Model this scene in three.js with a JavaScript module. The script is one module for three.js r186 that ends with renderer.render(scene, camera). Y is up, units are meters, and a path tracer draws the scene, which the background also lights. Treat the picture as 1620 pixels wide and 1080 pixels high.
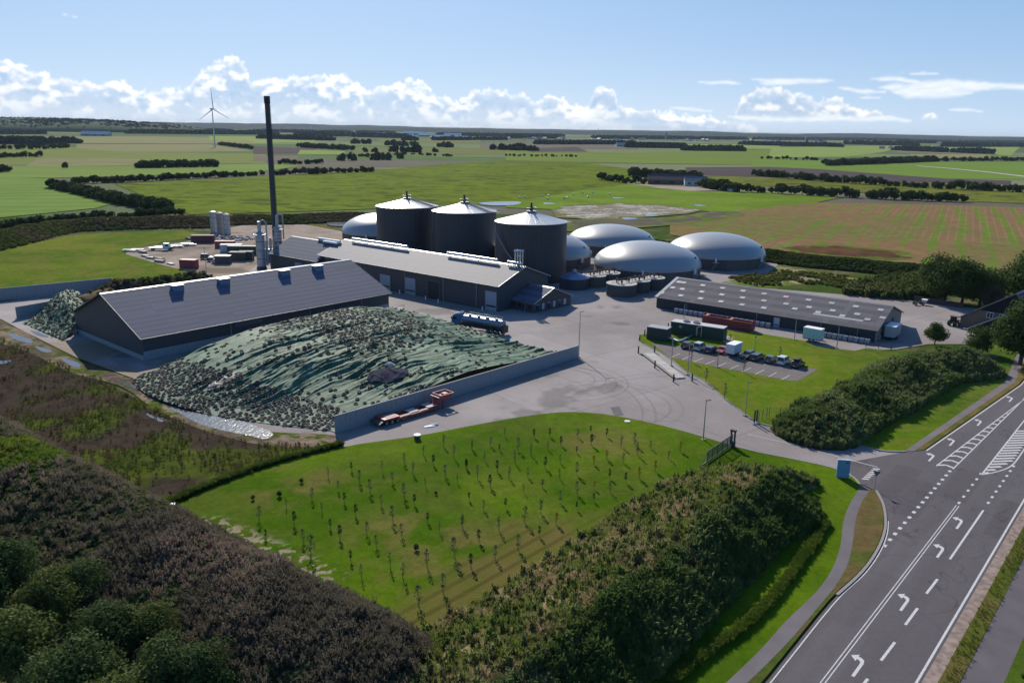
import * as THREE from 'three';
import { mergeGeometries } from 'three/addons/utils/BufferGeometryUtils.js';

// ---------------------------------------------------------------- camera, sky, sun, exposure
const R = Math.PI / 180;
const scene = new THREE.Scene();
const camera = new THREE.PerspectiveCamera(46.4, 1.5, 0.5, 40000);
camera.position.set(0, 48, 0);
camera.rotation.order = 'YXZ';
camera.rotation.set(-14.95 * R, 0, 0.93 * R);
const SUN_AZ = -16.5, SUN_EL = 33;                       // degrees; azimuth from -z, to the right positive
const sunDir = new THREE.Vector3(Math.sin(SUN_AZ * R) * Math.cos(SUN_EL * R), Math.sin(SUN_EL * R), -Math.cos(SUN_AZ * R) * Math.cos(SUN_EL * R));
const sun = new THREE.DirectionalLight(new THREE.Color(1, 0.93, 0.80), 5);
sun.position.copy(sunDir).multiplyScalar(600).add(new THREE.Vector3(0, 0, -200));
sun.target.position.set(0, 0, -200);
sun.castShadow = true; sun.shadow.mapSize.set(4096, 4096); sun.shadow.radius = 1;
Object.assign(sun.shadow.camera, { left: -320, right: 320, top: 320, bottom: -320, near: 10, far: 1600 });
scene.add(sun, sun.target);
const renderer = new THREE.WebGLRenderer({ antialias: true });
renderer.toneMapping = THREE.LinearToneMapping;
renderer.toneMappingExposure = 1.21;
renderer.shadowMap.enabled = true;
scene.fog = new THREE.FogExp2(new THREE.Color(0.66, 0.79, 0.95), 0.000025);

// ---------------------------------------------------------------- noise and small helpers
function rng(seed) { let s = seed >>> 0; return () => { s = (s + 0x6D2B79F5) >>> 0; let t = s; t = Math.imul(t ^ (t >>> 15), t | 1); t ^= t + Math.imul(t ^ (t >>> 7), t | 61); return ((t ^ (t >>> 14)) >>> 0) / 4294967296; }; }
const LT = new Float32Array(65536); { const r = rng(7); for (let i = 0; i < 65536; i++) LT[i] = r(); }
function vn(x, y) {                                        // value noise, 0..1
  const xi = Math.floor(x), yi = Math.floor(y); let fx = x - xi, fy = y - yi;
  fx = fx * fx * (3 - 2 * fx); fy = fy * fy * (3 - 2 * fy);
  const a = (xi & 255) | ((yi & 255) << 8), b = ((xi + 1) & 255) | ((yi & 255) << 8), c = (xi & 255) | (((yi + 1) & 255) << 8), d = ((xi + 1) & 255) | (((yi + 1) & 255) << 8);
  return (LT[a] * (1 - fx) + LT[b] * fx) * (1 - fy) + (LT[c] * (1 - fx) + LT[d] * fx) * fy;
}
function fbm(x, y, o = 4) { let s = 0, a = 0.5, n = 0; for (let i = 0; i < o; i++) { s += a * vn(x, y); n += a; a *= 0.5; x = x * 2.03 + 17.3; y = y * 2.03 + 5.1; } return s / n; }
const clamp = (v, a = 0, b = 1) => v < a ? a : v > b ? b : v;
const ss = (a, b, v) => { v = clamp((v - a) / (b - a)); return v * v * (3 - 2 * v); };
const lerp = (a, b, t) => a + (b - a) * t;
const mix3 = (a, b, t) => [lerp(a[0], b[0], t), lerp(a[1], b[1], t), lerp(a[2], b[2], t)];
const mul3 = (a, k) => [a[0] * k, a[1] * k, a[2] * k];
const SRGB = new Uint8Array(4097); for (let i = 0; i <= 4096; i++) { const c = i / 4096; SRGB[i] = Math.round(255 * (c <= 0.0031308 ? 12.92 * c : 1.055 * Math.pow(c, 1 / 2.4) - 0.055)); }
const enc = (c) => SRGB[Math.round(clamp(c) * 4096)];

// ---------------------------------------------------------------- the sky: air and clouds only
{
  const W = 4096, Hh = 2048, data = new Float32Array(W * Hh * 4);
  // cumulus tops along the horizon in view: azimuth, elevation in degrees
  const top = [[-33.42, 3.38], [-31.56, 3.62], [-31.10, 3.51], [-30.37, 3.06], [-29.11, 2.69], [-27.81, 2.38], [-26.78, 2.39], [-25.20, 2.52], [-24.71, 2.05], [-23.63, 1.93], [-22.51, 2.16], [-21.38, 2.24], [-21.03, 2.94], [-19.94, 3.75], [-19.14, 4.16], [-18.48, 4.30], [-17.90, 3.75], [-17.68, 2.90], [-17.09, 2.84], [-15.89, 3.03], [-14.26, 3.28], [-12.62, 3.33], [-11.47, 3.36], [-11.07, 2.93], [-10.16, 2.55], [-9.31, 2.57], [-8.37, 2.92], [-7.26, 3.23], [-6.24, 2.92], [-5.39, 2.16], [-3.97, 1.77], [-3.40, 2.19], [-2.88, 2.58], [-1.37, 2.64], [-0.58, 2.49], [0.59, 2.34], [1.39, 1.73], [2.24, 2.33], [3.20, 2.26], [4.00, 1.64], [5.03, 1.78], [5.43, 2.74], [6.06, 2.95], [6.72, 2.59], [7.02, 1.76], [8.40, 1.45], [10.54, 1.31], [12.64, 1.13], [13.91, 0.77], [16.38, 0.56]];
  const right = [[14.72, 0.95], [15.21, 2.40], [15.77, 2.88], [17.54, 3.00], [19.02, 2.69], [19.77, 2.15], [20.51, 2.38], [21.34, 2.38], [21.99, 1.96], [22.90, 1.73], [23.65, 1.62], [24.09, 1.01]];
  const puff = [[25.90, 0.91], [26.22, 1.14], [26.67, 1.41], [27.15, 1.00]];
  const wisps = [[[12.57, 3.20], [14.86, 3.08], 0.16], [[16.12, 3.40], [20.48, 3.31], 0.2], [[16.14, 3.20], [18.50, 3.20], 0.15], [[23.15, 3.37], [25.52, 3.27], 0.22], [[23.79, 2.83], [29.32, 2.76], 0.42], [[24.55, 2.53], [28.37, 2.44], 0.35], [[25.54, 3.12], [31.86, 2.84], 0.3], [[21.21, 2.80], [23.46, 2.57], 0.18], [[22.58, 2.30], [23.32, 2.23], 0.12], [[27.66, 1.52], [29.02, 1.45], 0.16], [[-28.22, 6.09], [-27.73, 6.06], 0.1], [[10.74, 1.48], [13.04, 1.38], 0.16], [[23.65, 1.04], [25.47, 0.91], 0.22], [[25.11, 3.72], [26.51, 3.66], 0.1], [[14.72, 0.95], [24.03, 0.93], 0.22]];
  const at = (list, a, out) => { if (a < list[0][0] || a > list[list.length - 1][0]) return out; for (let i = 1; i < list.length; i++) if (a <= list[i][0]) { const t = (a - list[i - 1][0]) / (list[i][0] - list[i - 1][0]); return lerp(list[i - 1][1], list[i][1], t); } };
  const hor = [0.43, 0.61, 0.80], mid = [0.02, 0.195, 0.54], zen = [0.02, 0.07, 0.22];
  for (let j = 0; j < Hh; j++) {
    const el = (j + 0.5) / Hh * 180 - 90, se = Math.sin(el * R), ce = Math.cos(el * R);
    for (let i = 0; i < W; i++) {
      const phi = ((i + 0.5) / W - 0.5) * 2 * Math.PI, dx = Math.cos(phi) * ce, dz = Math.sin(phi) * ce;
      const gam = Math.acos(clamp(dx * sunDir.x + se * sunDir.y + dz * sunDir.z, -1, 1)) / R;
      const e = Math.max(el, 0), away = ss(20, 130, gam);
      const up = 1 - Math.exp(-e / 14), hi = ss(12, 75, e);
      let c = mix3(mix3(hor, [0.24, 0.38, 0.58], away), mix3(mid, zen, hi), up);
      const glow = Math.exp(-gam / 16) * 1.2;
      c = [c[0] + 0.55 * glow, c[1] + 0.5 * glow, c[2] + 0.42 * glow];
      const low = Math.exp(-e / 2.2);
      c = mix3(c, mix3([0.72, 0.77, 0.82], [0.52, 0.63, 0.75], ss(30, 70, gam)), low * 0.75);
      if (el > -0.6 && el < 14) {
        let a = Math.atan2(dx, -dz) / R;
        const inView = a > -36 && a < 24;
        let T = inView ? at(top, a, -9) : 2.2 + 2.4 * fbm(a * 0.12 + 40, 3.7, 3);
        if (a < -36 && a > -46) T = lerp(T, 5.2, (a + 46) / 10);
        if (a >= 16.6) T = a > 40 ? lerp(-2, T, ss(40, 70, a)) : a < 18 ? T : -9;
        const b1 = Math.abs(fbm(a * 0.9, el * 1.15 + 9, 3) - 0.5) * 2, b2 = Math.abs(fbm(a * 2.6 + 31, el * 3 + 2, 4) - 0.5) * 2, f3 = fbm(a * 5.5 + 3, el * 7.5, 4);
        const lump = 0.42 - b1 * 0.6 - b2 * 0.5 + (f3 - 0.5) * 0.5;
        let d = 0, rim = 0, ins = 0;
        const cumulus = (Tt, base, soft) => {
          const k = Tt - el + lump * 0.8 - 0.18;
          const dd = ss(0, 0.11, k) * ss(base - soft, base + soft, el);
          if (dd > d) { d = dd; rim = Math.exp(-Math.max(k, 0) / 0.24); ins = k; }
        };
        if (T > -5) cumulus(T, -0.4, 0.3);
        const Tr = at(right, a, -9); if (Tr > -5) cumulus(Tr - 0.1, 1.0, 0.3);
        const Tp = at(puff, a, -9); if (Tp > -5) cumulus(Tp, 1.0, 0.2);
        if (d > 0) {
          const g1 = fbm(a * 0.55 + 11, el * 1.3 + 20, 4), g2 = fbm(a * 1.9 + 70, el * 3.1, 4);
          const bright = clamp(rim * 1.0 + ss(0.46, 0.64, g1 * 0.5 + g2 * 0.5) * 0.75 + ss(0.5, 0.1, b2) * 0.12);
          const depth = ss(0.2, 1.6, ins) * 0.5;
          let cc = mix3([0.37, 0.52, 0.72], [1.02, 1.01, 1.0], bright);
          cc = mix3(cc, [0.70, 0.745, 0.80], depth * ss(2.4, 0.4, el));
          const warm = ss(60, 20, gam);
          cc = mul3(cc, lerp(0.9, 1.04, warm));
          const thin = T > -5 && d > 0 ? lerp(1, 0.75, ss(0.9, 3, ins) * ss(0.5, 0.7, g2)) : 1;
          c = mix3(c, cc, d * thin * (el < 0.6 ? 0.6 : 0.95));
        }
        for (const [p, q, th] of wisps) {
          if (a < p[0] - 0.6 || a > q[0] + 0.6) continue;
          const t = clamp((a - p[0]) / (q[0] - p[0])), y = lerp(p[1], q[1], t) + (fbm(a * 0.7, 5, 2) - 0.5) * 0.25;
          const w = th * (0.5 + fbm(a * 1.7 + th * 90, el * 2.2, 3)) * ss(p[0] - 0.6, p[0] + 0.7, a) * ss(q[0] + 0.6, q[0] - 0.7, a);
          const k = ss(w, w * 0.15, Math.abs(el - y)) * (0.45 + 0.75 * fbm(a * 2.6, el * 13, 3));
          c = mix3(c, [0.84, 0.87, 0.9], clamp(k) * 0.85);
        }
      }
      if (el < -0.5) c = mix3(c, [0.12, 0.15, 0.1], ss(-0.5, -4, el));
      const o = (j * W + i) * 4; data[o] = c[0]; data[o + 1] = c[1]; data[o + 2] = c[2]; data[o + 3] = 1;
    }
  }
  const sky = new THREE.DataTexture(data, W, Hh, THREE.RGBAFormat, THREE.FloatType);
  sky.mapping = THREE.EquirectangularReflectionMapping; sky.magFilter = sky.minFilter = THREE.LinearFilter; sky.wrapS = THREE.RepeatWrapping; sky.needsUpdate = true;
  scene.background = sky; scene.environment = sky;
}

// ---------------------------------------------------------------- object helpers
const used = new Map();
function numbered(n) { const k = used.get(n) ?? -1; used.set(n, k + 1); return k < 0 ? n : n + '_' + String(k + 1).padStart(3, '0'); }
function tag(o, label, category, group) { o.userData = { label, category }; if (group) o.userData.group = group; return o; }
function base(name, label, category, [x, z] = [0, 0], turn = 0, group, y = 0) {
  const o = new THREE.Group(); o.name = numbered(name); o.position.set(x, y, z); o.rotation.y = turn; scene.add(o); return tag(o, label, category, group);
}
function part(parent, name, geo, mat) { const m = new THREE.Mesh(geo, mat); m.name = name; parent.add(m); return m; }
function thingMesh(name, label, category, geo, mat, group) { const m = new THREE.Mesh(geo, mat); m.name = numbered(name); scene.add(m); return tag(m, label, category, group); }
function struct(name, geo, mat, kind = 'structure', label) { const m = new THREE.Mesh(geo, mat); m.name = numbered(name); m.userData.kind = kind; if (label) m.userData.label = label; scene.add(m); return m; }
function copyOf(root, [x, z], turn, label, group, scale = 1, y) {
  const c = root.clone(); c.name = numbered(root.name.replace(/_\d{3}$/, '')); c.userData = { ...root.userData }; c.position.set(x, y ?? root.position.y, z); c.rotation.y = turn; c.scale.setScalar(scale);
  if (label) c.userData.label = label; if (group) c.userData.group = group; scene.add(c); return c;
}
const plain = (g) => { const n = g.index ? g.toNonIndexed() : g; for (const k of Object.keys(n.attributes)) if (!['position', 'normal', 'uv'].includes(k)) n.deleteAttribute(k); n.morphAttributes = {}; return n; };
const join = (...gs) => mergeGeometries(gs.flat().map(plain));
const box = (w, h, d, x = 0, y = 0, z = 0, ry = 0) => { const g = new THREE.BoxGeometry(w, h, d); if (ry) g.rotateY(ry); return g.translate(x, y, z); };
const cyl = (r0, r1, h, x = 0, y = 0, z = 0, n = 16, open = false) => new THREE.CylinderGeometry(r1, r0, h, n, 1, open).translate(x, y + h / 2, z);
function bar(a, b, r, n = 6) { const A = new THREE.Vector3(...a), B = new THREE.Vector3(...b), d = B.clone().sub(A), g = new THREE.CylinderGeometry(r, r, d.length(), n); g.applyQuaternion(new THREE.Quaternion().setFromUnitVectors(new THREE.Vector3(0, 1, 0), d.normalize())); return g.translate((A.x + B.x) / 2, (A.y + B.y) / 2, (A.z + B.z) / 2); }
const tube = (pts, r, seg = 24, n = 8) => new THREE.TubeGeometry(new THREE.CatmullRomCurve3(pts.map((p) => new THREE.Vector3(...p)), false, 'catmullrom', 0.1), seg, r, n);
function extrude(pts, depth, bevel = 0) {                  // outline in x,y; depth along z, centred
  const s = new THREE.Shape(pts.map((p) => new THREE.Vector2(...p)));
  const g = new THREE.ExtrudeGeometry(s, { depth: depth - 2 * bevel, bevelEnabled: bevel > 0, bevelThickness: bevel, bevelSize: bevel, bevelOffset: -bevel, bevelSegments: 2, curveSegments: 6 });
  return g.translate(0, 0, -depth / 2 + bevel);
}
const C = (r, g, b) => new THREE.Color().setRGB(r, g, b);
const dull = (c, more = {}) => new THREE.MeshPhysicalMaterial({ color: C(...c), roughness: 1, specularIntensity: 0.06, ...more });
const std = (c, rough = 0.8, metal = 0, more = {}) => new THREE.MeshStandardMaterial({ color: C(...c), roughness: rough, metalness: metal, ...more });

// ---------------------------------------------------------------- textures
function texOf(w, h, fn, srgb = true) {                    // fn(i, j) -> linear colour
  const d = new Uint8Array(w * h * 4);
  for (let j = 0; j < h; j++) for (let i = 0; i < w; i++) { const c = fn(i, j), o = (j * w + i) * 4; d[o] = srgb ? enc(c[0]) : clamp(c[0]) * 255; d[o + 1] = srgb ? enc(c[1]) : clamp(c[1]) * 255; d[o + 2] = srgb ? enc(c[2]) : clamp(c[2]) * 255; d[o + 3] = 255; }
  const t = new THREE.DataTexture(d, w, h); t.magFilter = THREE.LinearFilter; t.minFilter = THREE.LinearMipmapLinearFilter; t.generateMipmaps = true; t.wrapS = t.wrapT = THREE.RepeatWrapping; if (srgb) t.colorSpace = THREE.SRGBColorSpace; t.needsUpdate = true; return t;
}
const bumpGrass = texOf(256, 256, (i, j) => { const v = 0.5 * LT[(i * 7 + j * 131) & 65535] + 0.5 * vn(i / 4 % 64, j / 4 % 64); return [v, v, v]; }, false);
const metalGrain = texOf(256, 256, (i, j) => { const v = 0.72 + 0.28 * fbm(i / 21, j / 21, 4); return [v, v, v]; });
// a flat sheet of ground with its own colour map in plan; fn(x, z) gives the linear colour
const inside = (poly, x, z) => { let c = false; for (let i = 0, j = poly.length - 1; i < poly.length; j = i++) { const [a, b] = poly[i], [d, e] = poly[j]; if ((b > z) !== (e > z) && x < (d - a) * (z - b) / (e - b) + a) c = !c; } return c; };
function edgeDist(poly, x, z) { let m = 1e9; for (let i = 0, j = poly.length - 1; i < poly.length; j = i++) m = Math.min(m, segDist(poly[j], poly[i], x, z)); return m; }
function segDist(a, b, x, z) { const dx = b[0] - a[0], dz = b[1] - a[1], t = clamp(((x - a[0]) * dx + (z - a[1]) * dz) / (dx * dx + dz * dz || 1)); return Math.hypot(x - a[0] - dx * t, z - a[1] - dz * t); }
function sheet(name, poly, y, fn, res = 512, o = {}) {
  if (o.fade) { const f0 = fn, [fc, fw] = o.fade; fn = (x, z) => { const d = edgeDist(poly, x, z) + (fbm(x * 2.2 / fw, z * 2.2 / fw, 3) - 0.62) * fw * 1.6; const k = ss(0, fw * 0.35, d); return k >= 1 ? f0(x, z) : mix3(fc(x, z), f0(x, z), k); }; }
  const s = new THREE.Shape(poly.map(([x, z]) => new THREE.Vector2(x, -z)));
  for (const h of o.holes ?? []) s.holes.push(new THREE.Path(h.map(([x, z]) => new THREE.Vector2(x, -z))));
  const g = new THREE.ShapeGeometry(s); g.rotateX(-Math.PI / 2);
  let x0 = 1e9, x1 = -1e9, z0 = 1e9, z1 = -1e9; for (const [x, z] of poly) { x0 = Math.min(x0, x); x1 = Math.max(x1, x); z0 = Math.min(z0, z); z1 = Math.max(z1, z); }
  const p = g.attributes.position, uv = g.attributes.uv; for (let i = 0; i < p.count; i++) uv.setXY(i, (p.getX(i) - x0) / (x1 - x0), (p.getZ(i) - z0) / (z1 - z0));
  g.translate(0, y, 0);
  const k = Math.sqrt((x1 - x0) / (z1 - z0)), w = Math.round(clamp(res * k, 32, 2048)), h = Math.round(clamp(res / k, 32, 2048));
  const map = texOf(w, h, (i, j) => fn(lerp(x0, x1, (i + 0.5) / w), lerp(z0, z1, (j + 0.5) / h)));
  map.wrapS = map.wrapT = THREE.ClampToEdgeWrapping;
  const m = new THREE.MeshPhysicalMaterial({ map, roughness: o.rough ?? 1, specularIntensity: o.spec ?? 0.03 });
  if (o.bump) { const b = bumpGrass.clone(); b.repeat.set((x1 - x0) / (o.bumpSize ?? 8), (z1 - z0) / (o.bumpSize ?? 8)); b.needsUpdate = true; m.bumpMap = b; m.bumpScale = o.bump; }
  if (o.kerb) { const sd = []; for (let i = 0; i < poly.length; i++) { const a = poly[i], b = poly[(i + 1) % poly.length]; sd.push(a[0], y, a[1], a[0], 0, a[1], b[0], y, b[1], b[0], y, b[1], a[0], 0, a[1], b[0], 0, b[1]); } const e = new THREE.BufferGeometry(); e.setAttribute('position', new THREE.Float32BufferAttribute(sd, 3)); e.setAttribute('uv', new THREE.Float32BufferAttribute(new Float32Array(sd.length / 3 * 2).fill(0.5), 2)); e.computeVertexNormals(); return struct(name, join(g, e), m); }
  return struct(name, g, m);
}
// a smooth closed or open line through plan points
function smooth(pts, closed = false, per = 6) { const c = new THREE.CatmullRomCurve3(pts.map(([x, z]) => new THREE.Vector3(x, 0, z)), closed, 'centripetal'); return c.getPoints(pts.length * per).map((p) => [p.x, p.z]); }
function ribbon(name, pts, width, y, mat, dash) {          // a painted line or a strip along plan points
  const pos = [], nor = [], uv = []; let run = 0;
  const quad = (a, b, w0, w1) => { const dx = b[0] - a[0], dz = b[1] - a[1], l = Math.hypot(dx, dz) || 1, nx = -dz / l, nz = dx / l; const q = [[a[0] + nx * w0 / 2, a[1] + nz * w0 / 2], [a[0] - nx * w0 / 2, a[1] - nz * w0 / 2], [b[0] + nx * w1 / 2, b[1] + nz * w1 / 2], [b[0] - nx * w1 / 2, b[1] - nz * w1 / 2]]; for (const k of [0, 2, 1, 1, 2, 3]) { pos.push(q[k][0], y, q[k][1]); nor.push(0, 1, 0); uv.push(q[k][0] / 4, q[k][1] / 4); } };
  for (let i = 1; i < pts.length; i++) quad(pts[i - 1], pts[i], width, width);
  const g = new THREE.BufferGeometry(); g.setAttribute('position', new THREE.Float32BufferAttribute(pos, 3)); g.setAttribute('normal', new THREE.Float32BufferAttribute(nor, 3)); g.setAttribute('uv', new THREE.Float32BufferAttribute(uv, 2));
  // wind every face upwards
  const P = g.attributes.position.array; for (let i = 0; i < P.length; i += 9) { const ax = P[i + 3] - P[i], az = P[i + 5] - P[i + 2], bx = P[i + 6] - P[i], bz = P[i + 8] - P[i + 2]; if (az * bx - ax * bz < 0) for (let k = 0; k < 3; k++) { const t = P[i + 3 + k]; P[i + 3 + k] = P[i + 6 + k]; P[i + 6 + k] = t; } }
  return name ? struct(name, g, mat) : g;
}

// ---------------------------------------------------------------- ground, fields, roads
const patch = (p, x, z, r) => ss(r, r * 0.35, Math.hypot(x - p[0], z - p[1]));
const grassTone = (x, z, a = [0.06, 0.125, 0.014], b = [0.1, 0.15, 0.02], dry = [0.17, 0.15, 0.06], dryness = 0) => {
  const n = fbm(x * 0.06, z * 0.06, 4), f = fbm(x * 0.9, z * 0.9, 3), s = vn(x * 3.1, z * 3.1);
  let c = mix3(a, b, ss(0.35, 0.7, n)); c = mix3(c, dry, clamp(dryness * ss(0.35, 0.7, fbm(x * 0.3 + 9, z * 0.3, 3))));
  return mul3(c, 0.72 + 0.36 * f + 0.22 * s);
};
{ // the plain, to the horizon: a patchwork of small far fields
  const X0 = -16000, X1 = 16000, Z0 = -17000, Z1 = 400, W = 2048, Hh = 2048;
  const tones = [[0.13, 0.17, 0.07], [0.085, 0.13, 0.04], [0.16, 0.17, 0.09], [0.09, 0.12, 0.05], [0.12, 0.11, 0.08], [0.07, 0.12, 0.03], [0.14, 0.18, 0.07], [0.1, 0.13, 0.06]];
  const map = texOf(W, Hh, (i, j) => {
    const x = lerp(X0, X1, (i + 0.5) / W), z = lerp(Z0, Z1, (j + 0.5) / Hh);
    const wx = x + 160 * (fbm(x / 700, z / 700, 2) - 0.5), wz = z + 160 * (fbm(x / 700 + 9, z / 700, 2) - 0.5);
    const cx = wx / 620, cz = wz / 300; let best = 9, id = 0;
    for (let a = -1; a < 2; a++) for (let b = -1; b < 2; b++) { const gx = Math.floor(cx) + a, gz = Math.floor(cz) + b, h = ((gx * 73 + gz * 151) & 65535); const d = Math.abs(gx + 0.2 + 0.6 * LT[h & 65535] - cx) + Math.abs(gz + 0.2 + 0.6 * LT[(h + 991) & 65535] - cz); if (d < best) { best = d; id = LT[(h + 377) & 65535]; } }
    return mul3(tones[Math.floor(id * 7.99)], 0.8 + 0.35 * fbm(x / 60, z / 60, 3));
  });
  const g = new THREE.PlaneGeometry(X1 - X0, Z1 - Z0).rotateX(-Math.PI / 2); const uv = g.attributes.uv, p = g.attributes.position;
  g.translate((X0 + X1) / 2, 0, (Z0 + Z1) / 2); for (let i = 0; i < p.count; i++) uv.setXY(i, (p.getX(i) - X0) / (X1 - X0), (p.getZ(i) - Z0) / (Z1 - Z0));
  struct('ground', g, new THREE.MeshPhysicalMaterial({ map, roughness: 1, specularIntensity: 0.03 }));
}
const nearGround = [[-177.59, -216.26], [-274.7, -407.2], [-178.6, -441.1], [-78.0, -464.0], [31.9, -467.1], [181.8, -530.2], [393.2, -565.6], [220, -140], [150, -20], [-10, -20], [-130, -20], [-190, -140]];
sheet('rough_ground', nearGround, 0.02, (x, z) => { const n = fbm(x * 0.035, z * 0.035, 4), m = fbm(x * 0.11 + 40, z * 0.11, 3); let c = mix3([0.05, 0.085, 0.014], [0.12, 0.115, 0.04], ss(0.42, 0.62, n)); c = mix3(c, [0.16, 0.13, 0.085], ss(0.6, 0.72, m) * 0.7); return mul3(c, 0.65 + 0.6 * fbm(x * 0.8, z * 0.8, 3)); }, 1400, { bump: 0.15 });
// fields beyond the site, each with the look of its crop
const rowsAt = (x, z, ang, w) => { const c = Math.cos(ang), s = Math.sin(ang); return (x * c + z * s) / w; };
const crop = (c, dark, sc = 1) => (x, z) => mul3(mix3(c, dark, 0.85 * ss(0.5, 0.7, fbm(x * 0.09 * sc, z * 0.16 * sc, 4)) + 0.3 * ss(0.5, 0.7, vn(x * 0.5 * sc, z * 0.5 * sc))), 0.8 + 0.4 * fbm(x * 0.02 * sc, z * 0.02 * sc, 3));
const even = (c, k = 0.25) => (x, z) => mul3(c, 1 - k / 2 + k * fbm(x * 0.01, z * 0.03, 4));
const ruled = (c, d, ang, w, amt = 0.5) => (x, z) => { const r = rowsAt(x, z, ang, w) + 0.35 * fbm(x * 0.02, z * 0.02, 2); const f = Math.abs((r % 1 + 1) % 1 - 0.5) * 2; return mul3(mix3(c, d, amt * ss(0.55, 0.9, f)), 0.85 + 0.3 * fbm(x * 0.05, z * 0.05, 3)); };
const FG = [0.13, 0.175, 0.03], FL = [0.19, 0.25, 0.06], FO = [0.13, 0.145, 0.045], FT = [0.2, 0.19, 0.085], FP = [0.075, 0.058, 0.058];
const fields = [
  [[[-3694.9, -5138.8], [-3315.8, -8895.8], [-2048.2, -5490.9], [-2643.7, -3673.5]], FT], [[[-1521.8, -2615.3], [-1358.9, -3015.6], [-824.5, -2708.4], [-645.2, -2172.7], [-1082.5, -1857.0]], FT], [[[-1570.8, -2178.0], [-1462.4, -2512.8], [-1073.1, -1865.8], [-1117.3, -1545.7]], FL],
  [[[-1078.0, -3373.2], [-889.0, -3552.2], [-613.6, -2527.0], [-707.8, -2211.1]], FL], [[[-967.7, -1803.2], [-746.7, -1995.0], [-489.2, -1525.0], [-658.6, -1384.2], [-808.9, -1505.4]], FT], [[[-1250.9, -3349.3], [-1061.1, -3402.2], [-767.7, -2489.7], [-917.4, -2453.5]], FL],
  [[[-936.8, -1294.2], [-857.5, -1573.7], [-644.7, -1354.7], [-428.2, -1401.6], [-322.4, -1052.8], [-631.0, -867.9]], [0.15, 0.175, 0.045]], [[[-639.2, -1091.9], [-530.7, -1141.4], [-424.5, -942.7], [-534.6, -887.4]], FT, 'r'],
  [[[-604.0, -1885.4], [-428.5, -1761.8], [-371.0, -1432.4], [-437.2, -1361.9]], FP], [[[-433.9, -1652.1], [-337.0, -1616.0], [-299.3, -1434.1], [-372.4, -1395.9]], FL], [[[-419.4, -1305.9], [-349.5, -1309.6], [-305.8, -1144.3], [-354.3, -1101.8]], [0.15, 0.12, 0.09]],
  [[[-566.0, -3417.4], [-158.6, -3734.2], [-117.5, -2769.1], [-412.7, -2490.0]], FO], [[[-117.5, -2769.1], [527.9, -3711.8], [331.5, -2203.7], [-82.0, -1933.5]], [0.13, 0.12, 0.085]], [[[40.2, -2077.9], [179.6, -2402.7], [165.6, -1863.6], [34.7, -1787.4]], FP],
  [[[-389.3, -1978.6], [40.2, -2077.9], [30.6, -1567.9], [-284.2, -1442.1]], FO], [[[-20.2, -1755.5], [283.2, -1880.0], [828.1, -2528.2], [426.9, -1251.4], [179.2, -1247.9], [-14.4, -1266.7]], FG], [[[654.9, -3211.2], [1167.0, -3655.6], [828.1, -2528.2], [504.5, -2470.0]], FL],
  [[[887.1, -2830.0], [1890.3, -3957.7], [1080.5, -2395.7], [727.3, -1793.3], [511.1, -1652.7]], FL], [[[1818.3, -3500.6], [2578.4, -4191.0], [1315.4, -2172.1], [1346.4, -2550.4]], FL], [[[1026.6, -2129.0], [1333.1, -2289.6], [1079.3, -1876.0], [856.9, -1774.5]], FT],
  [[[430.5, -1483.3], [580.9, -1516.7], [511.8, -1282.1], [794.5, -1544.7], [1192.8, -1705.6], [684.9, -973.3], [499.0, -936.2], [426.8, -1133.5], [337.3, -1158.7]], [0.125, 0.195, 0.03]],
  [[[235.7, -1123.7], [369.1, -1189.2], [426.8, -1133.5], [499.0, -936.2], [560.5, -917.5], [516.1, -843.7], [340.4, -882.6], [194.9, -926.1]], FP],
  [[[198.7, -927.2], [340.4, -882.6], [504.8, -804.0], [550.9, -780.2], [418.1, -588.8], [342.9, -611.5], [272.8, -719.2], [197.2, -776.2], [157.8, -824.1]], [0.125, 0.14, 0.022], 'c'],
  [[[-614.3, -844.6], [-534.6, -887.4], [-418.4, -928.8], [-317.1, -1035.5], [-260.3, -1002.2], [-267.9, -851.5], [-316.4, -789.6], [-393.8, -716.5], [-406.2, -703.9], [-530.0, -727.1]], [0.145, 0.205, 0.045]],
  [[[-574.7, -756.5], [-399.4, -696.7], [-345.3, -609.2], [-244.5, -490.6], [-240.2, -459.5], [-261.3, -406.2], [-294.4, -381.8]], [0.13, 0.2, 0.04], 't'],
  [[[-322.4, -650.4], [-272.5, -721.3], [-159.1, -912.2], [-97.7, -1099.3], [-14.1, -1241.9], [109.2, -1220.7], [150.2, -1042.6], [136.5, -896.9], [110.8, -764.2], [71.8, -675.0], [29.1, -558.9], [-5.7, -533.4], [-21.5, -512.8], [-84.7, -481.6], [-139.8, -450.7], [-176.1, -434.8], [-223.0, -503.2]], [0.115, 0.155, 0.008], 'c'],
  [[[61.0, -672.7], [109.5, -755.0], [155.5, -672.1], [203.8, -675.4], [253.9, -628.5], [197.2, -550.6], [129.7, -489.7], [100.1, -516.5], [26.0, -496.0], [-5.3, -502.9], [-5.7, -533.4]], [0.11, 0.18, 0.01], 'g'],
  [[[82.7, -423.8], [131.7, -497.6], [215.8, -577.9], [309.3, -574.8], [396.1, -557.1], [330, -300], [158.63, -242.97], [175.91, -289.78], [152.76, -304.44], [100.08, -342.3], [74.71, -381.29]], null, 's'],
];
const rowA = [100.63, -344.26], rowB = [235.0, -586.5], rowAng = Math.atan2(-(rowB[0] - rowA[0]), rowB[1] - rowA[1]);
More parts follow.
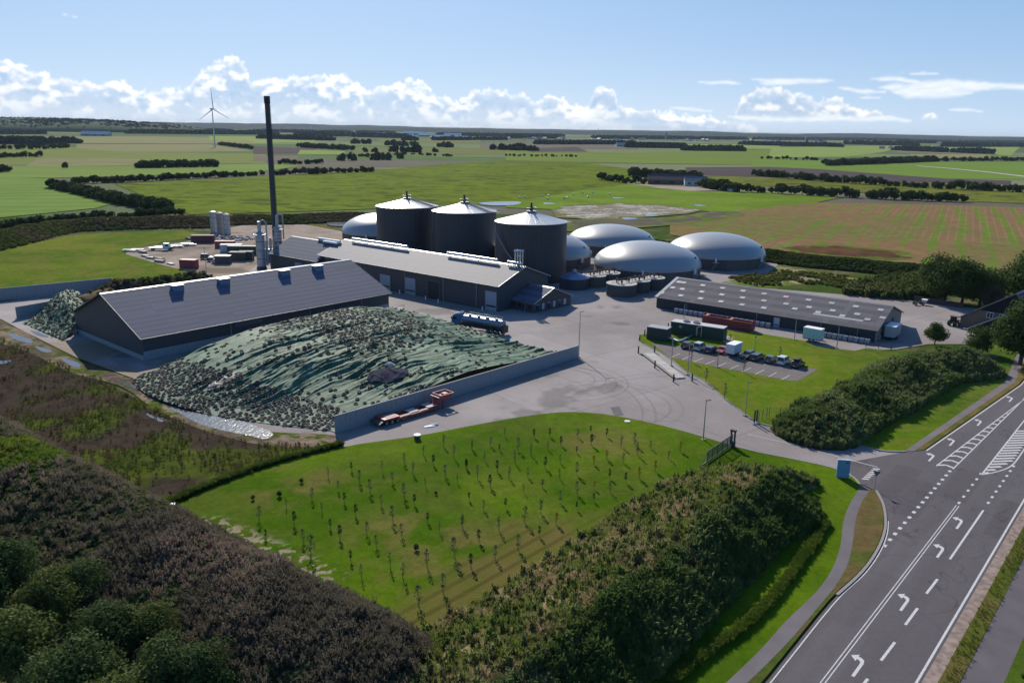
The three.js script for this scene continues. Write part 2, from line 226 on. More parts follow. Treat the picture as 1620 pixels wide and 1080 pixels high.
const stubble = (x, z) => {
  const r = rowsAt(x, z, rowAng, 11) + 0.3 * (fbm(x * 0.012, z * 0.012, 3) - 0.5) * 3; const f = (r % 1 + 1) % 1, t2 = (rowsAt(x, z, rowAng, 3.6) % 1 + 1) % 1;
  let c = mix3([0.185, 0.115, 0.055], [0.12, 0.16, 0.025], ss(0.5, 0.68, Math.abs(f - 0.5) * 1.5 + 0.5 * (fbm(x * 0.03, z * 0.03, 3) - 0.5) * 1.4));
  c = mix3(c, [0.26, 0.21, 0.12], 0.5 * ss(0.8, 0.97, Math.abs(t2 - 0.5) * 2) * ss(0.4, 0.6, fbm(x * 0.02 + 9, z * 0.02, 3)));
  c = mix3(c, [0.1, 0.14, 0.03], 0.4 * ss(0.58, 0.72, fbm(x * 0.018 + 30, z * 0.018 + 5, 3)));
  return mul3(c, 0.8 + 0.4 * fbm(x * 0.3, z * 0.3, 3));
};
fields.forEach(([poly, c, k], i) => sheet('field', poly, 0.06 + i * 0.012, k === 's' ? stubble : k === 'c' ? crop(c, mul3(c, 0.45)) : k === 'r' ? ruled(c, mul3(c, 0.7), 1.1, 24) : k === 't' ? ruled(mul3(c, 1.05), mul3(c, 0.75), 1.25, 26, 0.5) : k === 'g' ? (x, z) => grassTone(x * 0.5, z * 0.5, mul3(c, 0.9), mul3(c, 1.15), [0.14, 0.14, 0.05], 0.3) : even(c), k ? 640 : 96));
const gravelTone = (x, z, c = [0.24, 0.2, 0.17]) => mul3(c, 0.6 + 0.55 * fbm(x * 0.16, z * 0.16, 4) + 0.25 * vn(x * 1.9, z * 1.9));
const roughGrass = (x, z) => grassTone(x * 0.7, z * 0.7, [0.085, 0.125, 0.016], [0.13, 0.15, 0.03]);
{ // bare and stony ground behind the tanks
  const soil = [[22.9, -433.0], [52.1, -449.9], [89.2, -458.7], [124.6, -500.3], [139.9, -498.9], [137.6, -476.3], [89.6, -424.7], [59.8, -404.2], [20.44, -383.89]];
  sheet('bare_soil', soil, 0.44, (x, z) => mul3([0.1, 0.085, 0.065], 0.6 + 0.8 * fbm(x * 0.1, z * 0.1, 4)), 320, { fade: [roughGrass, 16] });
  const stony = [[22.8, -495.5], [35.8, -527.1], [71.5, -547.1], [99.9, -538.3], [120.3, -507.5], [105.0, -482.1], [66.6, -452.0], [40.7, -441.8], [23.7, -448.9]];
  sheet('stony_ground', stony, 0.46, (x, z) => { const n = fbm(x * 0.12, z * 0.3, 4), r = vn(x * 0.9, z * 0.9); return mix3(gravelTone(x, z, [0.2, 0.175, 0.13]), [0.46, 0.44, 0.4], ss(0.5, 0.66, n * 0.75 + r * 0.25)); }, 700, { fade: [(x, z) => mul3([0.13, 0.14, 0.05], 0.7 + 0.5 * fbm(x * 0.2, z * 0.2, 3)), 14] });
  sheet('dark_fallow', [[115.62, -344.05], [137.21, -354.27], [156.47, -346.73], [166.55, -333.24], [161.08, -317.59], [148.72, -311.6], [131.24, -317.73], [116.9, -326.2]], 0.48, (x, z) => mul3([0.085, 0.045, 0.022], 0.5 + fbm(x * 0.2, z * 0.2, 4)), 320, { fade: [roughGrass, 10] });
  sheet('sandy_patch', [[68.54, -277.18], [89.58, -284.34], [98.77, -299.11], [104.44, -291.16], [109.99, -281.03], [120.94, -269.67], [103.48, -263.49], [82.92, -251.86], [65.59, -255.74]], 0.05, (x, z) => { const k = ss(0.4, 0.6, fbm(x * 0.13, z * 0.13, 4)); return mix3(grassTone(x, z, [0.09, 0.12, 0.02], [0.13, 0.15, 0.03]), gravelTone(x, z, [0.24, 0.2, 0.13]), k); }, 400, { fade: [roughGrass, 8] });
}
// grass west of the storage yard
const westField = [[-212.36, -294.16], [-206.34, -318.42], [-195.62, -345.18], [-175.6, -360.9], [-152.87, -368.54], [-136.05, -354.8], [-149.13, -326.92], [-149.9, -309.09], [-145.97, -298.15], [-124.88, -277.02], [-105.36, -261.07], [-97.55, -251.38], [-124.75, -248.95], [-148.38, -225.74], [-159.27, -217.71]];
sheet('meadow', westField, 0.06, (x, z) => grassTone(x * 0.8, z * 0.8, [0.085, 0.145, 0.01], [0.15, 0.19, 0.015], [0.18, 0.15, 0.035], 0.5), 900, { bump: 0.25 });
const gravelYard = [[-146.42, -298.1], [-150.65, -310.7], [-138.15, -332.01], [-135.28, -352.72], [-139.2, -375.1], [-129.2, -405.3], [-110.0, -405.2], [-81.23, -375.52], [-65.82, -327.27], [-76.54, -248.84], [-95.59, -246.1], [-105.77, -261.03], [-124.88, -277.02]];
sheet('gravel_yard', gravelYard, 0.1, (x, z) => mix3(gravelTone(x, z, [0.29, 0.235, 0.19]), [0.15, 0.12, 0.09], ss(0.55, 0.7, fbm(x * 0.06, z * 0.06 + 9, 3)) * 0.8), 512);
// the yard of worn concrete and asphalt
const yard = [[-37.3, -116.1], [-32.59, -113.25], [-25.56, -114.3], [-14.93, -119.18], [-5.05, -124.97], [4.59, -129.97], [10.72, -131.52], [16.7, -130.53], [22.8, -127.42], [28.42, -123.29], [32.3, -119.87], [35.64, -117.12], [38.56, -115.21], [43.52, -112.48], [48.1, -109.4], [49.85, -106.37], [49.88, -103.84], [57.62, -105.81], [65.41, -117.08], [58.57, -116.04], [52.48, -120.74], [46.52, -124.37], [42.16, -127.4], [53.67, -153.48], [69.89, -173.11], [89.28, -178.01], [99.14, -183.09], [108.48, -183.67], [124.94, -200.3], [135.69, -223.42], [127.61, -228.72], [117.09, -235.94], [101.46, -242.26], [65.59, -255.74], [90.28, -279.2], [99.55, -296.3], [101.13, -314.61], [83.38, -329.52], [61.2, -337.93], [20.18, -326.13], [-56.93, -321.11], [-76.8, -329.7], [-95.13, -320.37], [-87.71, -252.26], [-106.65, -244.08], [-126.65, -233.24], [-140.08, -212.47], [-150.65, -205.3], [-125.56, -169.16], [-127.99, -193.14], [-117.42, -183.46], [-91.68, -160.59], [-71.53, -145.6], [-54.31, -126.61]];
const seam = (x, z, dx, dz, w) => { const f = ((x * dx + z * dz) / w % 1 + 1) % 1; return ss(0.012, 0.004, Math.min(f, 1 - f)); };
const tracks = [[[38.51, -122.05], 34], [[24.78, -147.88], 21], [[17.36, -136.48], 12.5], [[-5.5, -135.37], 30], [[10.18, -151.16], 7.5], [[11.34, -149.58], 10.5]];
sheet('yard', yard, 0.14, (x, z) => {
  const n = fbm(x * 0.045, z * 0.045, 4), m = fbm(x * 0.2, z * 0.2 + 30, 3), g = vn(x * 2.3, z * 2.3);
  let c = mix3([0.215, 0.186, 0.18], [0.265, 0.234, 0.228], ss(0.35, 0.65, n));
  const patched = LT[(Math.floor((x * 0.78 - z * 0.62) / 17) * 31 + Math.floor((x * 0.62 + z * 0.78) / 24) * 57) & 65535]; c = mul3(c, 0.92 + 0.13 * patched);
  c = mul3(c, 0.84 + 0.24 * m + 0.1 * g);
  c = mul3(c, 1 - 0.18 * Math.max(seam(x, z, 0.78, -0.62, 17), seam(x, z, 0.62, 0.78, 24)));
  for (const [p, r] of tracks) { const d = Math.abs(Math.hypot(x - p[0], z - p[1]) - r); if (d < 2.2) c = mul3(c, 1 - 0.2 * (ss(0.3, 0.1, Math.abs(d - 1.1))) * ss(0.42, 0.58, fbm(x * 0.05, z * 0.05, 2))); }
  c = mul3(c, 1 - 0.35 * ss(0.66, 0.78, fbm(x * 0.11 + 70, z * 0.11, 4)));
  if (x < -45 && z > -190) c = mix3(c, [0.2, 0.15, 0.1], ss(0.35, 0.6, fbm(x * 0.1, z * 0.1, 3)) * 0.85);
  return c;
}, 1900, { rough: 0.9, spec: 0.4 });
sheet('apron_patch', [[17.85, -134.81], [19.49, -135.22], [19.68, -130.67], [17.95, -129.96]], 0.146, (x, z) => mul3([0.15, 0.135, 0.132], 0.85 + 0.3 * fbm(x, z, 3)), 64);
// the dug-over ground at the left
const fallow = [[-124.3, -161.58], [-116.44, -174.67], [-101.03, -162.96], [-80.81, -147.11], [-64.44, -132.51], [-52.92, -123.1], [-44.57, -117.1], [-37.08, -115.34], [-25.51, -114.05], [-34.43, -106.38], [-40.7, -98.66], [-44.03, -92.83], [-52.12, -95.78], [-67.62, -105.29], [-91.88, -116.38]];
sheet('fallow_ground', fallow, 0.16, (x, z) => {
  const n = fbm(x * 0.09, z * 0.09, 4), f = fbm(x * 0.7, z * 0.7, 3); let c = mix3([0.052, 0.04, 0.029], [0.07, 0.05, 0.036], n);
  const gr = ss(0.45, 0.62, fbm(x * 0.13 + 4, z * 0.13, 4) + 0.3 * ss(-70, -45, x) * ss(-122, -105, z) - 0.12); c = mix3(c, mix3([0.05, 0.075, 0.01], [0.1, 0.125, 0.014], fbm(x * 0.4, z * 0.4, 2)), gr * 0.9);
  const t = ((x * 0.72 + z * 0.69) / 1.1 % 1 + 1) % 1; c = mul3(c, 0.9 + 0.16 * Math.abs(t - 0.5));
  return mul3(c, 0.55 + 0.9 * f);
}, 1200, { bump: 0.3 });
const mudColour = (x, z) => { const n = fbm(x * 0.2, z * 0.2, 4), g = fbm(x * 0.5 + 8, z * 0.5, 3); let c = mix3([0.24, 0.18, 0.125], [0.11, 0.085, 0.06], ss(0.4, 0.65, n)); c = mix3(c, [0.08, 0.11, 0.02], ss(0.56, 0.66, g)); return mul3(c, 0.7 + 0.6 * vn(x * 1.6, z * 1.6)); };
sheet('muddy_track', smooth([[-139.26, -195.81], [-117.42, -183.46], [-102.44, -169.0], [-88.24, -156.59], [-72.13, -145.57], [-54.91, -128.13], [-39.56, -120.3], [-28.28, -119.14], [-26.8, -115.51], [-35.74, -114.12], [-44.66, -117.36], [-60.61, -128.8], [-73.46, -142.01], [-87.31, -150.06], [-104.78, -164.73], [-128.83, -180.27]], true, 3), 0.18, mudColour, 900, { bump: 0.2 });
const waterBump = texOf(256, 256, (i, j) => { const v = fbm(i / 16, j / 26, 3); return [v, v, v]; }, false); waterBump.repeat.set(0.16, 0.16);
const waterMat = std([0.07, 0.072, 0.075], 0.13, 0, { bumpMap: waterBump, bumpScale: 0.034 });
function pool(name, pts, y) { const p = smooth(pts, true, 5); const s = new THREE.Shape(p.map(([x, z]) => new THREE.Vector2(x, -z))); const g = new THREE.ShapeGeometry(s).rotateX(-Math.PI / 2); const q = g.attributes.position, uv = g.attributes.uv; for (let i = 0; i < q.count; i++) uv.setXY(i, q.getX(i), q.getZ(i)); struct(name, g.translate(0, y, 0), waterMat); }
pool('puddle_water', [[-64.08, -137.34], [-61.41, -135.37], [-57.18, -133.87], [-51.76, -129.86], [-46.53, -126.36], [-42.46, -122.99], [-38.03, -119.26], [-38.59, -117.09], [-41.86, -118.55], [-46.79, -120.53], [-51.39, -123.17], [-56.38, -127.75], [-60.4, -131.38]], 0.2);
pool('puddle_water', [[-76.89, -146.11], [-74.13, -144.67], [-70.84, -142.52], [-68.25, -141.52], [-68.06, -140.04], [-71.54, -141.73], [-75.01, -144.23]], 0.2);
pool('puddle_water', [[-94.01, -159.51], [-91.48, -158.25], [-88.28, -155.68], [-87.16, -153.08], [-90.3, -155.11]], 0.2);
pool('puddle_water', [[-117.52, -179.22], [-113.0, -176.6], [-107.66, -172.44], [-107.28, -170.83], [-112.46, -173.8]], 0.2);
pool('puddle_water', [[-104.7, -168.33], [-101.96, -166.94], [-98.97, -164.57], [-99.48, -163.55], [-102.71, -165.87]], 0.2);
pool('puddle_water', [[-113.78, -181.87], [-110.76, -180.26], [-106.52, -176.44], [-108.24, -176.9]], 0.2);
pool('puddle_water', [[-62.32, -127.78], [-59.97, -126.35], [-57.46, -124.96], [-57.79, -123.76], [-60.2, -125.43]], 0.2);
pool('puddle_water', [[-106.92, -157.36], [-104.63, -157.03], [-103.39, -157.56], [-103.28, -155.28], [-105.0, -154.73]], 0.2);
pool('pond_water', [[-95.0, -410.2], [-88.9, -419.8], [-79.7, -418.2], [-77.3, -398.8], [-84.8, -392.5], [-90.8, -394.3]], 0.5);
pool('pond_water', [[-23.1, -530.2], [-10.0, -542.0], [3.6, -544.4], [0.6, -521.0], [-13.5, -514.1]], 0.5);
for (const [x, y] of [[975, 313], [1165, 321], [1000, 350], [960, 349], [868, 322], [930, 329]]) pool('pond_water', [[-98.12, -145.38], [-98.0, -145.38], [-97.76, -145.0]].map((_, k) => { const q = { 975: [75.3, -588.5], 1165: [124.4, -538.0], 1000: [64.3, -448.5], 960: [26.0, -427.5], 868: [22.8, -533.8], 930: [79.8, -467.5] }[x]; const t = k * 2.1; return [q[0] + Math.cos(t) * 5, q[1] + Math.sin(t) * 7]; }), 0.52);
// lawns
const dryA = [[-7.41, -79.99], [-0.31, -81.56], [-12.62, -86.99], [3.42, -85.99], [-29.21, -100.47], [-6.3, -84.2], [14.33, -118.3]];
const lawnEdge = [[-40.77, -98.86], [-34.56, -106.82], [-25.58, -114.42], [-14.95, -119.32], [-5.06, -125.12], [4.59, -130.13], [10.73, -131.69], [16.71, -130.69], [22.83, -127.57], [28.45, -123.43], [32.34, -120.01], [35.6, -116.99], [38.49, -114.96], [43.44, -112.24], [48.01, -109.17], [49.57, -106.15], [49.52, -103.82]];
const pathLeft = [[49.7, -103.42], [46.41, -98.84], [42.93, -92.9], [40.02, -86.56], [37.18, -81.48], [33.74, -76.74], [28.31, -70.86], [23.99, -65.81], [19.85, -61.41], [14.76, -55.97]];
const pathRight = [[50.38, -102.17], [47.6, -98.34], [44.49, -92.95], [41.93, -87.58], [39.24, -82.36], [36.22, -77.92], [31.82, -72.59], [27.94, -68.05], [23.11, -62.82], [17.05, -56.75]];
const lawn = [[-43.96, -92.66], ...smooth(lawnEdge, false, 3), ...smooth(pathLeft, false, 3), [-12.98, -57.58], [-19.78, -72.28], [-35.51, -84.73]];
sheet('lawn', lawn, 0.24, (x, z) => {
  let d = 0; for (const p of dryA) d = Math.max(d, patch(p, x, z, 9)); const strip = ss(6.5, 1.5, segDist([-8.29, -69.87], [2.27, -84.76], x, z) + 5 * (fbm(x * 0.3, z * 0.3, 3) - 0.5)) + 0.5 * ss(3, 0.5, segDist([2.27, -84.76], [19.95, -98.38], x, z) + 2 * (fbm(x * 0.3, z * 0.3, 3) - 0.5)); const east = x > 12 + (-z - 60) * 0.42;
  let c = grassTone(x, z, [0.056, 0.112, 0.004], [0.094, 0.158, 0.006], [0.16, 0.125, 0.04], east ? 0.05 : 0.2 + d * 0.5);
  if (!east) { const t = ((x * 0.74 + z * 0.67) / 2.1 % 1 + 1) % 1; c = mix3(c, [0.15, 0.118, 0.036], clamp(strip) * (0.45 + 0.5 * fbm(x * 0.7, z * 0.7, 3))); c = mul3(c, 1 - 0.3 * clamp(strip) * ss(0.25, 0.05, Math.abs(t - 0.5))); const st = ss(0.5, 0.66, fbm(x * 1.4, z * 1.4, 3)) * ss(3.2, 0.8, segDist([-37.11, -89.03], [-20.33, -78.03], x, z)); c = mix3(c, [0.3, 0.25, 0.17], st); }
  return c;
}, 1900, { bump: 0.12, bumpSize: 5, kerb: true });
const lawn2 = [[29.99, -182.82], [31.09, -187.07], [34.13, -189.74], [39.21, -191.97], [52.95, -193.53], [60.87, -190.86], [69.92, -184.17], [70.64, -179.08], [78.54, -175.74], [81.85, -178.11], [85.17, -176.68], [91.22, -175.97], [99.33, -174.86], [113.16, -183.96], [135.22, -185.33], [104.04, -157.46], [61.59, -116.16], [58.68, -116.29], [52.48, -120.74], [46.57, -124.52], [42.53, -127.57], [41.69, -129.5], [40.74, -134.9], [39.47, -142.53], [38.44, -151.02], [36.05, -157.7], [34.61, -166.0], [32.8, -172.99], [30.78, -178.29]];
sheet('lawn', lawn2, 0.2, (x, z) => { const e = ss(60, 95, x) ; return grassTone(x, z, mix3([0.095, 0.155, 0.008], [0.05, 0.105, 0.012], e), mix3([0.135, 0.185, 0.012], [0.09, 0.14, 0.018], e), [0.17, 0.15, 0.03], 0.4); }, 1100, { bump: 0.1, bumpSize: 5, kerb: true });
// road, paths, verge
const asphalt = (k = 1) => (x, z) => { const u = (x * 0.655 - z * 0.755), v = (x * 0.755 + z * 0.655); const lane = 0.5 + 0.5 * Math.cos((v - 1.2) / 1.75 * Math.PI), pt = LT[(Math.floor(u / 13 + 0.3 * Math.floor(v / 3.6)) * 37 + Math.floor(v / 3.6) * 101) & 65535], crack = ss(0.012, 0.003, Math.abs(fbm(x * 0.22, z * 0.22, 3) - 0.5)) * ss(0.5, 0.6, fbm(x * 0.04, z * 0.04, 2)); return mul3([0.125, 0.111, 0.117], k * (1 - 0.3 * crack) * (pt > 0.86 ? 0.86 : pt < 0.1 ? 1.08 : 1) * (0.86 + 0.14 * fbm(u * 0.03, v * 0.9, 3) + 0.1 * fbm(x * 0.25, z * 0.25, 3) + 0.12 * vn(x * 4, z * 4) - 0.05 * lane)); };
const road0 = [28.74, -61.8], road1 = [60.12, -97.66];
const rl = Math.hypot(road1[0] - road0[0], road1[1] - road0[1]), ru = [(road1[0] - road0[0]) / rl, (road1[1] - road0[1]) / rl], rv = [-ru[1], ru[0]];   // along the road, to its right
const along = (p, d) => [p[0] + ru[0] * d, p[1] + ru[1] * d], RT = (s, t) => [road0[0] + ru[0] * s + rv[0] * t, road0[1] + ru[1] * s + rv[1] * t];
const st = ([x, z]) => [(x - road0[0]) * ru[0] + (z - road0[1]) * ru[1], (x - road0[0]) * rv[0] + (z - road0[1]) * rv[1]];
const kerbLine = [[51.03, -101.85], [50.17, -97.87], [48.39, -93.09], [46.62, -89.57], [43.64, -84.98], [39.93, -80.35], [35.37, -75.74], [23.95, -62.2]];
const rightT = st([37.62, -62.01])[1] + 0.1, northEdge = st([65.48, -117.08]), northFar = st([102.16, -152.48]);
const road = [RT(-30, st([23.95, -62.2])[1]), ...smooth(kerbLine, false, 4).reverse(), [49.79, -104.04], [49.69, -111.08], [62.72, -116.46], [65.48, -117.08], [102.16, -152.48], RT(170, northFar[1]), RT(170, rightT), RT(-30, rightT)];
sheet('main_road', road, 0.17, asphalt(0.77), 1500, { rough: 0.9, spec: 0.3 });
sheet('cycle_path', [...smooth(pathLeft, false, 3), ...smooth(pathRight, false, 3).reverse()], 0.255, (x, z) => mul3([0.15, 0.135, 0.14], 0.85 + 0.3 * fbm(x * 0.5, z * 0.5, 3)), 700);
const island = [...smooth(pathRight, false, 3), RT(-22, st([23.95, -62.2])[1] - 0.25), ...smooth(kerbLine, false, 4).reverse().map(([x, z]) => [x - rv[0] * 0.25, z - rv[1] * 0.25])];
sheet('verge', island, 0.25, (x, z) => grassTone(x, z, [0.07, 0.1, 0.018], [0.1, 0.115, 0.025], [0.16, 0.11, 0.05], 0.9), 700, { bump: 0.12, bumpSize: 4, kerb: true });
const kerbMat = dull([0.27, 0.25, 0.235]);
function kerb(pts, w = 0.32, h = 0.28) { for (let i = 1; i < pts.length; i++) { } const g = []; for (let i = 1; i < pts.length; i++) { const [a, b] = [pts[i - 1], pts[i]], l = Math.hypot(b[0] - a[0], b[1] - a[1]); if (l < 0.05) continue; g.push(box(l + 0.04, h, w, (a[0] + b[0]) / 2, h / 2, (a[1] + b[1]) / 2, -Math.atan2(b[1] - a[1], b[0] - a[0]))); } struct('kerb', join(g), kerbMat); }
kerb(smooth(kerbLine.slice(0, 7), false, 4)); kerb(smooth(lawnEdge.slice(11), false, 4)); kerb(smooth([[42.53, -127.57], [46.57, -124.52], [52.48, -120.74], [58.68, -116.29], [61.79, -116.17]], false, 4));
kerb(smooth([[30.03, -181.08], [30.78, -178.29], [32.8, -172.99], [34.61, -166.0], [36.05, -157.7], [38.44, -151.02], [39.47, -142.53], [40.74, -134.9], [41.69, -129.5]], false, 4), 0.2, 0.26);
// north of the junction: cycle path and verge
const nP = st([63.49, -116.62])[1], nL = st([61.59, -116.16])[1], nS = st([63.49, -116.62])[0];
sheet('cycle_path', [[61.59, -116.16], [63.43, -116.49], [101.65, -153.53], RT(170, nP), RT(170, nL - 1), [99.55, -153.42]], 0.21, (x, z) => mul3([0.17, 0.15, 0.15], 0.85 + 0.3 * fbm(x * 0.5, z * 0.5, 3)), 400);
sheet('verge', [[63.43, -116.49], [65.14, -116.94], [101.54, -152.09], RT(170, northFar[1] - 0.3), RT(170, nP), [101.65, -153.53]], 0.23, (x, z) => grassTone(x, z, [0.09, 0.1, 0.02], [0.11, 0.11, 0.03], [0.17, 0.12, 0.04], 0.9), 400, { bump: 0.1 });
// east of the road: shoulder, verge, path, bank
const e0 = rightT, eS = e0 + 1.1, eG = e0 + 2.6, eP = e0 + 5.6;
sheet('gravel_shoulder', [RT(-30, e0), RT(170, e0), RT(170, eS), RT(-30, eS)], 0.175, (x, z) => mul3([0.26, 0.2, 0.17], 0.6 + 0.7 * vn(x * 3, z * 3)), 600);
sheet('verge', [RT(-30, eS), RT(170, eS), RT(170, eG), RT(-30, eG)], 0.2, (x, z) => mix3(grassTone(x, z, [0.085, 0.125, 0.014], [0.12, 0.15, 0.02], [0.19, 0.14, 0.05], 0.7), [0.2, 0.14, 0.08], 0.25 * vn(x * 2, z * 2)), 700, { bump: 0.2, bumpSize: 3 });
sheet('cycle_path', [RT(-30, eG), RT(170, eG), RT(170, eP), RT(-30, eP)], 0.17, (x, z) => mul3([0.125, 0.11, 0.118], 0.85 + 0.3 * fbm(x * 0.6, z * 0.6, 3)), 600);
sheet('grass_bank', [RT(-30, eP), RT(170, eP), RT(170, eP + 40), RT(-30, eP + 40)], 0.2, (x, z) => grassTone(x, z, [0.055, 0.115, 0.01], [0.085, 0.14, 0.016], [0.12, 0.13, 0.03], 0.3), 700, { bump: 0.2, bumpSize: 4 });
// road markings
const paint = new THREE.MeshStandardMaterial({ map: texOf(256, 256, (i, j) => { const v = 0.44 + 0.16 * fbm(i / 6, j / 6, 3) - 0.28 * ss(0.62, 0.72, fbm(i / 3 + 7, j / 3, 3)); return [v, v * 0.97, v * 0.96]; }), roughness: 0.7 });
const MY = 0.177;
const lineST = (name, t, s0, s1, w) => ribbon(name, [RT(s0, t), RT(s1, t)], w, MY, paint);
const dashST = (name, t, s0, s1, on, gap, w) => { const g = []; for (let s = s0; s < s1; s += on + gap) g.push(ribbon(null, [RT(s, t), RT(Math.min(s + on, s1), t)], w, MY, paint)); return struct(name, mergeGeometries(g), paint); };
const sDouble = st([60.12, -97.66])[0];
lineST('road_marking', -0.16, -30, sDouble, 0.1); lineST('road_marking', 0.16, -30, sDouble, 0.1);
const tc = st([45.28, -76.34])[1], sSolid0 = st([51.78, -83.58])[0], sSolid1 = st([62.91, -96.39])[0];
lineST('road_marking', tc, sSolid0, sSolid1, 0.24);
for (const [a, b] of [[[35.28, -64.88], [37.9, -67.72]], [[40.28, -70.59], [42.98, -73.58]], [[45.28, -76.34], [47.99, -79.29]], [[30.71, -59.86], [32.9, -62.24]]]) ribbon('road_marking', [a, b], 0.26, MY, paint);
const dashes = (a, b, n, w, len) => { const g = []; for (let i = 0; i < n; i++) { const p = [lerp(a[0], b[0], i / (n - 1)), lerp(a[1], b[1], i / (n - 1))]; g.push(ribbon(null, [along(p, -len / 2), along(p, len / 2)], w, MY, paint)); } struct('road_marking', mergeGeometries(g), paint); };
dashes([64.8, -98.67], [75.79, -111.18], 8, 0.32, 0.75);
dashes([45.37, -86.59], [65.0, -108.94], 16, 0.42, 0.7);
dashes([60.77, -98.53], [69.17, -108.21], 6, 0.32, 0.75);
ribbon('road_marking', [RT(-30, st([23.8, -61.85])[1] + 0.35), ...smooth(kerbLine.slice(2), false, 4).reverse().map(([x, z]) => [x + rv[0] * 0.35, z + rv[1] * 0.35])], 0.12, MY, paint);
ribbon('road_marking', [[65.42, -116.7], [101.74, -151.69], RT(170, northFar[1] + 0.45)], 0.2, MY, paint);
lineST('road_marking', rightT - 0.35, -30, 170, 0.22);
{ // chevron wedge
  const a0 = [63.96, -110.81], b0 = [65.92, -109.78], tip = [96.13, -142.07]; const A = (t) => [lerp(a0[0], tip[0], t), lerp(a0[1], tip[1], t)], B = (t) => [lerp(b0[0], tip[0], t), lerp(b0[1], tip[1], t)];
  const g = [ribbon(null, [a0, tip, RT(150, st(tip)[1])], 0.17, MY, paint), ribbon(null, [b0, tip], 0.17, MY, paint)];
  for (let i = 0; i < 14; i++) { const t = i * 0.058, p = A(t + 0.01), q = B(t + 0.01), m = [lerp(p[0], q[0], 0.45) + ru[0] * 0.75 * (1 - t), lerp(p[1], q[1], 0.45) + ru[1] * 0.75 * (1 - t)]; g.push(ribbon(null, [p, m], 0.45, MY + 0.003, paint), ribbon(null, [m, q], 0.45, MY + 0.006, paint)); }
  struct('road_marking', mergeGeometries(g), paint);
  // hatched wedge before the turning lane
  const L = [[69.23, -108.03], [89.47, -130.89], [113.76, -157.55]], Rr = [[69.15, -107.88], [71.33, -108.73], [74.06, -110.19], [76.13, -111.89], [78.66, -114.63], [83.31, -119.91], [110.14, -148.36]];
  const h = [ribbon(null, L, 0.2, MY, paint), ribbon(null, smooth(Rr, false, 4), 0.2, MY, paint)];
  const ha = [75.15, -114.49], hb = [78.11, -114.85], hl = Math.hypot(hb[0] - ha[0], hb[1] - ha[1]), hd = [(hb[0] - ha[0]) / hl, (hb[1] - ha[1]) / hl], lt = st(L[0]);
  for (let i = 0; i < 17; i++) { const s = lt[0] + 0.7 + i * 1.45, p = RT(s, lt[1] + 0.1), w = Math.min(3.4, 0.9 + i * 0.62); h.push(ribbon(null, [p, [p[0] + hd[0] * w, p[1] + hd[1] * w]], 0.5, MY + 0.003, paint)); }
  struct('road_marking', mergeGeometries(h), paint);
}
function arrow(p, dir) {                                    // a turn arrow, dir -1 left, 1 right; p its middle
  const loc = (s, t) => [p[0] + ru[0] * s + rv[0] * t, p[1] + ru[1] * s + rv[1] * t], d = dir;
  const sh = [[-1.7, 0.12], [0.5, 0.12], [0.95, 0.0], [1.15, -0.3], [1.15, -0.55], [1.5, -0.55], [0.95, -1.1], [0.4, -0.55], [0.75, -0.55], [0.72, -0.36], [0.5, -0.16], [0.1, -0.14], [-1.7, -0.14]];
  const s = new THREE.Shape(sh.map(([a, b]) => { const q = loc(a * 1.15, b * -d * 1.1); return new THREE.Vector2(q[0], -q[1]); })); const g = new THREE.ShapeGeometry(s).rotateX(-Math.PI / 2).translate(0, MY, 0); struct('road_marking', g, paint);
}
for (const p of [[32.95, -64.0], [42.24, -74.53], [51.64, -85.45], [57.78, -92.63]]) arrow(p, -1);
for (const p of [[65.04, -114.07], [71.6, -120.48], [81.24, -129.77], [94.53, -142.82]]) arrow([p[0], p[1]], -1);
// driveway markings
ribbon('road_marking', [[39.05, -122.49], [45.42, -118.05], [50.65, -113.49], [54.83, -110.01]], 0.16, 0.177, paint);
{ const a = [54.29, -109.42], b = [51.15, -105.78], g = []; for (let i = 0; i < 7; i++) { const p = [lerp(a[0], b[0], i / 6), lerp(a[1], b[1], i / 6)]; g.push(ribbon(null, [[p[0] - 0.45, p[1]], [p[0] + 0.5, p[1] + 0.12]], 0.36, 0.179, paint)); } struct('road_marking', mergeGeometries(g), paint); }
// the car park
const carPark = [[32.4, -180.08], [34.74, -179.1], [39.35, -177.16], [52.5, -172.08], [62.21, -161.41], [64.59, -160.63], [57.38, -152.02], [55.84, -151.93], [34.62, -167.47]];
sheet('car_park', carPark, 0.215, (x, z) => mul3([0.165, 0.145, 0.138], 0.75 + 0.4 * fbm(x * 0.3, z * 0.3, 4) + 0.12 * vn(x * 3, z * 3)), 500);
const bayDir = (() => { const a = [52.18, -154.5], b = [54.62, -157.35], l = Math.hypot(b[0] - a[0], b[1] - a[1]); return [(b[0] - a[0]) / l, (b[1] - a[1]) / l]; })();
{ const a = [34.78, -167.68], b = [54.27, -152.72], g = []; for (let i = 0; i < 10; i++) { const p = [lerp(a[0], b[0], i / 9), lerp(a[1], b[1], i / 9)]; g.push(ribbon(null, [p, [p[0] + bayDir[0] * 4.2, p[1] + bayDir[1] * 4.2]], 0.14, 0.221, paint)); } struct('bay_marking', mergeGeometries(g), paint); }
sheet('gravel_pad', [[40.08, -196.61], [44.72, -199.63], [46.16, -195.03], [51.5, -190.88], [53.2, -185.47], [51.04, -180.11], [45.9, -186.81], [39.53, -191.99]], 0.212, (x, z) => gravelTone(x * 2, z * 2, [0.3, 0.27, 0.25]), 160);

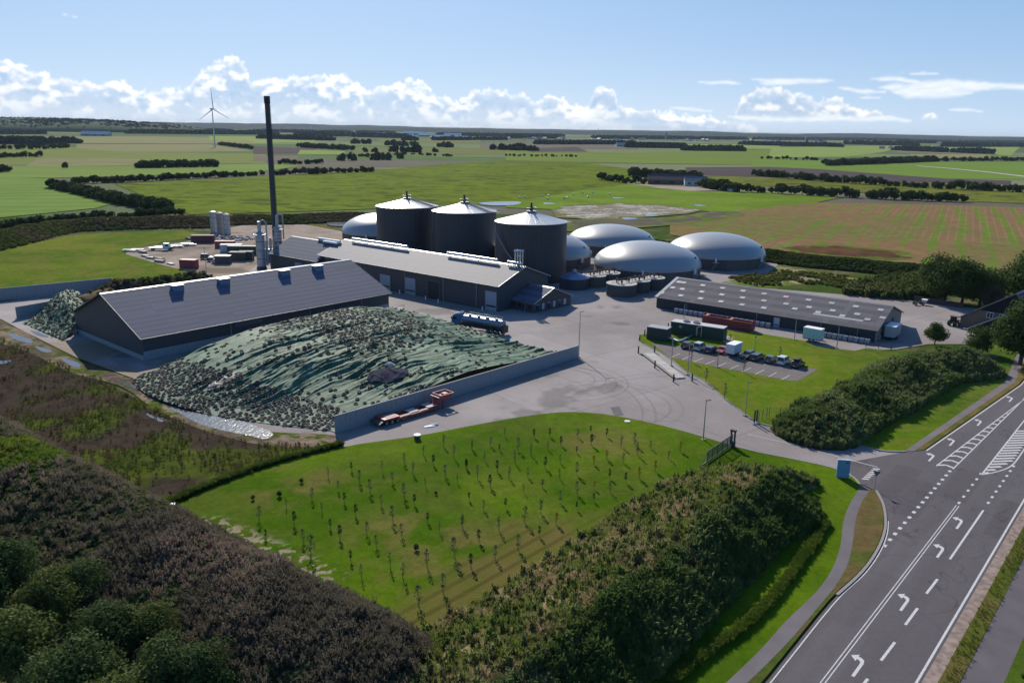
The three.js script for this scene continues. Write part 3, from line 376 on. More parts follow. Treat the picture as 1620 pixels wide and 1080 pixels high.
// ---------------------------------------------------------------- buildings
const M = {
  clad: std([0.045, 0.05, 0.058], 0.55), cladDark: std([0.026, 0.03, 0.036], 0.6), trim: std([0.1, 0.105, 0.115], 0.5), concrete: new THREE.MeshStandardMaterial({ map: texOf(512, 256, (i, j) => { const n = fbm(i / 40, j / 40, 4), s = fbm(i / 9, j / 90, 3); return mul3([0.27, 0.27, 0.275], 0.7 + 0.35 * n + 0.25 * s); }), roughness: 0.9 }),
  steel: std([0.55, 0.56, 0.58], 0.35, 0.85), galv: std([0.42, 0.43, 0.45], 0.45, 0.6, { map: metalGrain }), white: std([0.74, 0.74, 0.74], 0.55), black: std([0.02, 0.02, 0.022], 0.7), dark: std([0.04, 0.042, 0.045], 0.6), green: std([0.022, 0.042, 0.036], 0.6), red: std([0.3, 0.03, 0.025], 0.55), glass: std([0.02, 0.025, 0.03], 0.08), doorGrey: std([0.3, 0.32, 0.36], 0.6), rubber: std([0.018, 0.018, 0.018], 0.85), rust: std([0.12, 0.06, 0.04], 0.8), wood: std([0.2, 0.15, 0.1], 0.85), lampGlass: std([0.6, 0.6, 0.58], 0.3),
};
const tones = (c, r, m = 0, k = [0.9, 1, 1.1, 1.02]) => k.map((f) => std(mul3(c, f), r * (0.94 + 0.06 * f), m, { map: metalGrain }));
const SLATE = tones([0.098, 0.108, 0.16], 0.85, 0, [0.78, 1, 1.16, 1.02]), GREYR = tones([0.205, 0.193, 0.21], 0.72, 0), ETERNIT = tones([0.13, 0.12, 0.13], 0.95, 0, [0.8, 1, 1.15, 0.93]);
const skyMat = [std([0.42, 0.4, 0.41], 0.5), std([0.36, 0.33, 0.33], 0.55), std([0.45, 0.3, 0.27], 0.6)];
// a gabled shed; local x along the eaves, the near eave at z = 0, the far one at z = -W
function shed(o) {
  const t = base('shed', o.label, o.category ?? 'shed', [o.x, o.z], o.th * R);
  t.name = numbered(o.name);
  const { L, W, he, hr } = o, ov = o.ov ?? 0.5, ang = Math.atan2(hr - he, W / 2), ca = Math.cos(ang), ta = Math.tan(ang), pl = o.plinth ?? 0;
  const prof = [[0, pl], [W, pl], [W, he - 0.08], [W / 2, hr - 0.12], [0, he - 0.08]];
  part(t, 'wall', extrude(prof, L).rotateY(Math.PI / 2).translate(L / 2, 0, 0), o.wall ?? M.clad);
  if (pl) { const g = [], n = Math.round(L / 3.2), m = Math.round(W / 3.2); for (let i = 0; i < n; i++) part(t, 'plinth_panel', box(L / n - 0.03, pl, 0.24, (i + 0.5) * L / n, pl / 2, -0.02), M.concrete); for (let i = 0; i < m; i++) part(t, 'plinth_panel', box(0.24, pl * (o.plinthSide ?? 1), W / m - 0.03, 0.02, pl * (o.plinthSide ?? 1) / 2, -(i + 0.5) * W / m), M.concrete); part(t, 'plinth', join(box(L, pl, 0.2, L / 2, pl / 2, -W + 0.1), box(0.2, pl, W - 0.3, L - 0.1, pl / 2, -W / 2)), M.concrete); if (o.plinthSide) part(t, 'wall_skirt', box(0.16, pl * (1 - o.plinthSide), W - 0.3, 0.08, pl * (1 + o.plinthSide) / 2, -W / 2), o.wall ?? M.clad); }
  // roof: near slope of single sheets, far slope in one
  const sl = (W / 2 + ov) / ca, [nu, nv] = o.sheets, su = (L + 2 * ov) / nu, sv = sl / nv, geos = {};
  const onSlope = (s, n) => [-W / 2 + (sl - s) * ca + n * Math.sin(ang), hr - (sl - s) * ca * ta + n * ca];   // s from eave, n above: z, y
  const rr = rng(o.seed ?? 5), sheetGeo = box(su - 0.02, 0.05, sv * 0.93).rotateX(ang + 0.07);
  const sky = o.skylight ? box(su - 0.1, 0.05, sv * 0.62).rotateX(ang) : null;
  for (let v = 0; v < nv; v++) for (let u = 0; u < nu; u++) {
    const [z, y] = onSlope((v + 0.5) * sv, 0.03 + (v % 2) * 0.012); const m = part(t, 'roof_sheet', sheetGeo, o.roof[rr() < 0.15 ? Math.floor(rr() * 4) : v % 2 ? 2 : 0]); m.position.set(-ov + (u + 0.5) * su, y, z);
    if (o.skylight && o.skylight(u, v)) { const [z2, y2] = onSlope((v + 0.5) * sv, 0.09); const k = part(t, 'skylight', sky, skyMat[rr() < 0.12 ? 2 : rr() < 0.3 ? 1 : 0]); k.position.set(-ov + (u + 0.5) * su, y2, z2); }
  }
  part(t, 'roof_deck', box(L + 2 * ov - 0.1, 0.04, sl - 0.05).rotateX(ang).translate(L / 2, hr - sl * Math.sin(ang) / 2 - 0.03, -W / 2 + sl * ca / 2), M.cladDark);
  const back = box(L + 2 * ov, 0.06, sl).rotateX(-ang); part(t, 'roof_slope', back.translate(L / 2, hr - sl * Math.sin(ang) / 2 + 0.03, -W / 2 - sl * ca / 2), o.roof[1]);
  part(t, 'ridge_cap', join(box(L + 2 * ov + 0.06, 0.04, 0.5).rotateX(ang).translate(L / 2, hr + 0.02, -W / 2 + 0.22), box(L + 2 * ov + 0.06, 0.04, 0.5).rotateX(-ang).translate(L / 2, hr + 0.02, -W / 2 - 0.22)), o.capMat ?? M.galv);
  const bl = sl + 0.05; for (const x of [-ov - 0.04, L + ov + 0.04]) part(t, 'barge_board', join(box(0.08, 0.26, bl).rotateX(ang).translate(x, hr - sl * Math.sin(ang) / 2 - 0.03, -W / 2 + sl * ca / 2), box(0.08, 0.26, bl).rotateX(-ang).translate(x, hr - sl * Math.sin(ang) / 2 - 0.03, -W / 2 - sl * ca / 2)), o.bargeMat ?? M.trim);
  const [gz, gy] = onSlope(0, -0.08); part(t, 'gutter', bar([-ov, gy, gz + 0.07], [L + ov, gy, gz + 0.07], 0.11, 8), M.trim);
  for (const f of o.pipes ?? []) part(t, 'downpipe', bar([f * L, 0.1, 0.12], [f * L, gy, 0.12], 0.09, 6), M.galv);
  t.userData.label = o.label;
  const u = [Math.cos(o.th * R), -Math.sin(o.th * R)];
  return { t, ridge: (s, up = 0, off = 0) => [s * L, hr + up - Math.abs(off) * ta, -W / 2 + off], lx: (p) => (p[0] - o.x) * u[0] + (p[1] - o.z) * u[1], onSlope, sl, L, W, he, hr, ang };
}
function door(t, x, w, h, mat, z = 0.05) { const d = part(t, 'door', box(w, h, 0.1, x, h / 2, z), mat); const n = 6; for (let i = 1; i < n; i++) part(d, 'door_panel', box(w - 0.06, h / n - 0.05, 0.04, x, (i - 0.5) * h / n, z + 0.06), mat); part(d, 'window', box(w - 0.5, h / n * 0.55, 0.03, x, h / n * 1.55, z + 0.075), M.black); part(d, 'frame', join(box(0.14, h + 0.1, 0.16, x - w / 2 - 0.06, h / 2, z), box(0.14, h + 0.1, 0.16, x + w / 2 + 0.06, h / 2, z), box(w + 0.26, 0.14, 0.16, x, h + 0.1, z)), M.trim); return d; }
// A: the storage shed at the front left
const A = shed({ name: 'storage_shed', label: 'long dark storage shed with slate blue roof beside the green covered heap', x: -76.5, z: -158.8, th: 49.5, L: 66.5, W: 34, he: 5.2, hr: 12, ov: 0.6, plinth: 2.1, plinthSide: 0.55, sheets: [9, 22], roof: SLATE, pipes: [0.3, 0.62, 0.86], capMat: std([0.6, 0.6, 0.62], 0.4, 0.3), seed: 3 });
for (const f of [0.235, 0.41, 0.665, 0.82]) { const s = A.sl * 0.86, [z, y] = A.onSlope(s, 0); const b = part(A.t, 'roof_vent', box(2.5, 1.3, 1.7, f * A.L, y + 0.35, z), std([0.14, 0.18, 0.25], 0.6)); part(b, 'vent_lid', box(2.7, 0.12, 1.9, f * A.L, y + 1.06, z), M.galv); }
part(A.t, 'wall_window', box(7, 1.1, 0.06, A.L * 0.37, 4.2, 0.05), std([0.08, 0.1, 0.12], 0.3));
{ const g = base('loading_ramp', 'grey concrete ramp block at the far corner of the slate roofed shed', 'ramp', [-33.57, -201.19], 49.5 * R); part(g, 'slab', extrude([[-6, 0], [6, 0], [6, 1.9], [4, 1.9], [-6, 0.6]], 3.2, 0.05), M.concrete); part(g, 'guard_rail', join(bar([-5, 1.7, 1.5], [5.9, 2.9, 1.5], 0.05), bar([5.9, 1.9, 1.5], [5.9, 2.9, 1.5], 0.05), bar([0, 1.2, 1.5], [0, 2.25, 1.5], 0.05)), M.rust); }
// B: the process building
const B = shed({ name: 'process_hall', label: 'long dark process hall with pale roller doors in front of the three tall tanks', x: -63.5, z: -258.5, th: -39.2, L: 76.8, W: 22.3, he: 7.3, hr: 11.2, sheets: [14, 12], roof: GREYR, pipes: [0.27, 0.53, 0.735, 0.9], bargeMat: M.galv, seed: 4 });
for (const [p, w, h, m] of [[[-39.42, -237.58], 4.6, 4.6, M.doorGrey], [[-30.93, -230.65], 4.4, 5, M.doorGrey], [[-5.98, -211.38], 4, 5.4, M.doorGrey]]) door(B.t, B.lx(p), w, h, m);
{ const x = B.lx([-22.8, -224.99]); const d = part(B.t, 'open_door', box(4.6, 5.2, 0.08, x, 2.6, 0.04), M.black); part(d, 'frame', join(box(0.2, 5.4, 0.3, x - 2.4, 2.7, 0.08), box(0.2, 5.4, 0.3, x + 2.4, 2.7, 0.08), box(5, 0.2, 0.3, x, 5.4, 0.08)), M.trim); }
for (const p of [[-33.68, -232.29], [-25.06, -223.94], [-21.05, -219.96], [-8.21, -211.22]]) { const b = base('bollard', 'white impact bollard guarding a door of the long process hall', 'bollard', p, 0, 'bollards at the process hall doors'); part(b, 'post', cyl(0.16, 0.16, 1.2, 0, 0, 0, 10), M.white); part(b, 'cap', new THREE.SphereGeometry(0.16, 10, 6, 0, 6.29, 0, 1.57).translate(0, 1.2, 0), M.white); }
// silver ducts along its ridge
const ducts = [[0.06, 0.4, 'silver duct on the ridge of the process hall, at its far left part'], [0.63, 0.88, 'silver duct on the ridge of the process hall, between the middle and the right end'], [0.935, 0.992, 'short silver duct at the near right end of the process hall ridge']];
for (const [a, b, label] of ducts) {
  const t = base('roof_duct', label, 'duct', [-63.5, -258.5], -39.2 * R); const y = B.hr + 0.75, z = -B.W / 2 + 0.9, x0 = a * B.L, x1 = b * B.L;
  part(t, 'pipe', join(bar([x0, y, z], [x1, y, z], 0.45, 14)), M.steel); for (const x of [x0, x1]) part(t, 'end_cap', new THREE.SphereGeometry(0.46, 12, 8).translate(x, y, z), M.steel);
  const n = Math.max(2, Math.round((x1 - x0) / 7)); for (let i = 0; i <= n; i++) { const x = lerp(x0 + 0.4, x1 - 0.4, i / n); part(t, 'support', join(box(0.12, 1.2, 0.12, x, y - 0.75, z + 0.4), box(0.12, 1.1, 0.12, x, y - 0.6, z - 0.4)), M.dark); part(t, 'flange', new THREE.TorusGeometry(0.46, 0.045, 6, 14).rotateY(Math.PI / 2).translate(x, y, z), M.galv); }
}
{ const t = base('vent_stack', 'cluster of silver vent pipes with caps on the right end of the process hall', 'vents', [-63.5, -258.5], -39.2 * R); for (let i = 0; i < 5; i++) { const x = B.L * 0.96 + (i % 3) * 0.9, z = -B.W / 2 - 0.8 + Math.floor(i / 3) * 1.1; part(t, 'pipe', cyl(0.2, 0.2, 4.2, x, B.hr - 0.2, z, 10), M.steel); part(t, 'cowl', cyl(0.45, 0.12, 0.4, x, B.hr + 4, z, 12), M.steel); } part(t, 'crossbar', bar([B.L * 0.955, B.hr + 2.6, -B.W / 2 - 0.8], [B.L * 0.99, B.hr + 2.6, -B.W / 2 - 0.8], 0.06), M.steel); }
// C: the rear part
const Cc = shed({ name: 'rear_hall', label: 'rear hall with grey roof left of the process hall, below the chimney', x: -83.7, z: -271.6, th: -38, L: 25.2, W: 20, he: 5.6, hr: 10.3, sheets: [5, 12], roof: SLATE, seed: 8 });
door(Cc.t, Cc.L * 0.62, 3.6, 3.8, M.doorGrey);
for (const [a, z0, label] of [[0.55, 0, 'long pale roof pipe on the ridge of the rear hall'], [0.72, 1.3, 'second pale roof pipe lying lower on the rear hall roof']]) { const t = base('roof_duct', label, 'duct', [-83.7, -271.6], -38 * R); part(t, 'pipe', bar([a * Cc.L, Cc.hr + 0.6 - z0 * 0.4, -10 + z0], [Cc.L, Cc.hr + 0.6 - z0 * 0.4, -10 + z0], 0.4, 12), M.white); for (const f of [0.05, 0.55, 0.95]) part(t, 'support', box(0.2, 0.9, 0.2, lerp(a, 1, f) * Cc.L, Cc.hr + 0.1 - z0 * 0.4, -10 + z0), M.dark); }
// F: the office annex
const Fx = shed({ name: 'office_annex', label: 'low office annex with blue grey roof at the right gable of the process hall', x: -1.8, z: -216.1, th: -43, L: 10.2, W: 15.8, he: 2.9, hr: 6, sheets: [4, 6], roof: SLATE, bargeMat: M.galv, plinth: 0, seed: 6 });
for (let i = 0; i < 5; i++) part(Fx.t, 'window', box(1.2, 1.1, 0.06, 1.2 + i * 1.9, 1.5, 0.04), M.glass);
for (let i = 0; i < 6; i++) { const w = part(Fx.t, 'window', box(0.06, 1.5, 0.9, Fx.L + 0.04, 1.4, -1.6 - i * 2.3), i % 2 ? std([0.4, 0.45, 0.5], 0.3) : M.glass); part(w, 'frame', box(0.08, 0.08, 1.0, Fx.L + 0.05, 2.2, -1.6 - i * 2.3), M.white); }
part(Fx.t, 'downpipe', bar([7.2, 0, 0.15], [7.2, 2.7, 0.15], 0.08), M.galv);
// D: the long barn on the right
const D = shed({ name: 'long_barn', label: 'long low barn with grey sheet roof and pale skylights behind the car park', category: 'barn', x: 40.4, z: -218.9, th: -37.5, L: 58, W: 25.2, he: 3.3, hr: 7, sheets: [40, 7], roof: ETERNIT, pipes: [0.16, 0.5, 0.78, 0.93], wall: M.cladDark, seed: 9,
  skylight: (u, v) => (v === 5 && u % 4 === 2) || (v === 3 && u % 4 === 3) || (v === 1 && u % 4 === 0 && u < 22) || (v === 2 && u % 4 === 1 && u > 24) || (v < 6 && v % 2 === 1 && u === 1 && v > 2) });
part(D.t, 'skylight_strip', (() => { const [z, y] = D.onSlope(D.sl * 0.27, 0.1); return box(12, 0.05, 0.9).rotateX(D.ang).translate(D.L * 0.83, y, z); })(), skyMat[1]);
part(D.t, 'gable_sheet', join(box(0.9, 0.06, D.sl).rotateX(D.ang).translate(0.05, (D.he + D.hr) / 2 + 0.02, -D.W / 4 + 0.3)), std([0.3, 0.3, 0.34], 0.7));
door(D.t, D.lx([67.9, -198.49]), 1.5, 2.5, std([0.5, 0.5, 0.52], 0.5));
part(D.t, 'gable_wall', extrude([[0, 0], [D.W, 0], [D.W, D.he], [D.W / 2, D.hr - 0.3], [0, D.he]], 0.1).rotateY(Math.PI / 2).translate(D.L + 0.06, 0, 0), dull([0.36, 0.29, 0.25]));
{ const d = part(D.t, 'sliding_door', box(0.12, 3.4, 4.2, D.L + 0.2, 1.7, -12), std([0.13, 0.14, 0.17], 0.6)); part(d, 'opening', box(0.05, 3.6, 2.4, D.L + 0.14, 1.8, -15.4), M.black); }
// E: the farmhouse wing at the right edge
const gableAt = (p, th, W) => ({ x: p[0] + Math.sin(th * R) * W, z: p[1] + Math.cos(th * R) * W });
const brick = dull([0.24, 0.165, 0.12]);
const E = shed({ name: 'farmhouse', label: 'big farmhouse with brick gable, dark boarded top and two small white windows', category: 'house', ...gableAt([116.42, -201.76], 44, 23), th: 44, L: 13, W: 23, he: 2.8, hr: 10.6, sheets: [5, 7], roof: tones([0.04, 0.038, 0.042], 0.85), wall: brick, capMat: M.trim, seed: 11 });
{ const k = (5.2 - 2.8) / (10.6 - 2.8) * 11.5; part(E.t, 'gable_cladding', extrude([[k, 5.25], [23 - k, 5.25], [11.5, 10.4]], 0.1).rotateY(Math.PI / 2).translate(-0.04, 0, 0), dull([0.03, 0.03, 0.034])); }
for (const z of [-16.4, -13.6]) { const w = part(E.t, 'window', box(0.1, 1.25, 1.3, -0.05, 4.3, z), M.glass); part(w, 'frame', join(box(0.14, 0.14, 1.5, -0.06, 4.98, z), box(0.14, 0.14, 1.5, -0.06, 3.62, z), box(0.14, 1.3, 0.1, -0.06, 4.3, z), box(0.14, 1.3, 0.12, -0.06, 4.3, z - 0.7), box(0.14, 1.3, 0.12, -0.06, 4.3, z + 0.7)), M.white); }
const E2 = shed({ name: 'farmhouse_annex', label: 'low dark annex with pale verge in front of the brick gable, half hidden by trees', category: 'house', ...gableAt([116.13, -197.06], 44, 15), th: 44, L: 5, W: 15, he: 0.9, hr: 5.6, sheets: [3, 5], roof: tones([0.04, 0.038, 0.042], 0.85), wall: dull([0.045, 0.04, 0.04]), bargeMat: M.galv, capMat: M.trim, seed: 12 });
part(E2.t, 'window', box(0.06, 0.8, 1.6, -0.03, 1.6, -7.5), M.glass);

// ---------------------------------------------------------------- tall tanks, domes, small tanks
const tankWall = new THREE.MeshStandardMaterial({ map: texOf(1024, 128, (i, j) => { const seam = (i % 21 < 2) ? 0.55 : 1, b = (j % 32 < 1) ? 0.8 : 1; return mul3([0.042, 0.047, 0.058], 0.72 * seam * b * (0.85 + 0.3 * fbm(i / 30, j / 60, 3))); }), roughness: 0.5 });
const coneMat = tones([0.62, 0.62, 0.63], 0.36, 0.35, [0.94, 1, 1.04, 0.98]);
function tallTank([x, z], r, h, apex, label, walk) {
  const t = base('digester_tank', label, 'tank', [x, z], 0.12);
  const body = part(t, 'wall', new THREE.CylinderGeometry(r, r, h, 96, 1, true).translate(0, h / 2, 0), tankWall);
  part(t, 'rim', new THREE.TorusGeometry(r + 0.04, 0.14, 6, 96).rotateX(Math.PI / 2).translate(0, h, 0), M.dark);
  part(t, 'foundation', cyl(r + 0.5, r + 0.5, 0.35, 0, 0, 0, 64), M.concrete);
  const n = 28; for (let i = 0; i < n; i++) { const g = new THREE.ConeGeometry(r + 0.25, apex - h, 3, 1, true, i / n * 2 * Math.PI, 2 * Math.PI / n).translate(0, (apex + h) / 2 + 0.02, 0); part(t, 'roof_panel', g, coneMat[(i * 7) % 4]); const a = i / n * 2 * Math.PI; part(t, 'roof_seam', bar([Math.sin(a) * r, h + 0.08, Math.cos(a) * r], [Math.sin(a) * 0.6, apex - 0.12, Math.cos(a) * 0.6], 0.045, 4), coneMat[0]); }
  const top = part(t, 'roof_platform', join(cyl(1.7, 1.7, 0.12, 0, apex - 0.05, 0, 20)), M.galv);
  part(top, 'guard_rail', join(...[0, 1, 2, 3, 4, 5, 6, 7].map((k) => bar([1.6 * Math.cos(k * 0.785), apex, 1.6 * Math.sin(k * 0.785)], [1.6 * Math.cos(k * 0.785), apex + 1.1, 1.6 * Math.sin(k * 0.785)], 0.04, 4)), new THREE.TorusGeometry(1.6, 0.04, 4, 24).rotateX(Math.PI / 2).translate(0, apex + 1.1, 0)), M.galv);
  part(t, 'mixer_motor', join(cyl(0.55, 0.45, 1.4, 0, apex, 0, 12), cyl(0.32, 0.32, 1.3, 0, apex + 1.4, 0, 12), box(0.8, 0.5, 0.5, 0.3, apex + 0.9, 0)), M.black);
  // the catwalk down the roof and on to the next tank
  if (walk) { const [a, len] = walk, dx = Math.cos(a), dz = Math.sin(a), P = (s, y, o) => [dx * s - dz * o, y, dz * s + dx * o], yy = (s) => s < r ? lerp(apex + 0.15, h + 0.4, s / r) : h + 0.4; const w = part(t, 'catwalk', join(...[-0.5, 0.5].map((o) => bar(P(1.4, yy(1.4), o), P(r, yy(r), o), 0.12, 5)), ...[-0.5, 0.5].map((o) => bar(P(r, yy(r), o), P(len, yy(len), o), 0.12, 5)), ...Array.from({ length: 16 }, (_, i) => { const s = lerp(1.5, len - 0.3, i / 15); return bar(P(s, yy(s), -0.5), P(s, yy(s), 0.5), 0.1, 4); })), M.dark); part(w, 'handrail', join(...[-0.55, 0.55].flatMap((o) => [bar(P(1.4, yy(1.4) + 1.1, o), P(r, yy(r) + 1.1, o), 0.05, 4), bar(P(r, yy(r) + 1.1, o), P(len, yy(len) + 1.1, o), 0.05, 4), ...Array.from({ length: 10 }, (_, i) => { const s = lerp(1.5, len, i / 9); return bar(P(s, yy(s), o), P(s, yy(s) + 1.1, o), 0.04, 4); })])), M.galv); }
  return t;
}
tallTank([-41.5, -311], 11.9, 18.6, 21.6, 'tall dark tank with pale cone roof, the left and rearmost of the three', [0.55, 17]);
tallTank([-18.2, -293], 11.7, 18.9, 22, 'tall dark tank with pale cone roof, in the middle of the three', [0.75, 17]);
const T3 = tallTank([5.6, -260], 11.7, 19.1, 22.4, 'tall dark tank with pale cone roof, the right and nearest of the three', null);
{ const pts = []; for (let i = 0; i <= 24; i++) { const f = i / 24, a = lerp(2.75, 1.75, f); pts.push([Math.cos(a) * 12.6, lerp(16, 1.5, f), Math.sin(a) * 12.6]); } const s = part(T3, 'spiral_stair', join(tube(pts, 0.28, 48, 6)), M.trim); part(s, 'handrail', tube(pts.map(([x, y, z]) => [x * 1.05, y + 1, z * 1.05]), 0.07, 48, 5), M.galv); }
const pvc = new THREE.MeshPhysicalMaterial({ color: C(0.27, 0.275, 0.285), roughness: 0.36, clearcoat: 0.35, clearcoatRoughness: 0.35 });
const staveMat = [std([0.105, 0.085, 0.075], 0.85), std([0.12, 0.1, 0.088], 0.85), std([0.09, 0.075, 0.068], 0.85)];
function dome([x, z], r, hw, ha, label) {
  const t = base('gas_dome', label, 'gas dome', [x, z], 0.4), c = ha - hw, pts = [];
  for (let i = 0; i <= 28; i++) { const a = i / 28 * Math.PI / 2; pts.push(new THREE.Vector2(r * Math.cos(a) * 1.005, hw + c * Math.sin(a))); } pts[28].x = 0.001;
  part(t, 'membrane', new THREE.LatheGeometry(pts, 96), pvc);
  const n = 60; const st = new THREE.CylinderGeometry(r - 0.1, r - 0.1, hw, 2, 1, true, 0, 2 * Math.PI / n * 0.985).translate(0, hw / 2, 0); for (let i = 0; i < n; i++) { const p = part(t, 'wall_panel', st, staveMat[(i * 5 + (i % 7)) % 3]); p.rotation.y = i / n * 2 * Math.PI; }
  part(t, 'wall', new THREE.CylinderGeometry(r - 0.16, r - 0.16, hw, 64, 1, true).translate(0, hw / 2, 0), M.dark);
  part(t, 'clamp_ring', new THREE.TorusGeometry(r + 0.02, 0.1, 6, 96).rotateX(Math.PI / 2).translate(0, hw, 0), M.galv);
  for (const [a, y, k] of [[1.15, hw - 1.2, 0], [2.2, hw - 1, 1]]) { const q = part(t, 'service_platform', box(2.4, 0.12, 1.1, Math.cos(a) * (r + 0.6), y, Math.sin(a) * (r + 0.6), -a + Math.PI / 2), M.galv); part(q, 'ladder', join(bar([Math.cos(a) * (r + 1) - 1.6, 0, Math.sin(a) * (r + 1)], [Math.cos(a) * (r + 1) + 0.8, y, Math.sin(a) * (r + 1)], 0.07), bar([Math.cos(a) * (r + 1) - 1.6, 1, Math.sin(a) * (r + 1)], [Math.cos(a) * (r + 1) + 0.8, y + 1, Math.sin(a) * (r + 1)], 0.05)), M.galv); part(q, 'control_box', box(0.7, 1.6, 0.5, Math.cos(a) * (r + 0.6), y + 0.85, Math.sin(a) * (r + 0.6), -a), M.white); }
  const a = 0.85, k = 0.9; part(t, 'view_port', new THREE.SphereGeometry(0.45, 10, 8).translate(Math.cos(a) * r * k, hw + c * Math.sin(Math.acos(k)), Math.sin(a) * r * k), M.black);
  part(t, 'blower', join(box(1.6, 1.2, 1, Math.cos(0.1) * (r + 0.8), hw - 0.3, Math.sin(0.1) * (r + 0.8)), cyl(0.25, 0.25, 1.6, r + 0.8, hw, 1, 10)), M.galv);
  return t;
}
dome([11, -291], 17.5, 4, 11.6, 'grey gas dome partly hidden behind the nearest tall tank');
dome([40, -327], 17.8, 4, 10.8, 'grey gas dome standing farthest back of the four on the right');
dome([46, -271.5], 18.2, 4, 11.6, 'grey gas dome nearest to the camera, behind the row of small tanks');
dome([76.5, -300], 18.2, 4, 11.4, 'grey gas dome on brown panelled wall standing farthest to the right');
dome([-57, -347], 17.5, 4, 12, 'bluish gas dome peeking out left of the rearmost tall tank');
const lidMat = std([0.36, 0.34, 0.33], 0.8, 0, { map: metalGrain });
function smallTank([x, z], r, h, label, cone, turn = 0.7) {
  const t = base('small_tank', label, 'tank', [x, z], turn);
  part(t, 'wall', new THREE.CylinderGeometry(r, r, h, 40, 1, true).translate(0, h / 2, 0), cone ? std([0.04, 0.05, 0.065], 0.4, 0.3) : std([0.075, 0.075, 0.07], 0.8));
  part(t, 'lid', cone ? cyl(r + 0.1, 0.4, 1.7, 0, h, 0, 40) : cyl(r + 0.12, r + 0.12, 0.22, 0, h, 0, 40), cone ? std([0.09, 0.15, 0.28], 0.35, 0.3) : lidMat);
  part(t, 'footing', cyl(r + 0.25, r + 0.25, 0.3, 0, 0, 0, 40), M.concrete);
  const ns = 26; const rib = box(0.08, h - 0.3, 0.1, r + 0.02, h / 2, 0); for (let i = 0; i < ns; i++) { const p = part(t, 'wall_rib', rib, M.dark); p.rotation.y = i / ns * 2 * Math.PI; }
  if (!cone) {
    for (const [a, k] of [[0.3, 0.55], [2.4, 0.6], [4.2, 0.35]]) { const m = part(t, 'agitator', join(cyl(0.16, 0.16, 1.7, Math.cos(a) * r * k, h, Math.sin(a) * r * k, 8), cyl(0.32, 0.32, 0.5, Math.cos(a) * r * k, h + 0.9, Math.sin(a) * r * k, 10)), M.dark); }
    part(t, 'handrail', join(bar([-r, h + 1.1, 0.3], [r, h + 1.1, 0.3], 0.05, 4), bar([-r, h + 0.6, 0.3], [r, h + 0.6, 0.3], 0.04, 4), ...[-1, -0.5, 0, 0.5, 1].map((k) => bar([k * r, h, 0.3], [k * r, h + 1.1, 0.3], 0.05, 4))), M.rust);
    part(t, 'hatch', box(0.9, 0.15, 0.9, -r * 0.3, h + 0.28, r * 0.4), M.galv);
  } else { part(t, 'cap', join(cyl(0.5, 0.5, 0.6, 0, h + 1.6, 0, 14), cyl(0.7, 0.4, 0.3, 0, h + 2.2, 0, 14)), M.galv); part(t, 'handrail', new THREE.TorusGeometry(1.1, 0.05, 4, 24).rotateX(Math.PI / 2).translate(0, h + 2.2, 0), M.galv); }
  return t;
}
smallTank([32.6, -235], 4.5, 3.7, 'nearest and largest of the small flat topped tanks, by the barn corner');
smallTank([38.6, -240.6], 3.5, 3.7, 'small flat topped tank second from the barn side, right of the nearest one');
smallTank([44, -245.6], 3.4, 3.7, 'small flat topped tank close to the gas dome, farthest of the right hand row');
smallTank([19.2, -245], 4.6, 3.6, 'dark small tank with a blue cone lid beside the tall tank', true);
smallTank([25.6, -248.6], 3.8, 3.6, 'small flat topped tank right behind the blue coned one');
smallTank([31, -253.6], 3.5, 3.6, 'small flat topped tank farthest of the left hand row, before the dome');
{ // pipe bridges over the two rows of small tanks
  for (const [a, b, label] of [[[31, -233.6], [46, -247.4], 'rusty pipe bridge over the right hand row of small tanks'], [[22, -244.6], [33, -255], 'rusty pipe bridge over the left hand row of small tanks']]) { const dx = b[0] - a[0], dz = b[1] - a[1], l = Math.hypot(dx, dz), t = base('pipe_bridge', label, 'pipes', a, Math.atan2(-dz, dx)); part(t, 'pipe', join(bar([0, 5.2, 0], [l, 5.2, 0], 0.13, 8), bar([0, 4.9, 0.3], [l, 4.9, 0.3], 0.09, 8)), M.rust); for (let i = 0; i < 6; i++) part(t, 'stand', bar([0.4 + i * (l - 0.8) / 5, 3.8, 0.1], [0.4 + i * (l - 0.8) / 5, 5.2, 0.1], 0.07, 5), M.rust); }
}
for (const [i, p] of [[-74.44, -339.53], [-70.16, -337.1], [-66.08, -334.7], [-61.27, -332.42]].entries()) smallTank([p[0] + 6, p[1] - 8], 2.6, 4.6, ['round tank at the left end of the four behind the hall roof', 'second from the left of the four round tanks behind the hall roof', 'third from the left of the four round tanks behind the hall roof', 'round tank at the right end of the four behind the hall roof'][i]);
// chimney, scrubbers, silos
{ const h = 58.02, t = base('chimney', 'tall slim black chimney rising far above the horizon', 'chimney', [-90.25, -300.93]); part(t, 'shaft', cyl(1.05, 0.92, h - 2.6, 0, 0, 0, 28), M.dark); part(t, 'head', cyl(1.08, 1.08, 2.6, 0, h - 2.6, 0, 28), M.black); for (let i = 1; i < 7; i++) part(t, 'flange', new THREE.TorusGeometry(1.02, 0.07, 6, 28).rotateX(Math.PI / 2).translate(0, i * h / 7.2, 0), M.dark); part(t, 'ladder', join(bar([1.15, 1, 0.3], [1.02, h - 3, 0.3], 0.05, 4), bar([1.15, 1, -0.3], [1.02, h - 3, -0.3], 0.05, 4)), M.dark); part(t, 'base_plate', cyl(1.7, 1.7, 0.5, 0, 0, 0, 28), M.concrete); }
const cladSteel = new THREE.MeshStandardMaterial({ map: texOf(128, 256, (i, j) => mul3([0.42, 0.43, 0.46], (j % 28 < 2 ? 0.6 : 1) * (0.7 + 0.5 * fbm(i / 12, j / 30, 3)))), roughness: 0.38, metalness: 0.5 });
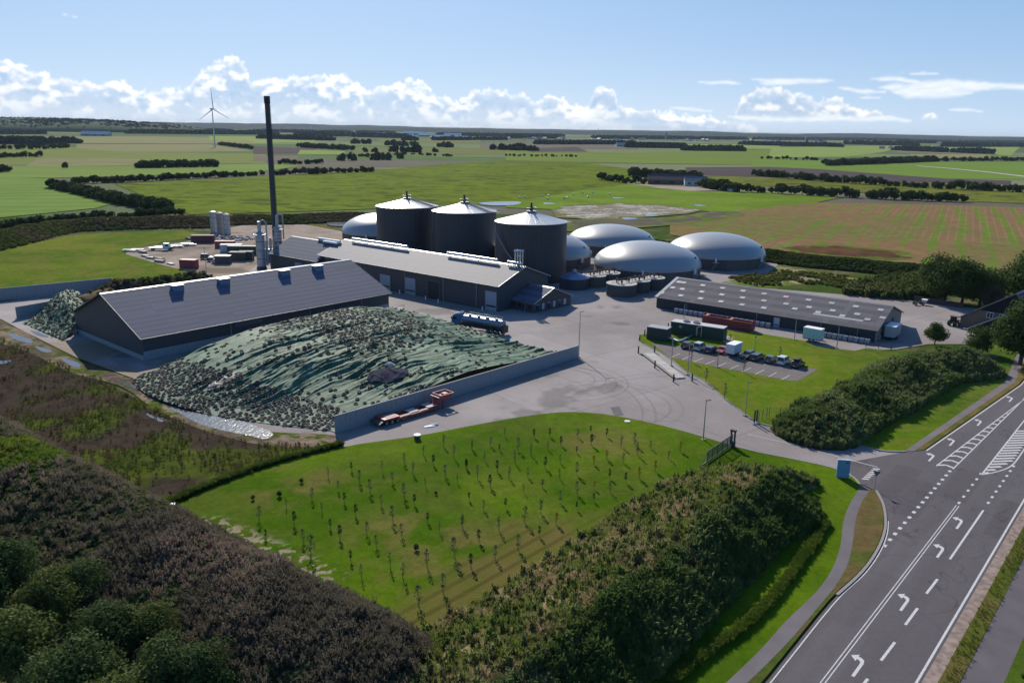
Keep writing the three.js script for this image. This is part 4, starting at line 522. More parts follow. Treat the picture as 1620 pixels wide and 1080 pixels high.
function scrubber(p, r, h0, h1, h2, label) {
  const t = base('scrubber_tower', label, 'tower', p, 0.3); part(t, 'column', cyl(r, r, h1 - h0, 0, h0, 0, 28), cladSteel); part(t, 'shoulder', cyl(r, r * 0.45, 0.9, 0, h1, 0, 28), M.galv); part(t, 'neck', cyl(r * 0.42, r * 0.42, h2 - h1, 0, h1, 0, 20), cladSteel); part(t, 'skirt', cyl(r * 1.25, r, h0 + 0.2, 0, 0, 0, 28), M.dark);
  part(t, 'pipe', tube([[0, h2 - 0.3, 0], [r * 0.9, h2 + 0.5, 0], [r * 1.5, h2 - 0.6, 0], [r * 1.5, h2 - 3, 0], [r * 1.5, h0 + 1, 0]], 0.26, 40, 10), M.galv); part(t, 'platform', new THREE.TorusGeometry(r + 0.5, 0.35, 4, 28).rotateX(Math.PI / 2).scale(1, 0.3, 1).translate(0, h1 - 0.4, 0), M.galv);
  part(t, 'guard_rail', join(new THREE.TorusGeometry(r + 0.75, 0.05, 4, 28).rotateX(Math.PI / 2).translate(0, h1 + 0.8, 0), ...[0, 1, 2, 3, 4, 5, 6, 7].map((k) => bar([(r + 0.75) * Math.cos(k * 0.785), h1 - 0.4, (r + 0.75) * Math.sin(k * 0.785)], [(r + 0.75) * Math.cos(k * 0.785), h1 + 0.8, (r + 0.75) * Math.sin(k * 0.785)], 0.04, 4))), M.galv);
  for (let i = 1; i < 4; i++) part(t, 'band', new THREE.TorusGeometry(r + 0.02, 0.08, 4, 28).rotateX(Math.PI / 2).translate(0, lerp(h0, h1, i / 4), 0), M.dark);
}
scrubber([-86.35, -270.27], 1.5, 1, 12.4, 16.4, 'clad scrubber tower standing free left of the chimney foot');
scrubber([-88.89, -299.52], 1.4, 5.5, 10.6, 15.5, 'scrubber tower beside the chimney above the rear hall roof');
{ const t = base('gas_cleaning_unit', 'low cluster of silver vessels and pipes between the two scrubber towers', 'machinery', [-88.43, -289.07], 0.3); for (const [x, z, r, h] of [[-1.6, 0, 0.5, 7], [-0.2, 0.4, 0.45, 8], [1, 0, 0.45, 8.2], [2.4, 0.3, 0.6, 6]]) part(t, 'vessel', join(cyl(r, r, h, x, 0, z, 14), new THREE.SphereGeometry(r, 12, 8).translate(x, h, z)), M.galv); part(t, 'pipe', join(bar([-1.6, 5, 0], [2.6, 5.6, 0.2], 0.2), bar([-0.2, 7.6, 0.4], [1, 7.9, 0], 0.15)), M.steel); part(t, 'housing', box(5.6, 4.2, 3, 0.4, 2.1, -0.6), std([0.12, 0.15, 0.2], 0.5)); }
for (const [i, p] of [[-136.89, -363.63], [-132.83, -360.75], [-128.82, -357.91]].entries()) { const t = base('silo', ['pale upright silo, left of the three beyond the gravel yard', 'upright silo in the middle of the three beyond the gravel yard', 'upright silo, right of the three beyond the gravel yard'][i], 'silo', p); part(t, 'shell', cyl(1.5, 1.5, 9.3 - i * 0.2, 0, 0.2, 0, 24), i === 1 ? std([0.3, 0.27, 0.25], 0.6, 0.3) : cladSteel); part(t, 'roof', cyl(1.55, 0.4, 0.5, 0, 9.5 - i * 0.2, 0, 24), i ? M.dark : M.galv); part(t, 'skirt', cyl(1.6, 1.6, 0.4, 0, 0, 0, 24), M.concrete); for (let k = 1; k < 4; k++) part(t, 'band', new THREE.TorusGeometry(1.52, 0.05, 4, 24).rotateX(Math.PI / 2).translate(0, k * 2.3, 0), M.dark); }

// ---------------------------------------------------------------- earth banks
const banks = [];
function bank(name, crest, H, wl, wr, fn, step = 0.9, o = {}) {   // a long mound along a crest; wl, wr the widths to its left and right
  const segs = smooth(crest, false, 5);
  const hAt = (x, z) => { let best = 1e9, t = 0; for (let i = 1; i < segs.length; i++) { const [a, b] = [segs[i - 1], segs[i]], dx = b[0] - a[0], dz = b[1] - a[1], k = clamp(((x - a[0]) * dx + (z - a[1]) * dz) / (dx * dx + dz * dz)), ex = x - a[0] - dx * k, ez = z - a[1] - dz * k, d = Math.hypot(ex, ez); if (d < best) { best = d; t = (dx * ez - dz * ex) > 0 ? d / wr : d / wl; } } if (t >= 1) return -1; const f = 1 - t * t * (3 - 2 * t); return H * Math.pow(f, o.pow ?? 0.9) * (0.85 + 0.3 * fbm(x * 0.09 + H, z * 0.09, 2)) + 0.25 * (fbm(x * 0.5, z * 0.5, 2) - 0.5) * f; };
  const m = Math.max(wl, wr) + 2; let x0 = 1e9, x1 = -1e9, z0 = 1e9, z1 = -1e9; for (const [x, z] of segs) { x0 = Math.min(x0, x - m); x1 = Math.max(x1, x + m); z0 = Math.min(z0, z - m); z1 = Math.max(z1, z + m); }
  const nx = Math.ceil((x1 - x0) / step), nz = Math.ceil((z1 - z0) / step), hs = new Float32Array((nx + 1) * (nz + 1)); for (let j = 0; j <= nz; j++) for (let i = 0; i <= nx; i++) hs[j * (nx + 1) + i] = hAt(x0 + i * step, z0 + j * step);
  const pos = [], uv = [], idx = [], id = new Int32Array(hs.length).fill(-1); const v = (i, j) => { const k = j * (nx + 1) + i; if (id[k] < 0) { id[k] = pos.length / 3; const x = x0 + i * step, z = z0 + j * step; pos.push(x, hs[k] < 0 ? -0.2 : hs[k] + (o.y0 ?? 0.2), z); uv.push(i / nx, j / nz); } return id[k]; };
  for (let j = 0; j < nz; j++) for (let i = 0; i < nx; i++) { const k = j * (nx + 1) + i; if (Math.max(hs[k], hs[k + 1], hs[k + nx + 1], hs[k + nx + 2]) < 0) continue; idx.push(v(i, j), v(i, j + 1), v(i + 1, j), v(i + 1, j), v(i, j + 1), v(i + 1, j + 1)); }
  const g = new THREE.BufferGeometry(); g.setAttribute('position', new THREE.Float32BufferAttribute(pos, 3)); g.setAttribute('uv', new THREE.Float32BufferAttribute(uv, 2)); g.setIndex(idx); g.computeVertexNormals();
  const w = Math.min(1024, nx * 4), h = Math.min(1024, nz * 4); const map = texOf(w, h, (i, j) => fn(lerp(x0, x0 + nx * step, (i + 0.5) / w), lerp(z0, z0 + nz * step, (j + 0.5) / h), 0)); map.wrapS = map.wrapT = THREE.ClampToEdgeWrapping;
  struct(name, g, new THREE.MeshPhysicalMaterial({ map, roughness: 1, specularIntensity: 0.03 }));
  const b = { hAt: (x, z) => { const q = hAt(x, z); return q < 0 ? -1 : q + (o.y0 ?? 0.2); }, x0, x1, z0, z1 }; banks.push(b); return b;
}
const weedSoil = (x, z) => mul3(mix3([0.05, 0.045, 0.025], [0.05, 0.08, 0.018], ss(0.4, 0.6, fbm(x * 0.15, z * 0.15, 3))), 0.6 + 0.8 * fbm(x, z, 3));
const dryBank = (x, z) => mul3(mix3([0.2, 0.15, 0.09], [0.07, 0.08, 0.025], ss(0.35, 0.55, fbm(x * 0.2 + 5, z * 0.2, 4))), 0.6 + 0.8 * fbm(x, z, 3));
const bankL = bank('earth_bank', [[-101.7, -125.73], [-83.38, -114.07], [-62.82, -98.49], [-44.87, -85.4], [-31.56, -75.49], [-21.59, -68.39], [-14.85, -63.72], [-11.71, -61.08]], 4.9, 7, 16, weedSoil);
const bankR = bank('earth_bank', [[33.54, -95.64], [29.85, -92.78], [23.16, -84.64], [15.64, -75.23], [8.16, -66.51], [2.06, -60.08], [-4.06, -53.86], [-10.69, -46.79]], 4.1, 7.5, 13.5, dryBank);
const bankB = bank('earth_bank', [[50.64, -123.8], [56.7, -130.26], [69.91, -142.79], [85.88, -158.12], [95.65, -161.58]], 3.4, 7.4, 7.8, weedSoil);
const rearSoil = (x, z) => mul3(mix3([0.075, 0.062, 0.045], [0.06, 0.08, 0.022], ss(0.4, 0.62, fbm(x * 0.08, z * 0.12, 4))), 0.55 + 0.9 * fbm(x * 0.5, z * 0.5, 3));
bank('earth_bank', [[-209.2, -280.65], [-210.74, -326.18], [-209.0, -364.9], [-185.0, -381.5], [-161.4, -390.5], [-153.0, -392.4]], 3.6, 10, 16, rearSoil, 2, { pow: 0.8 });
bank('earth_bank', [[-138.9, -406.0], [-117.7, -410.5], [-84.9, -424.9], [-56.5, -413.7]], 3, 10, 14, rearSoil, 2.2, { pow: 0.8 });
bank('earth_bank', [[98.38, -314.44], [112.17, -300.55], [127.68, -291.75], [145.66, -280.9]], 2.8, 8, 9, (x, z) => mul3([0.04, 0.062, 0.018], 0.5 + 1 * fbm(x * 0.4, z * 0.4, 3)), 1.8);
const spoil = (x, z) => mul3([0.045, 0.036, 0.028], 0.5 + 1 * fbm(x * 0.6, z * 0.6, 3));
bank('spoil_heap', [[-116.21, -227.76], [-107.59, -233.34], [-101.35, -241.24], [-97.18, -244.37]], 3, 6, 6, spoil, 0.9, { y0: 0.1 });
bank('earth_bank', [[66.1, -309.37], [62.69, -347.0], [83.48, -330.34]].slice(1), 1.4, 5, 5, spoil, 1.5);

// ---------------------------------------------------------------- concrete walls
function longWall(label, a, b, h0, h1, n, y = 0.14, mat = M.concrete) {
  const l = Math.hypot(b[0] - a[0], b[1] - a[1]), t = base('concrete_wall', label, 'wall', a, Math.atan2(-(b[1] - a[1]), b[0] - a[0]), null, y), w = l / n;
  for (let i = 0; i < n; i++) { const h = lerp(h0, h1, (i + 0.5) / n); part(t, 'concrete_panel', box(w - 0.035, h, 0.26, (i + 0.5) * w, h / 2, (i * 37 % 5) * 0.006), mat); }
  part(t, 'core', box(l - 0.1, Math.min(h0, h1) - 0.06, 0.14, l / 2, Math.min(h0, h1) / 2 - 0.03, -0.03), M.dark); part(t, 'footing', box(l, 0.14, 1.1, l / 2, 0.07, -0.3), M.concrete); return t;
}
longWall('long grey concrete wall holding back the green covered heap', [-28.32, -120.24], [14.36, -166.54], 2.95, 2.75, 30);
longWall('long concrete wall along the meadow behind the slate roofed shed', [-152.24, -205.18], [-118.85, -231.95], 3.4, 3.4, 28);
longWall('short dark concrete wall beside the small covered heap at the left', [-124.05, -193.42], [-116.97, -205.5], 3, 3, 9);

// ---------------------------------------------------------------- the covered silage heap and its tyres
const heapTyres = [];
function coveredHeap(label, q, hFn, nu, nv, mat, drape) {
  const P = (u, v) => { const k = (drape ?? 0) * (1 - u) * (1 - u) * Math.sin(Math.PI * Math.pow(v, 0.8)), x0 = (q[3][0] + q[2][0] - q[0][0] - q[1][0]), z0 = (q[3][1] + q[2][1] - q[0][1] - q[1][1]), l = Math.hypot(x0, z0); return [lerp(lerp(q[0][0], q[1][0], v), lerp(q[3][0], q[2][0], v), u) - x0 / l * k, lerp(lerp(q[0][1], q[1][1], v), lerp(q[3][1], q[2][1], v), u) - z0 / l * k]; };
  const pos = [], uv = [], idx = []; for (let j = 0; j <= nv; j++) for (let i = 0; i <= nu; i++) { const u = i / nu, v = j / nv, [x, z] = P(u, v); pos.push(x, 0.16 + hFn(u, v, x, z, true), z); uv.push(u, v); }
  for (let j = 0; j < nv; j++) for (let i = 0; i < nu; i++) { const a = j * (nu + 1) + i, b = a + nu + 1; idx.push(a, b, a + 1, a + 1, b, b + 1); }
  const g = new THREE.BufferGeometry(); g.setAttribute('position', new THREE.Float32BufferAttribute(pos, 3)); g.setAttribute('uv', new THREE.Float32BufferAttribute(uv, 2)); g.setIndex(idx); g.computeVertexNormals();
  { const n = g.attributes.normal; let s = 0; for (let i = 0; i < n.count; i += 97) s += n.getY(i); if (s < 0) { const ix = g.index.array; for (let i = 0; i < ix.length; i += 3) { const k = ix[i]; ix[i] = ix[i + 1]; ix[i + 1] = k; } g.computeVertexNormals(); } }
  const t = base('covered_heap', label, 'silage heap'); part(t, 'tarpaulin', g, mat); return { t, P, hFn };
}
const hq = [[-73.27, -147.51], [-28.85, -120.77], [10.35, -168.81], [-32.5, -204.9]];
const ridged = (x, y, o) => 1 - Math.abs(fbm(x, y, o) * 2 - 1);
const heapH = (u, v, x, z, fine) => {
  const rise = ss(-0.02, 0.42, u + 0.05 * Math.sin(v * 5)), fall = 1 - ss(0.5 + 0.25 * (1 - v), 1.02, u) * lerp(0.55, 1, v), side = lerp(lerp(0.72, 1, ss(0, 0.3, v)), 0.42, ss(0.45, 1, v));
  let h = 5.9 * rise * fall * side * (0.93 + 0.14 * fbm(x * 0.07, z * 0.07, 2)); h = Math.max(h, 0.05);
  if (v > 0.93) h = Math.min(h, 2.55);
  if (!fine) return h;
  // folds that run down the slopes
  const a = (x * 0.63 - z * 0.77), b = (x * 0.77 + z * 0.63), wb = b + 2.2 * fbm(a * 0.12, b * 0.1, 2) + 0.8 * fbm(a * 0.35 + 9, b * 0.3, 2);
  const big = Math.pow(ridged(wb * 0.42, a * 0.045 + 3, 2), 5), mid = Math.pow(ridged(wb * 1.15 + 7, a * 0.11, 2), 3), sm = ridged(x * 1.6 + 4, z * 1.6, 2);
  const zone = 0.35 + 0.65 * ss(0.35, 0.6, fbm(x * 0.09 + 50, z * 0.09, 2)) * (1 - 0.6 * ss(0.5, 0.75, u) * (1 - ss(0.5, 0.8, v)));
  return Math.max(0.03, h + (big * 0.55 + mid * 0.3 + 0.16 * Math.pow(ridged(wb * 2.6 + 17, a * 0.2, 2), 2) - 0.28) * zone * ss(0, 0.12, u) + sm * 0.03 + 0.04 * (fbm(x * 2.2, z * 2.2, 2) - 0.5));
};
const tarpMat = new THREE.MeshPhysicalMaterial({ map: texOf(1024, 1024, (i, j) => { const n = fbm(i / 60, j / 60, 4), m = fbm(i / 14, j / 30, 3), s = fbm(i / 9 + 40, j / 9, 3); let c = mix3([0.012, 0.066, 0.036], [0.04, 0.122, 0.074], ss(0.35, 0.68, n * 0.6 + m * 0.4)); c = mix3(c, [0.13, 0.21, 0.16], 0.5 * ss(0.56, 0.74, s) * ss(0.42, 0.6, n)); c = mix3(c, [0.05, 0.055, 0.04], 0.8 * ss(0.7, 0.78, fbm(i / 25 + 9, j / 25, 3))); return c; }), roughness: 0.72, specularIntensity: 0.55 });
const heap = coveredHeap('huge heap under a wrinkled green tarpaulin weighed down with tyres', hq, heapH, 420, 330, tarpMat, 6.5);
{ // dark inner sheet where the tarpaulin has slid open, with a white flap
  const piece = (name, cu, cv, ru, rv, lift, mat, n = 40) => { const pos = [], idx = []; for (let j = 0; j <= n; j++) for (let i = 0; i <= n; i++) { const r = i / n, a = j / n * 2 * Math.PI, k = r * (0.8 + 0.35 * fbm(Math.cos(a) * 1.5 + 5, Math.sin(a) * 1.5, 2)), u = cu + Math.cos(a) * ru * k + 0.25 * rv * k * Math.sin(a), v = cv + Math.sin(a) * rv * k, [x, z] = heap.P(u, v); pos.push(x, 0.16 + heapH(u, v, x, z, false) + lift + 0.3 * Math.pow(ridged(x * 0.9 + 20, z * 0.5, 2), 3) - 0.3 * r * r, z); } for (let j = 0; j < n; j++) for (let i = 0; i < n; i++) { const a = j * (n + 1) + i, b = a + n + 1; idx.push(a, a + 1, b, b, a + 1, b + 1); } const g = new THREE.BufferGeometry(); g.setAttribute('position', new THREE.Float32BufferAttribute(pos, 3)); g.setAttribute('uv', new THREE.Float32BufferAttribute(new Float32Array(pos.length / 3 * 2), 2)); g.setIndex(idx); g.computeVertexNormals(); return part(heap.t, name, g, mat); };
  piece('inner_sheet', 0.36, 0.83, 0.06, 0.05, 0.45, dull([0.05, 0.048, 0.065])); piece('loose_flap', 0.40, 0.79, 0.013, 0.015, 0.8, dull([0.4, 0.4, 0.42]), 16);
  piece('inner_sheet', 0.12, 0.42, 0.05, 0.03, 0.32, std([0.05, 0.055, 0.07], 0.6), 20);
}
const tyreGeo = (() => { const g = new THREE.TorusGeometry(0.31, 0.105, 7, 14); g.rotateX(Math.PI / 2); g.scale(1, 0.85, 1); return g; })();
const tyreMats = [M.rubber, std([0.03, 0.03, 0.032], 0.8), std([0.05, 0.048, 0.045], 0.85)];
function tyreSpots(hp, seed, n, weight) { const r = rng(seed), out = []; let guard = 0; while (out.length < n && guard++ < n * 60) { const u = r(), v = r(); if (r() > weight(u, v)) continue; const [x, z] = hp.P(u, v); if (out.some((o) => Math.hypot(o.x - x, o.z - z) < 0.68)) continue; const e = 0.5, [x1, z1] = hp.P(u + 0.01, v), [x2, z2] = hp.P(u, v + 0.01); const y = hp.hFn(u, v, x, z, true), a = new THREE.Vector3(x1 - x, hp.hFn(u + 0.01, v, x1, z1, true) - y, z1 - z), b = new THREE.Vector3(x2 - x, hp.hFn(u, v + 0.01, x2, z2, true) - y, z2 - z), nn = a.cross(b); if (nn.y < 0) nn.negate(); out.push({ x, y: 0.16 + y + 0.1, z, n: nn.normalize(), s: 0.85 + 0.3 * r(), u, v }); } return out; }
const topW = (u, v) => { const toe = u < 0.15 ? 1.3 - u * 4 : 0, crown = ss(0.4, 0.5, u) * ss(0.92, 0.7, u) * ss(0.78, 0.45, v + (u - 0.6) * 0.6), edge = v > 0.955 && u < 0.35 ? 1 : 0; const band = ss(0.025, 0.0, Math.abs(v - 0.42 - 0.2 * u)) * (u < 0.5 ? 0.5 : 0.1); return clamp(toe * 1 + crown * 0.5 + edge + band + 0.03) * (0.5 + fbm(u * 9, v * 9, 2)); };
const spots = tyreSpots(heap, 21, 1700, topW);
{ // the tyres nearest the camera and largest in view are single things, the rest one mass
  spots.sort((a, b) => Math.hypot(a.x, a.z) - Math.hypot(b.x, b.z)); const up = new THREE.Vector3(0, 1, 0), q = new THREE.Quaternion(); const toe = spots.filter((s) => s.u < 0.2).length;
  spots.slice(0, 280).forEach((s, i) => { const m = thingMesh('tyre', 'old black tyre in the dense band along the near foot of the green heap', 'tyre', tyreGeo, tyreMats[i % 3], 'tyres along the near foot of the green heap'); m.position.set(s.x, s.y, s.z); m.quaternion.setFromUnitVectors(up, s.n); m.scale.setScalar(s.s); if (s.u >= 0.2) { m.userData.label = 'old black tyre lying higher up on the slope of the green tarpaulin'; m.userData.group = 'tyres on the upper slope of the green heap'; } });
  const rest = spots.slice(280), im = new THREE.InstancedMesh(tyreGeo, tyreMats[0], rest.length), mm = new THREE.Matrix4(); rest.forEach((s, i) => { q.setFromUnitVectors(up, s.n); im.setMatrixAt(i, mm.compose(new THREE.Vector3(s.x, s.y, s.z), q, new THREE.Vector3(s.s, s.s, s.s))); }); im.name = 'scattered_tyres'; im.userData = { kind: 'stuff', label: 'hundreds of old tyres strewn over the top of the green heap', category: 'tyres' }; scene.add(im);
}
{ // the small heap at the left
  const q2 = [[-120.14, -189.0], [-101.36, -173.39], [-105.12, -194.75], [-124.9, -222.21]]; const h2 = (u, v, x, z, fine) => Math.max(0.05, 4.2 * ss(0, 0.6, u) * (1 - 0.5 * ss(0.75, 1.05, u)) * ss(-0.1, 0.25, v) * (1 - 0.3 * ss(0.6, 1, v)) + (fine ? 0.5 * Math.pow(ridged(x * 0.5, z * 0.5, 2), 3) + 0.35 * fbm(x * 1.5, z * 1.5, 2) - 0.3 : 0));
  const s = coveredHeap('small heap under black and green sheets beside the gable of the slate roofed shed', q2, h2, 90, 90, tarpMat); const tb = [M.rubber, std([0.22, 0.25, 0.25], 0.6)]; const sp = tyreSpots({ ...s, hFn: h2 }, 5, 260, (u, v) => 0.8 * ss(1, 0.6, u)); const im = new THREE.InstancedMesh(tyreGeo, M.rubber, sp.length), mm = new THREE.Matrix4(), qq = new THREE.Quaternion(); sp.forEach((o, i) => { qq.setFromUnitVectors(new THREE.Vector3(0, 1, 0), o.n); im.setMatrixAt(i, mm.compose(new THREE.Vector3(o.x, o.y, o.z), qq, new THREE.Vector3(o.s, o.s, o.s))); }); im.name = 'tyre_layer'; im.userData.kind = 'stuff'; s.t.add(im);
  bank('soil_heap', [[-111.41, -200.73], [-111.47, -208.02], [-110.75, -213.96]], 4.2, 5, 5, (x, z) => mul3([0.15, 0.105, 0.06], 0.5 + fbm(x * 0.5, z * 0.5, 3)), 0.8, { y0: 0.1 });
}

// ---------------------------------------------------------------- vehicles
const SITE = -39 * R;
function wheel(parent, x, y, z, r, w) { const t = part(parent, 'wheel', new THREE.CylinderGeometry(r, r, w, 18).rotateX(Math.PI / 2).translate(x, y, z), M.rubber); part(t, 'rim', new THREE.CylinderGeometry(r * 0.55, r * 0.55, w + 0.03, 12).rotateX(Math.PI / 2).translate(x, y, z), M.galv); return t; }
function car(p, turn, c, label, kind = 'hatch', more = {}) {
  const van = kind === 'van', est = kind === 'estate', t = base('parked_car', label, van ? 'van' : 'car', p, turn, null, 0.22), L = more.L ?? (van ? 4.5 : 4.3), H = van ? 1.85 : 1.47, paintM = new THREE.MeshPhysicalMaterial({ color: C(...c), roughness: 0.35, clearcoat: 0.8, clearcoatRoughness: 0.08 }), h = L / 2;
  part(t, 'body', extrude([[-h, 0.35], [-h + 0.1, 0.22], [h - 0.1, 0.22], [h, 0.4], [h - 0.03, 0.68], [h - 0.25, 0.8], [h * 0.42, 0.93], [-h * 0.5, 0.98], [-h + 0.06, 0.95]], 1.76, 0.08), paintM);
  const roofEnd = van || est ? -h + 0.35 : -h + 0.75; const cab = part(t, 'window', extrude([[-h + 0.12, 0.92], [h * 0.45, 0.9], [h * 0.12, H - 0.08], [roofEnd, H - 0.08]], 1.56, 0.08), M.glass);
  part(t, 'roof', extrude([[h * 0.14, H - 0.1], [h * 0.02, H], [roofEnd + 0.1, H], [roofEnd - 0.06, H - 0.1]], 1.5, 0.04), paintM);
  for (const s of [-1, 1]) { part(t, 'pillar', join(bar([-h + 0.16, 0.94, s * 0.78], [roofEnd, H - 0.06, s * 0.7], 0.06, 5), bar([h * 0.45, 0.92, s * 0.78], [h * 0.12, H - 0.06, s * 0.7], 0.05, 5), bar([-h * 0.1, 0.92, s * 0.79], [-h * 0.12, H - 0.06, s * 0.72], 0.05, 5)), paintM); part(t, 'mirror', box(0.14, 0.12, 0.18, h * 0.36, 1.0, s * 0.95), paintM); part(t, 'headlight', box(0.12, 0.16, 0.36, h - 0.1, 0.66, s * 0.62), M.lampGlass); part(t, 'tail_light', box(0.1, 0.24, 0.22, -h + 0.03, 0.82, s * 0.7), M.red); for (const x of [-h + 0.82, h - 0.85]) wheel(t, x, 0.32, s * 0.78, 0.32, 0.2); }
  part(t, 'number_plate', box(0.03, 0.11, 0.5, -h - 0.01, 0.55, 0), M.white); if (more.rack) part(t, 'roof_rack', join(...[-0.9, -0.1, 0.7].map((x) => box(0.08, 0.08, 1.4, x - 0.4, H + 0.1, 0)), ...[-1, 1].map((s) => box(1.9, 0.06, 0.06, -0.5, H + 0.06, s * 0.6)), box(1.7, 0.3, 0.9, -0.5, H + 0.27, 0)), M.black); return t;
}
const carTurn = Math.atan2(-bayDir[1], bayDir[0]);
const zc = (x, y) => [x, y];
car([40.44, -176.13], carTurn, [0.015, 0.017, 0.022], 'black car at the left end of the car park row, by the pipes', 'hatch');
car([42.87, -174.66], carTurn, [0.5, 0.5, 0.5], 'silver rounded car second in the car park row', 'van', { L: 4.1 });
car([44.98, -172.67], carTurn, [0.02, 0.028, 0.05], 'dark blue car third in the row, left of the red one', 'estate');
car([47.24, -172.02], carTurn + Math.PI, [0.3, 0.012, 0.015], 'small red car between a dark blue car and the white box trailer', 'hatch', { L: 3.7 });
car([51.91, -168.48], carTurn + Math.PI, [0.02, 0.022, 0.025], 'black car directly right of the white box trailer', 'hatch');
car([53.73, -167.35], carTurn, [0.03, 0.035, 0.045], 'dark grey estate car in the middle of the right hand group', 'estate', { L: 4.8 });
car([56.21, -165.54], carTurn, [0.05, 0.055, 0.06], 'grey car with light rear window left of the white van', 'hatch');
car([58.45, -164.23], carTurn, [0.62, 0.63, 0.65], 'white car with a black rear window near the right end of the row', 'van', { L: 4.2 });
car([60.76, -162.25], carTurn, [0.015, 0.016, 0.02], 'black car with a loaded roof rack at the right end of the row', 'hatch', { rack: true });
function boxTrailer(p, turn, [l, h, w], c, label) { const t = base('box_trailer', label, 'trailer', p, turn, null, 0.22), m = std(c, 0.5); part(t, 'box', box(l, h, w, 0, 0.75 + h / 2, 0), m); for (let i = 1; i < 5; i++) part(t, 'panel_seam', join(box(0.04, h - 0.1, 0.04, -l / 2 + i * l / 5, 0.75 + h / 2, w / 2 + 0.01), box(0.04, h - 0.1, 0.04, -l / 2 + i * l / 5, 0.75 + h / 2, -w / 2 - 0.01)), M.galv); part(t, 'roof', box(l + 0.06, 0.08, w + 0.06, 0, 0.79 + h, 0), M.white); part(t, 'rear_door', join(box(0.05, h - 0.2, w / 2 - 0.08, -l / 2 - 0.03, 0.75 + h / 2, w / 4), box(0.05, h - 0.2, w / 2 - 0.08, -l / 2 - 0.03, 0.75 + h / 2, -w / 4)), m); part(t, 'drawbar', join(bar([l / 2, 0.5, 0.4], [l / 2 + 1.2, 0.45, 0], 0.06), bar([l / 2, 0.5, -0.4], [l / 2 + 1.2, 0.45, 0], 0.06)), M.dark); part(t, 'chassis', box(l, 0.16, w - 0.3, 0, 0.62, 0), M.dark); for (const s of [-1, 1]) for (const x of [-0.45, 0.4]) wheel(t, x, 0.33, s * (w / 2 - 0.05), 0.33, 0.22); return t; }
boxTrailer([49.27, -170.34], carTurn, [4, 2, 2], [0.62, 0.64, 0.66], 'white box trailer in the car park between a red and a black car');
boxTrailer([71.72, -183.69], SITE - 0.05, [4.2, 2.5, 2.2], [0.4, 0.55, 0.52], 'small pale turquoise trailer standing at the long barn wall');
boxTrailer([92.51, -187.97], SITE + Math.PI / 2, [5.4, 2.6, 2.4], [0.42, 0.4, 0.38], 'beige box trailer at the right gable of the long barn');
{ // tanker lorry
  const a = [-13.94, -192.96], b = [-2.0, -185.54], turn = Math.atan2(-(a[1] - b[1]), a[0] - b[0]), t = base('tanker_lorry', 'tanker lorry with blue cab and silver tank behind the green heap', 'lorry', [(a[0] + b[0]) / 2, (a[1] + b[1]) / 2], turn, null, 0.14), blue = new THREE.MeshPhysicalMaterial({ color: C(0.03, 0.14, 0.3), roughness: 0.35, clearcoat: 0.6 });
  const cab = part(t, 'cab', extrude([[5.4, 0.6], [7.6, 0.6], [7.75, 1.4], [7.6, 2.3], [7.25, 3.1], [6.7, 3.55], [5.4, 3.65]], 2.5, 0.08), blue); part(cab, 'windscreen', box(0.06, 0.9, 2.1, 7.5, 2.5, 0).rotateZ(0), M.glass); part(cab, 'roof_deflector', extrude([[5.4, 3.6], [6.8, 3.58], [5.5, 4.05]], 2.2, 0.04), M.white); for (const s of [-1, 1]) { part(cab, 'side_window', box(1.1, 0.7, 0.04, 6.6, 2.5, s * 1.24), M.glass); part(cab, 'mirror', box(0.14, 0.6, 0.24, 7.5, 2.5, s * 1.45), M.black); part(cab, 'headlight', box(0.08, 0.25, 0.4, 7.66, 0.95, s * 0.9), M.lampGlass); }
  part(t, 'chassis', box(14.6, 0.3, 1.1, 0, 0.85, 0), M.dark); part(t, 'tank', join(new THREE.CylinderGeometry(1.15, 1.15, 11.2, 32).rotateZ(Math.PI / 2).scale(1, 1, 1.06).translate(-1.2, 2.3, 0), new THREE.SphereGeometry(1.15, 24, 12).scale(0.3, 1, 1.06).translate(4.4, 2.3, 0), new THREE.SphereGeometry(1.15, 24, 12).scale(0.3, 1, 1.06).translate(-6.8, 2.3, 0)), std([0.2, 0.22, 0.26], 0.3, 0.8)); for (let i = 0; i < 6; i++) part(t, 'tank_band', new THREE.TorusGeometry(1.17, 0.05, 5, 32).rotateY(Math.PI / 2).scale(1, 1, 1.06).translate(-6 + i * 1.95, 2.3, 0), M.galv);
  part(t, 'walkway', join(box(10, 0.06, 0.7, -1.2, 3.5, 0.3), bar([-6.2, 4, 0.7], [3.6, 4, 0.7], 0.04), ...[0, 1, 2, 3, 4].map((i) => bar([-6.2 + i * 2.4, 3.5, 0.7], [-6.2 + i * 2.4, 4, 0.7], 0.04))), M.galv); for (let i = 0; i < 4; i++) part(t, 'manhole', cyl(0.35, 0.35, 0.3, -5 + i * 2.6, 3.45, -0.2, 14), M.galv); part(t, 'hose_box', box(5.6, 0.5, 2.4, -1.6, 1.05, 0), M.dark); part(t, 'rear_cabinet', box(0.8, 1.5, 2.2, -7.2, 1.5, 0), M.dark); part(t, 'bumper', box(0.2, 0.3, 2.4, -7.5, 0.6, 0), M.red); for (const s of [-1, 1]) for (const x of [6.6, 3.6, -3.2, -4.5, -5.8]) wheel(t, x, 0.52, s * 1.08, 0.52, 0.34);
}
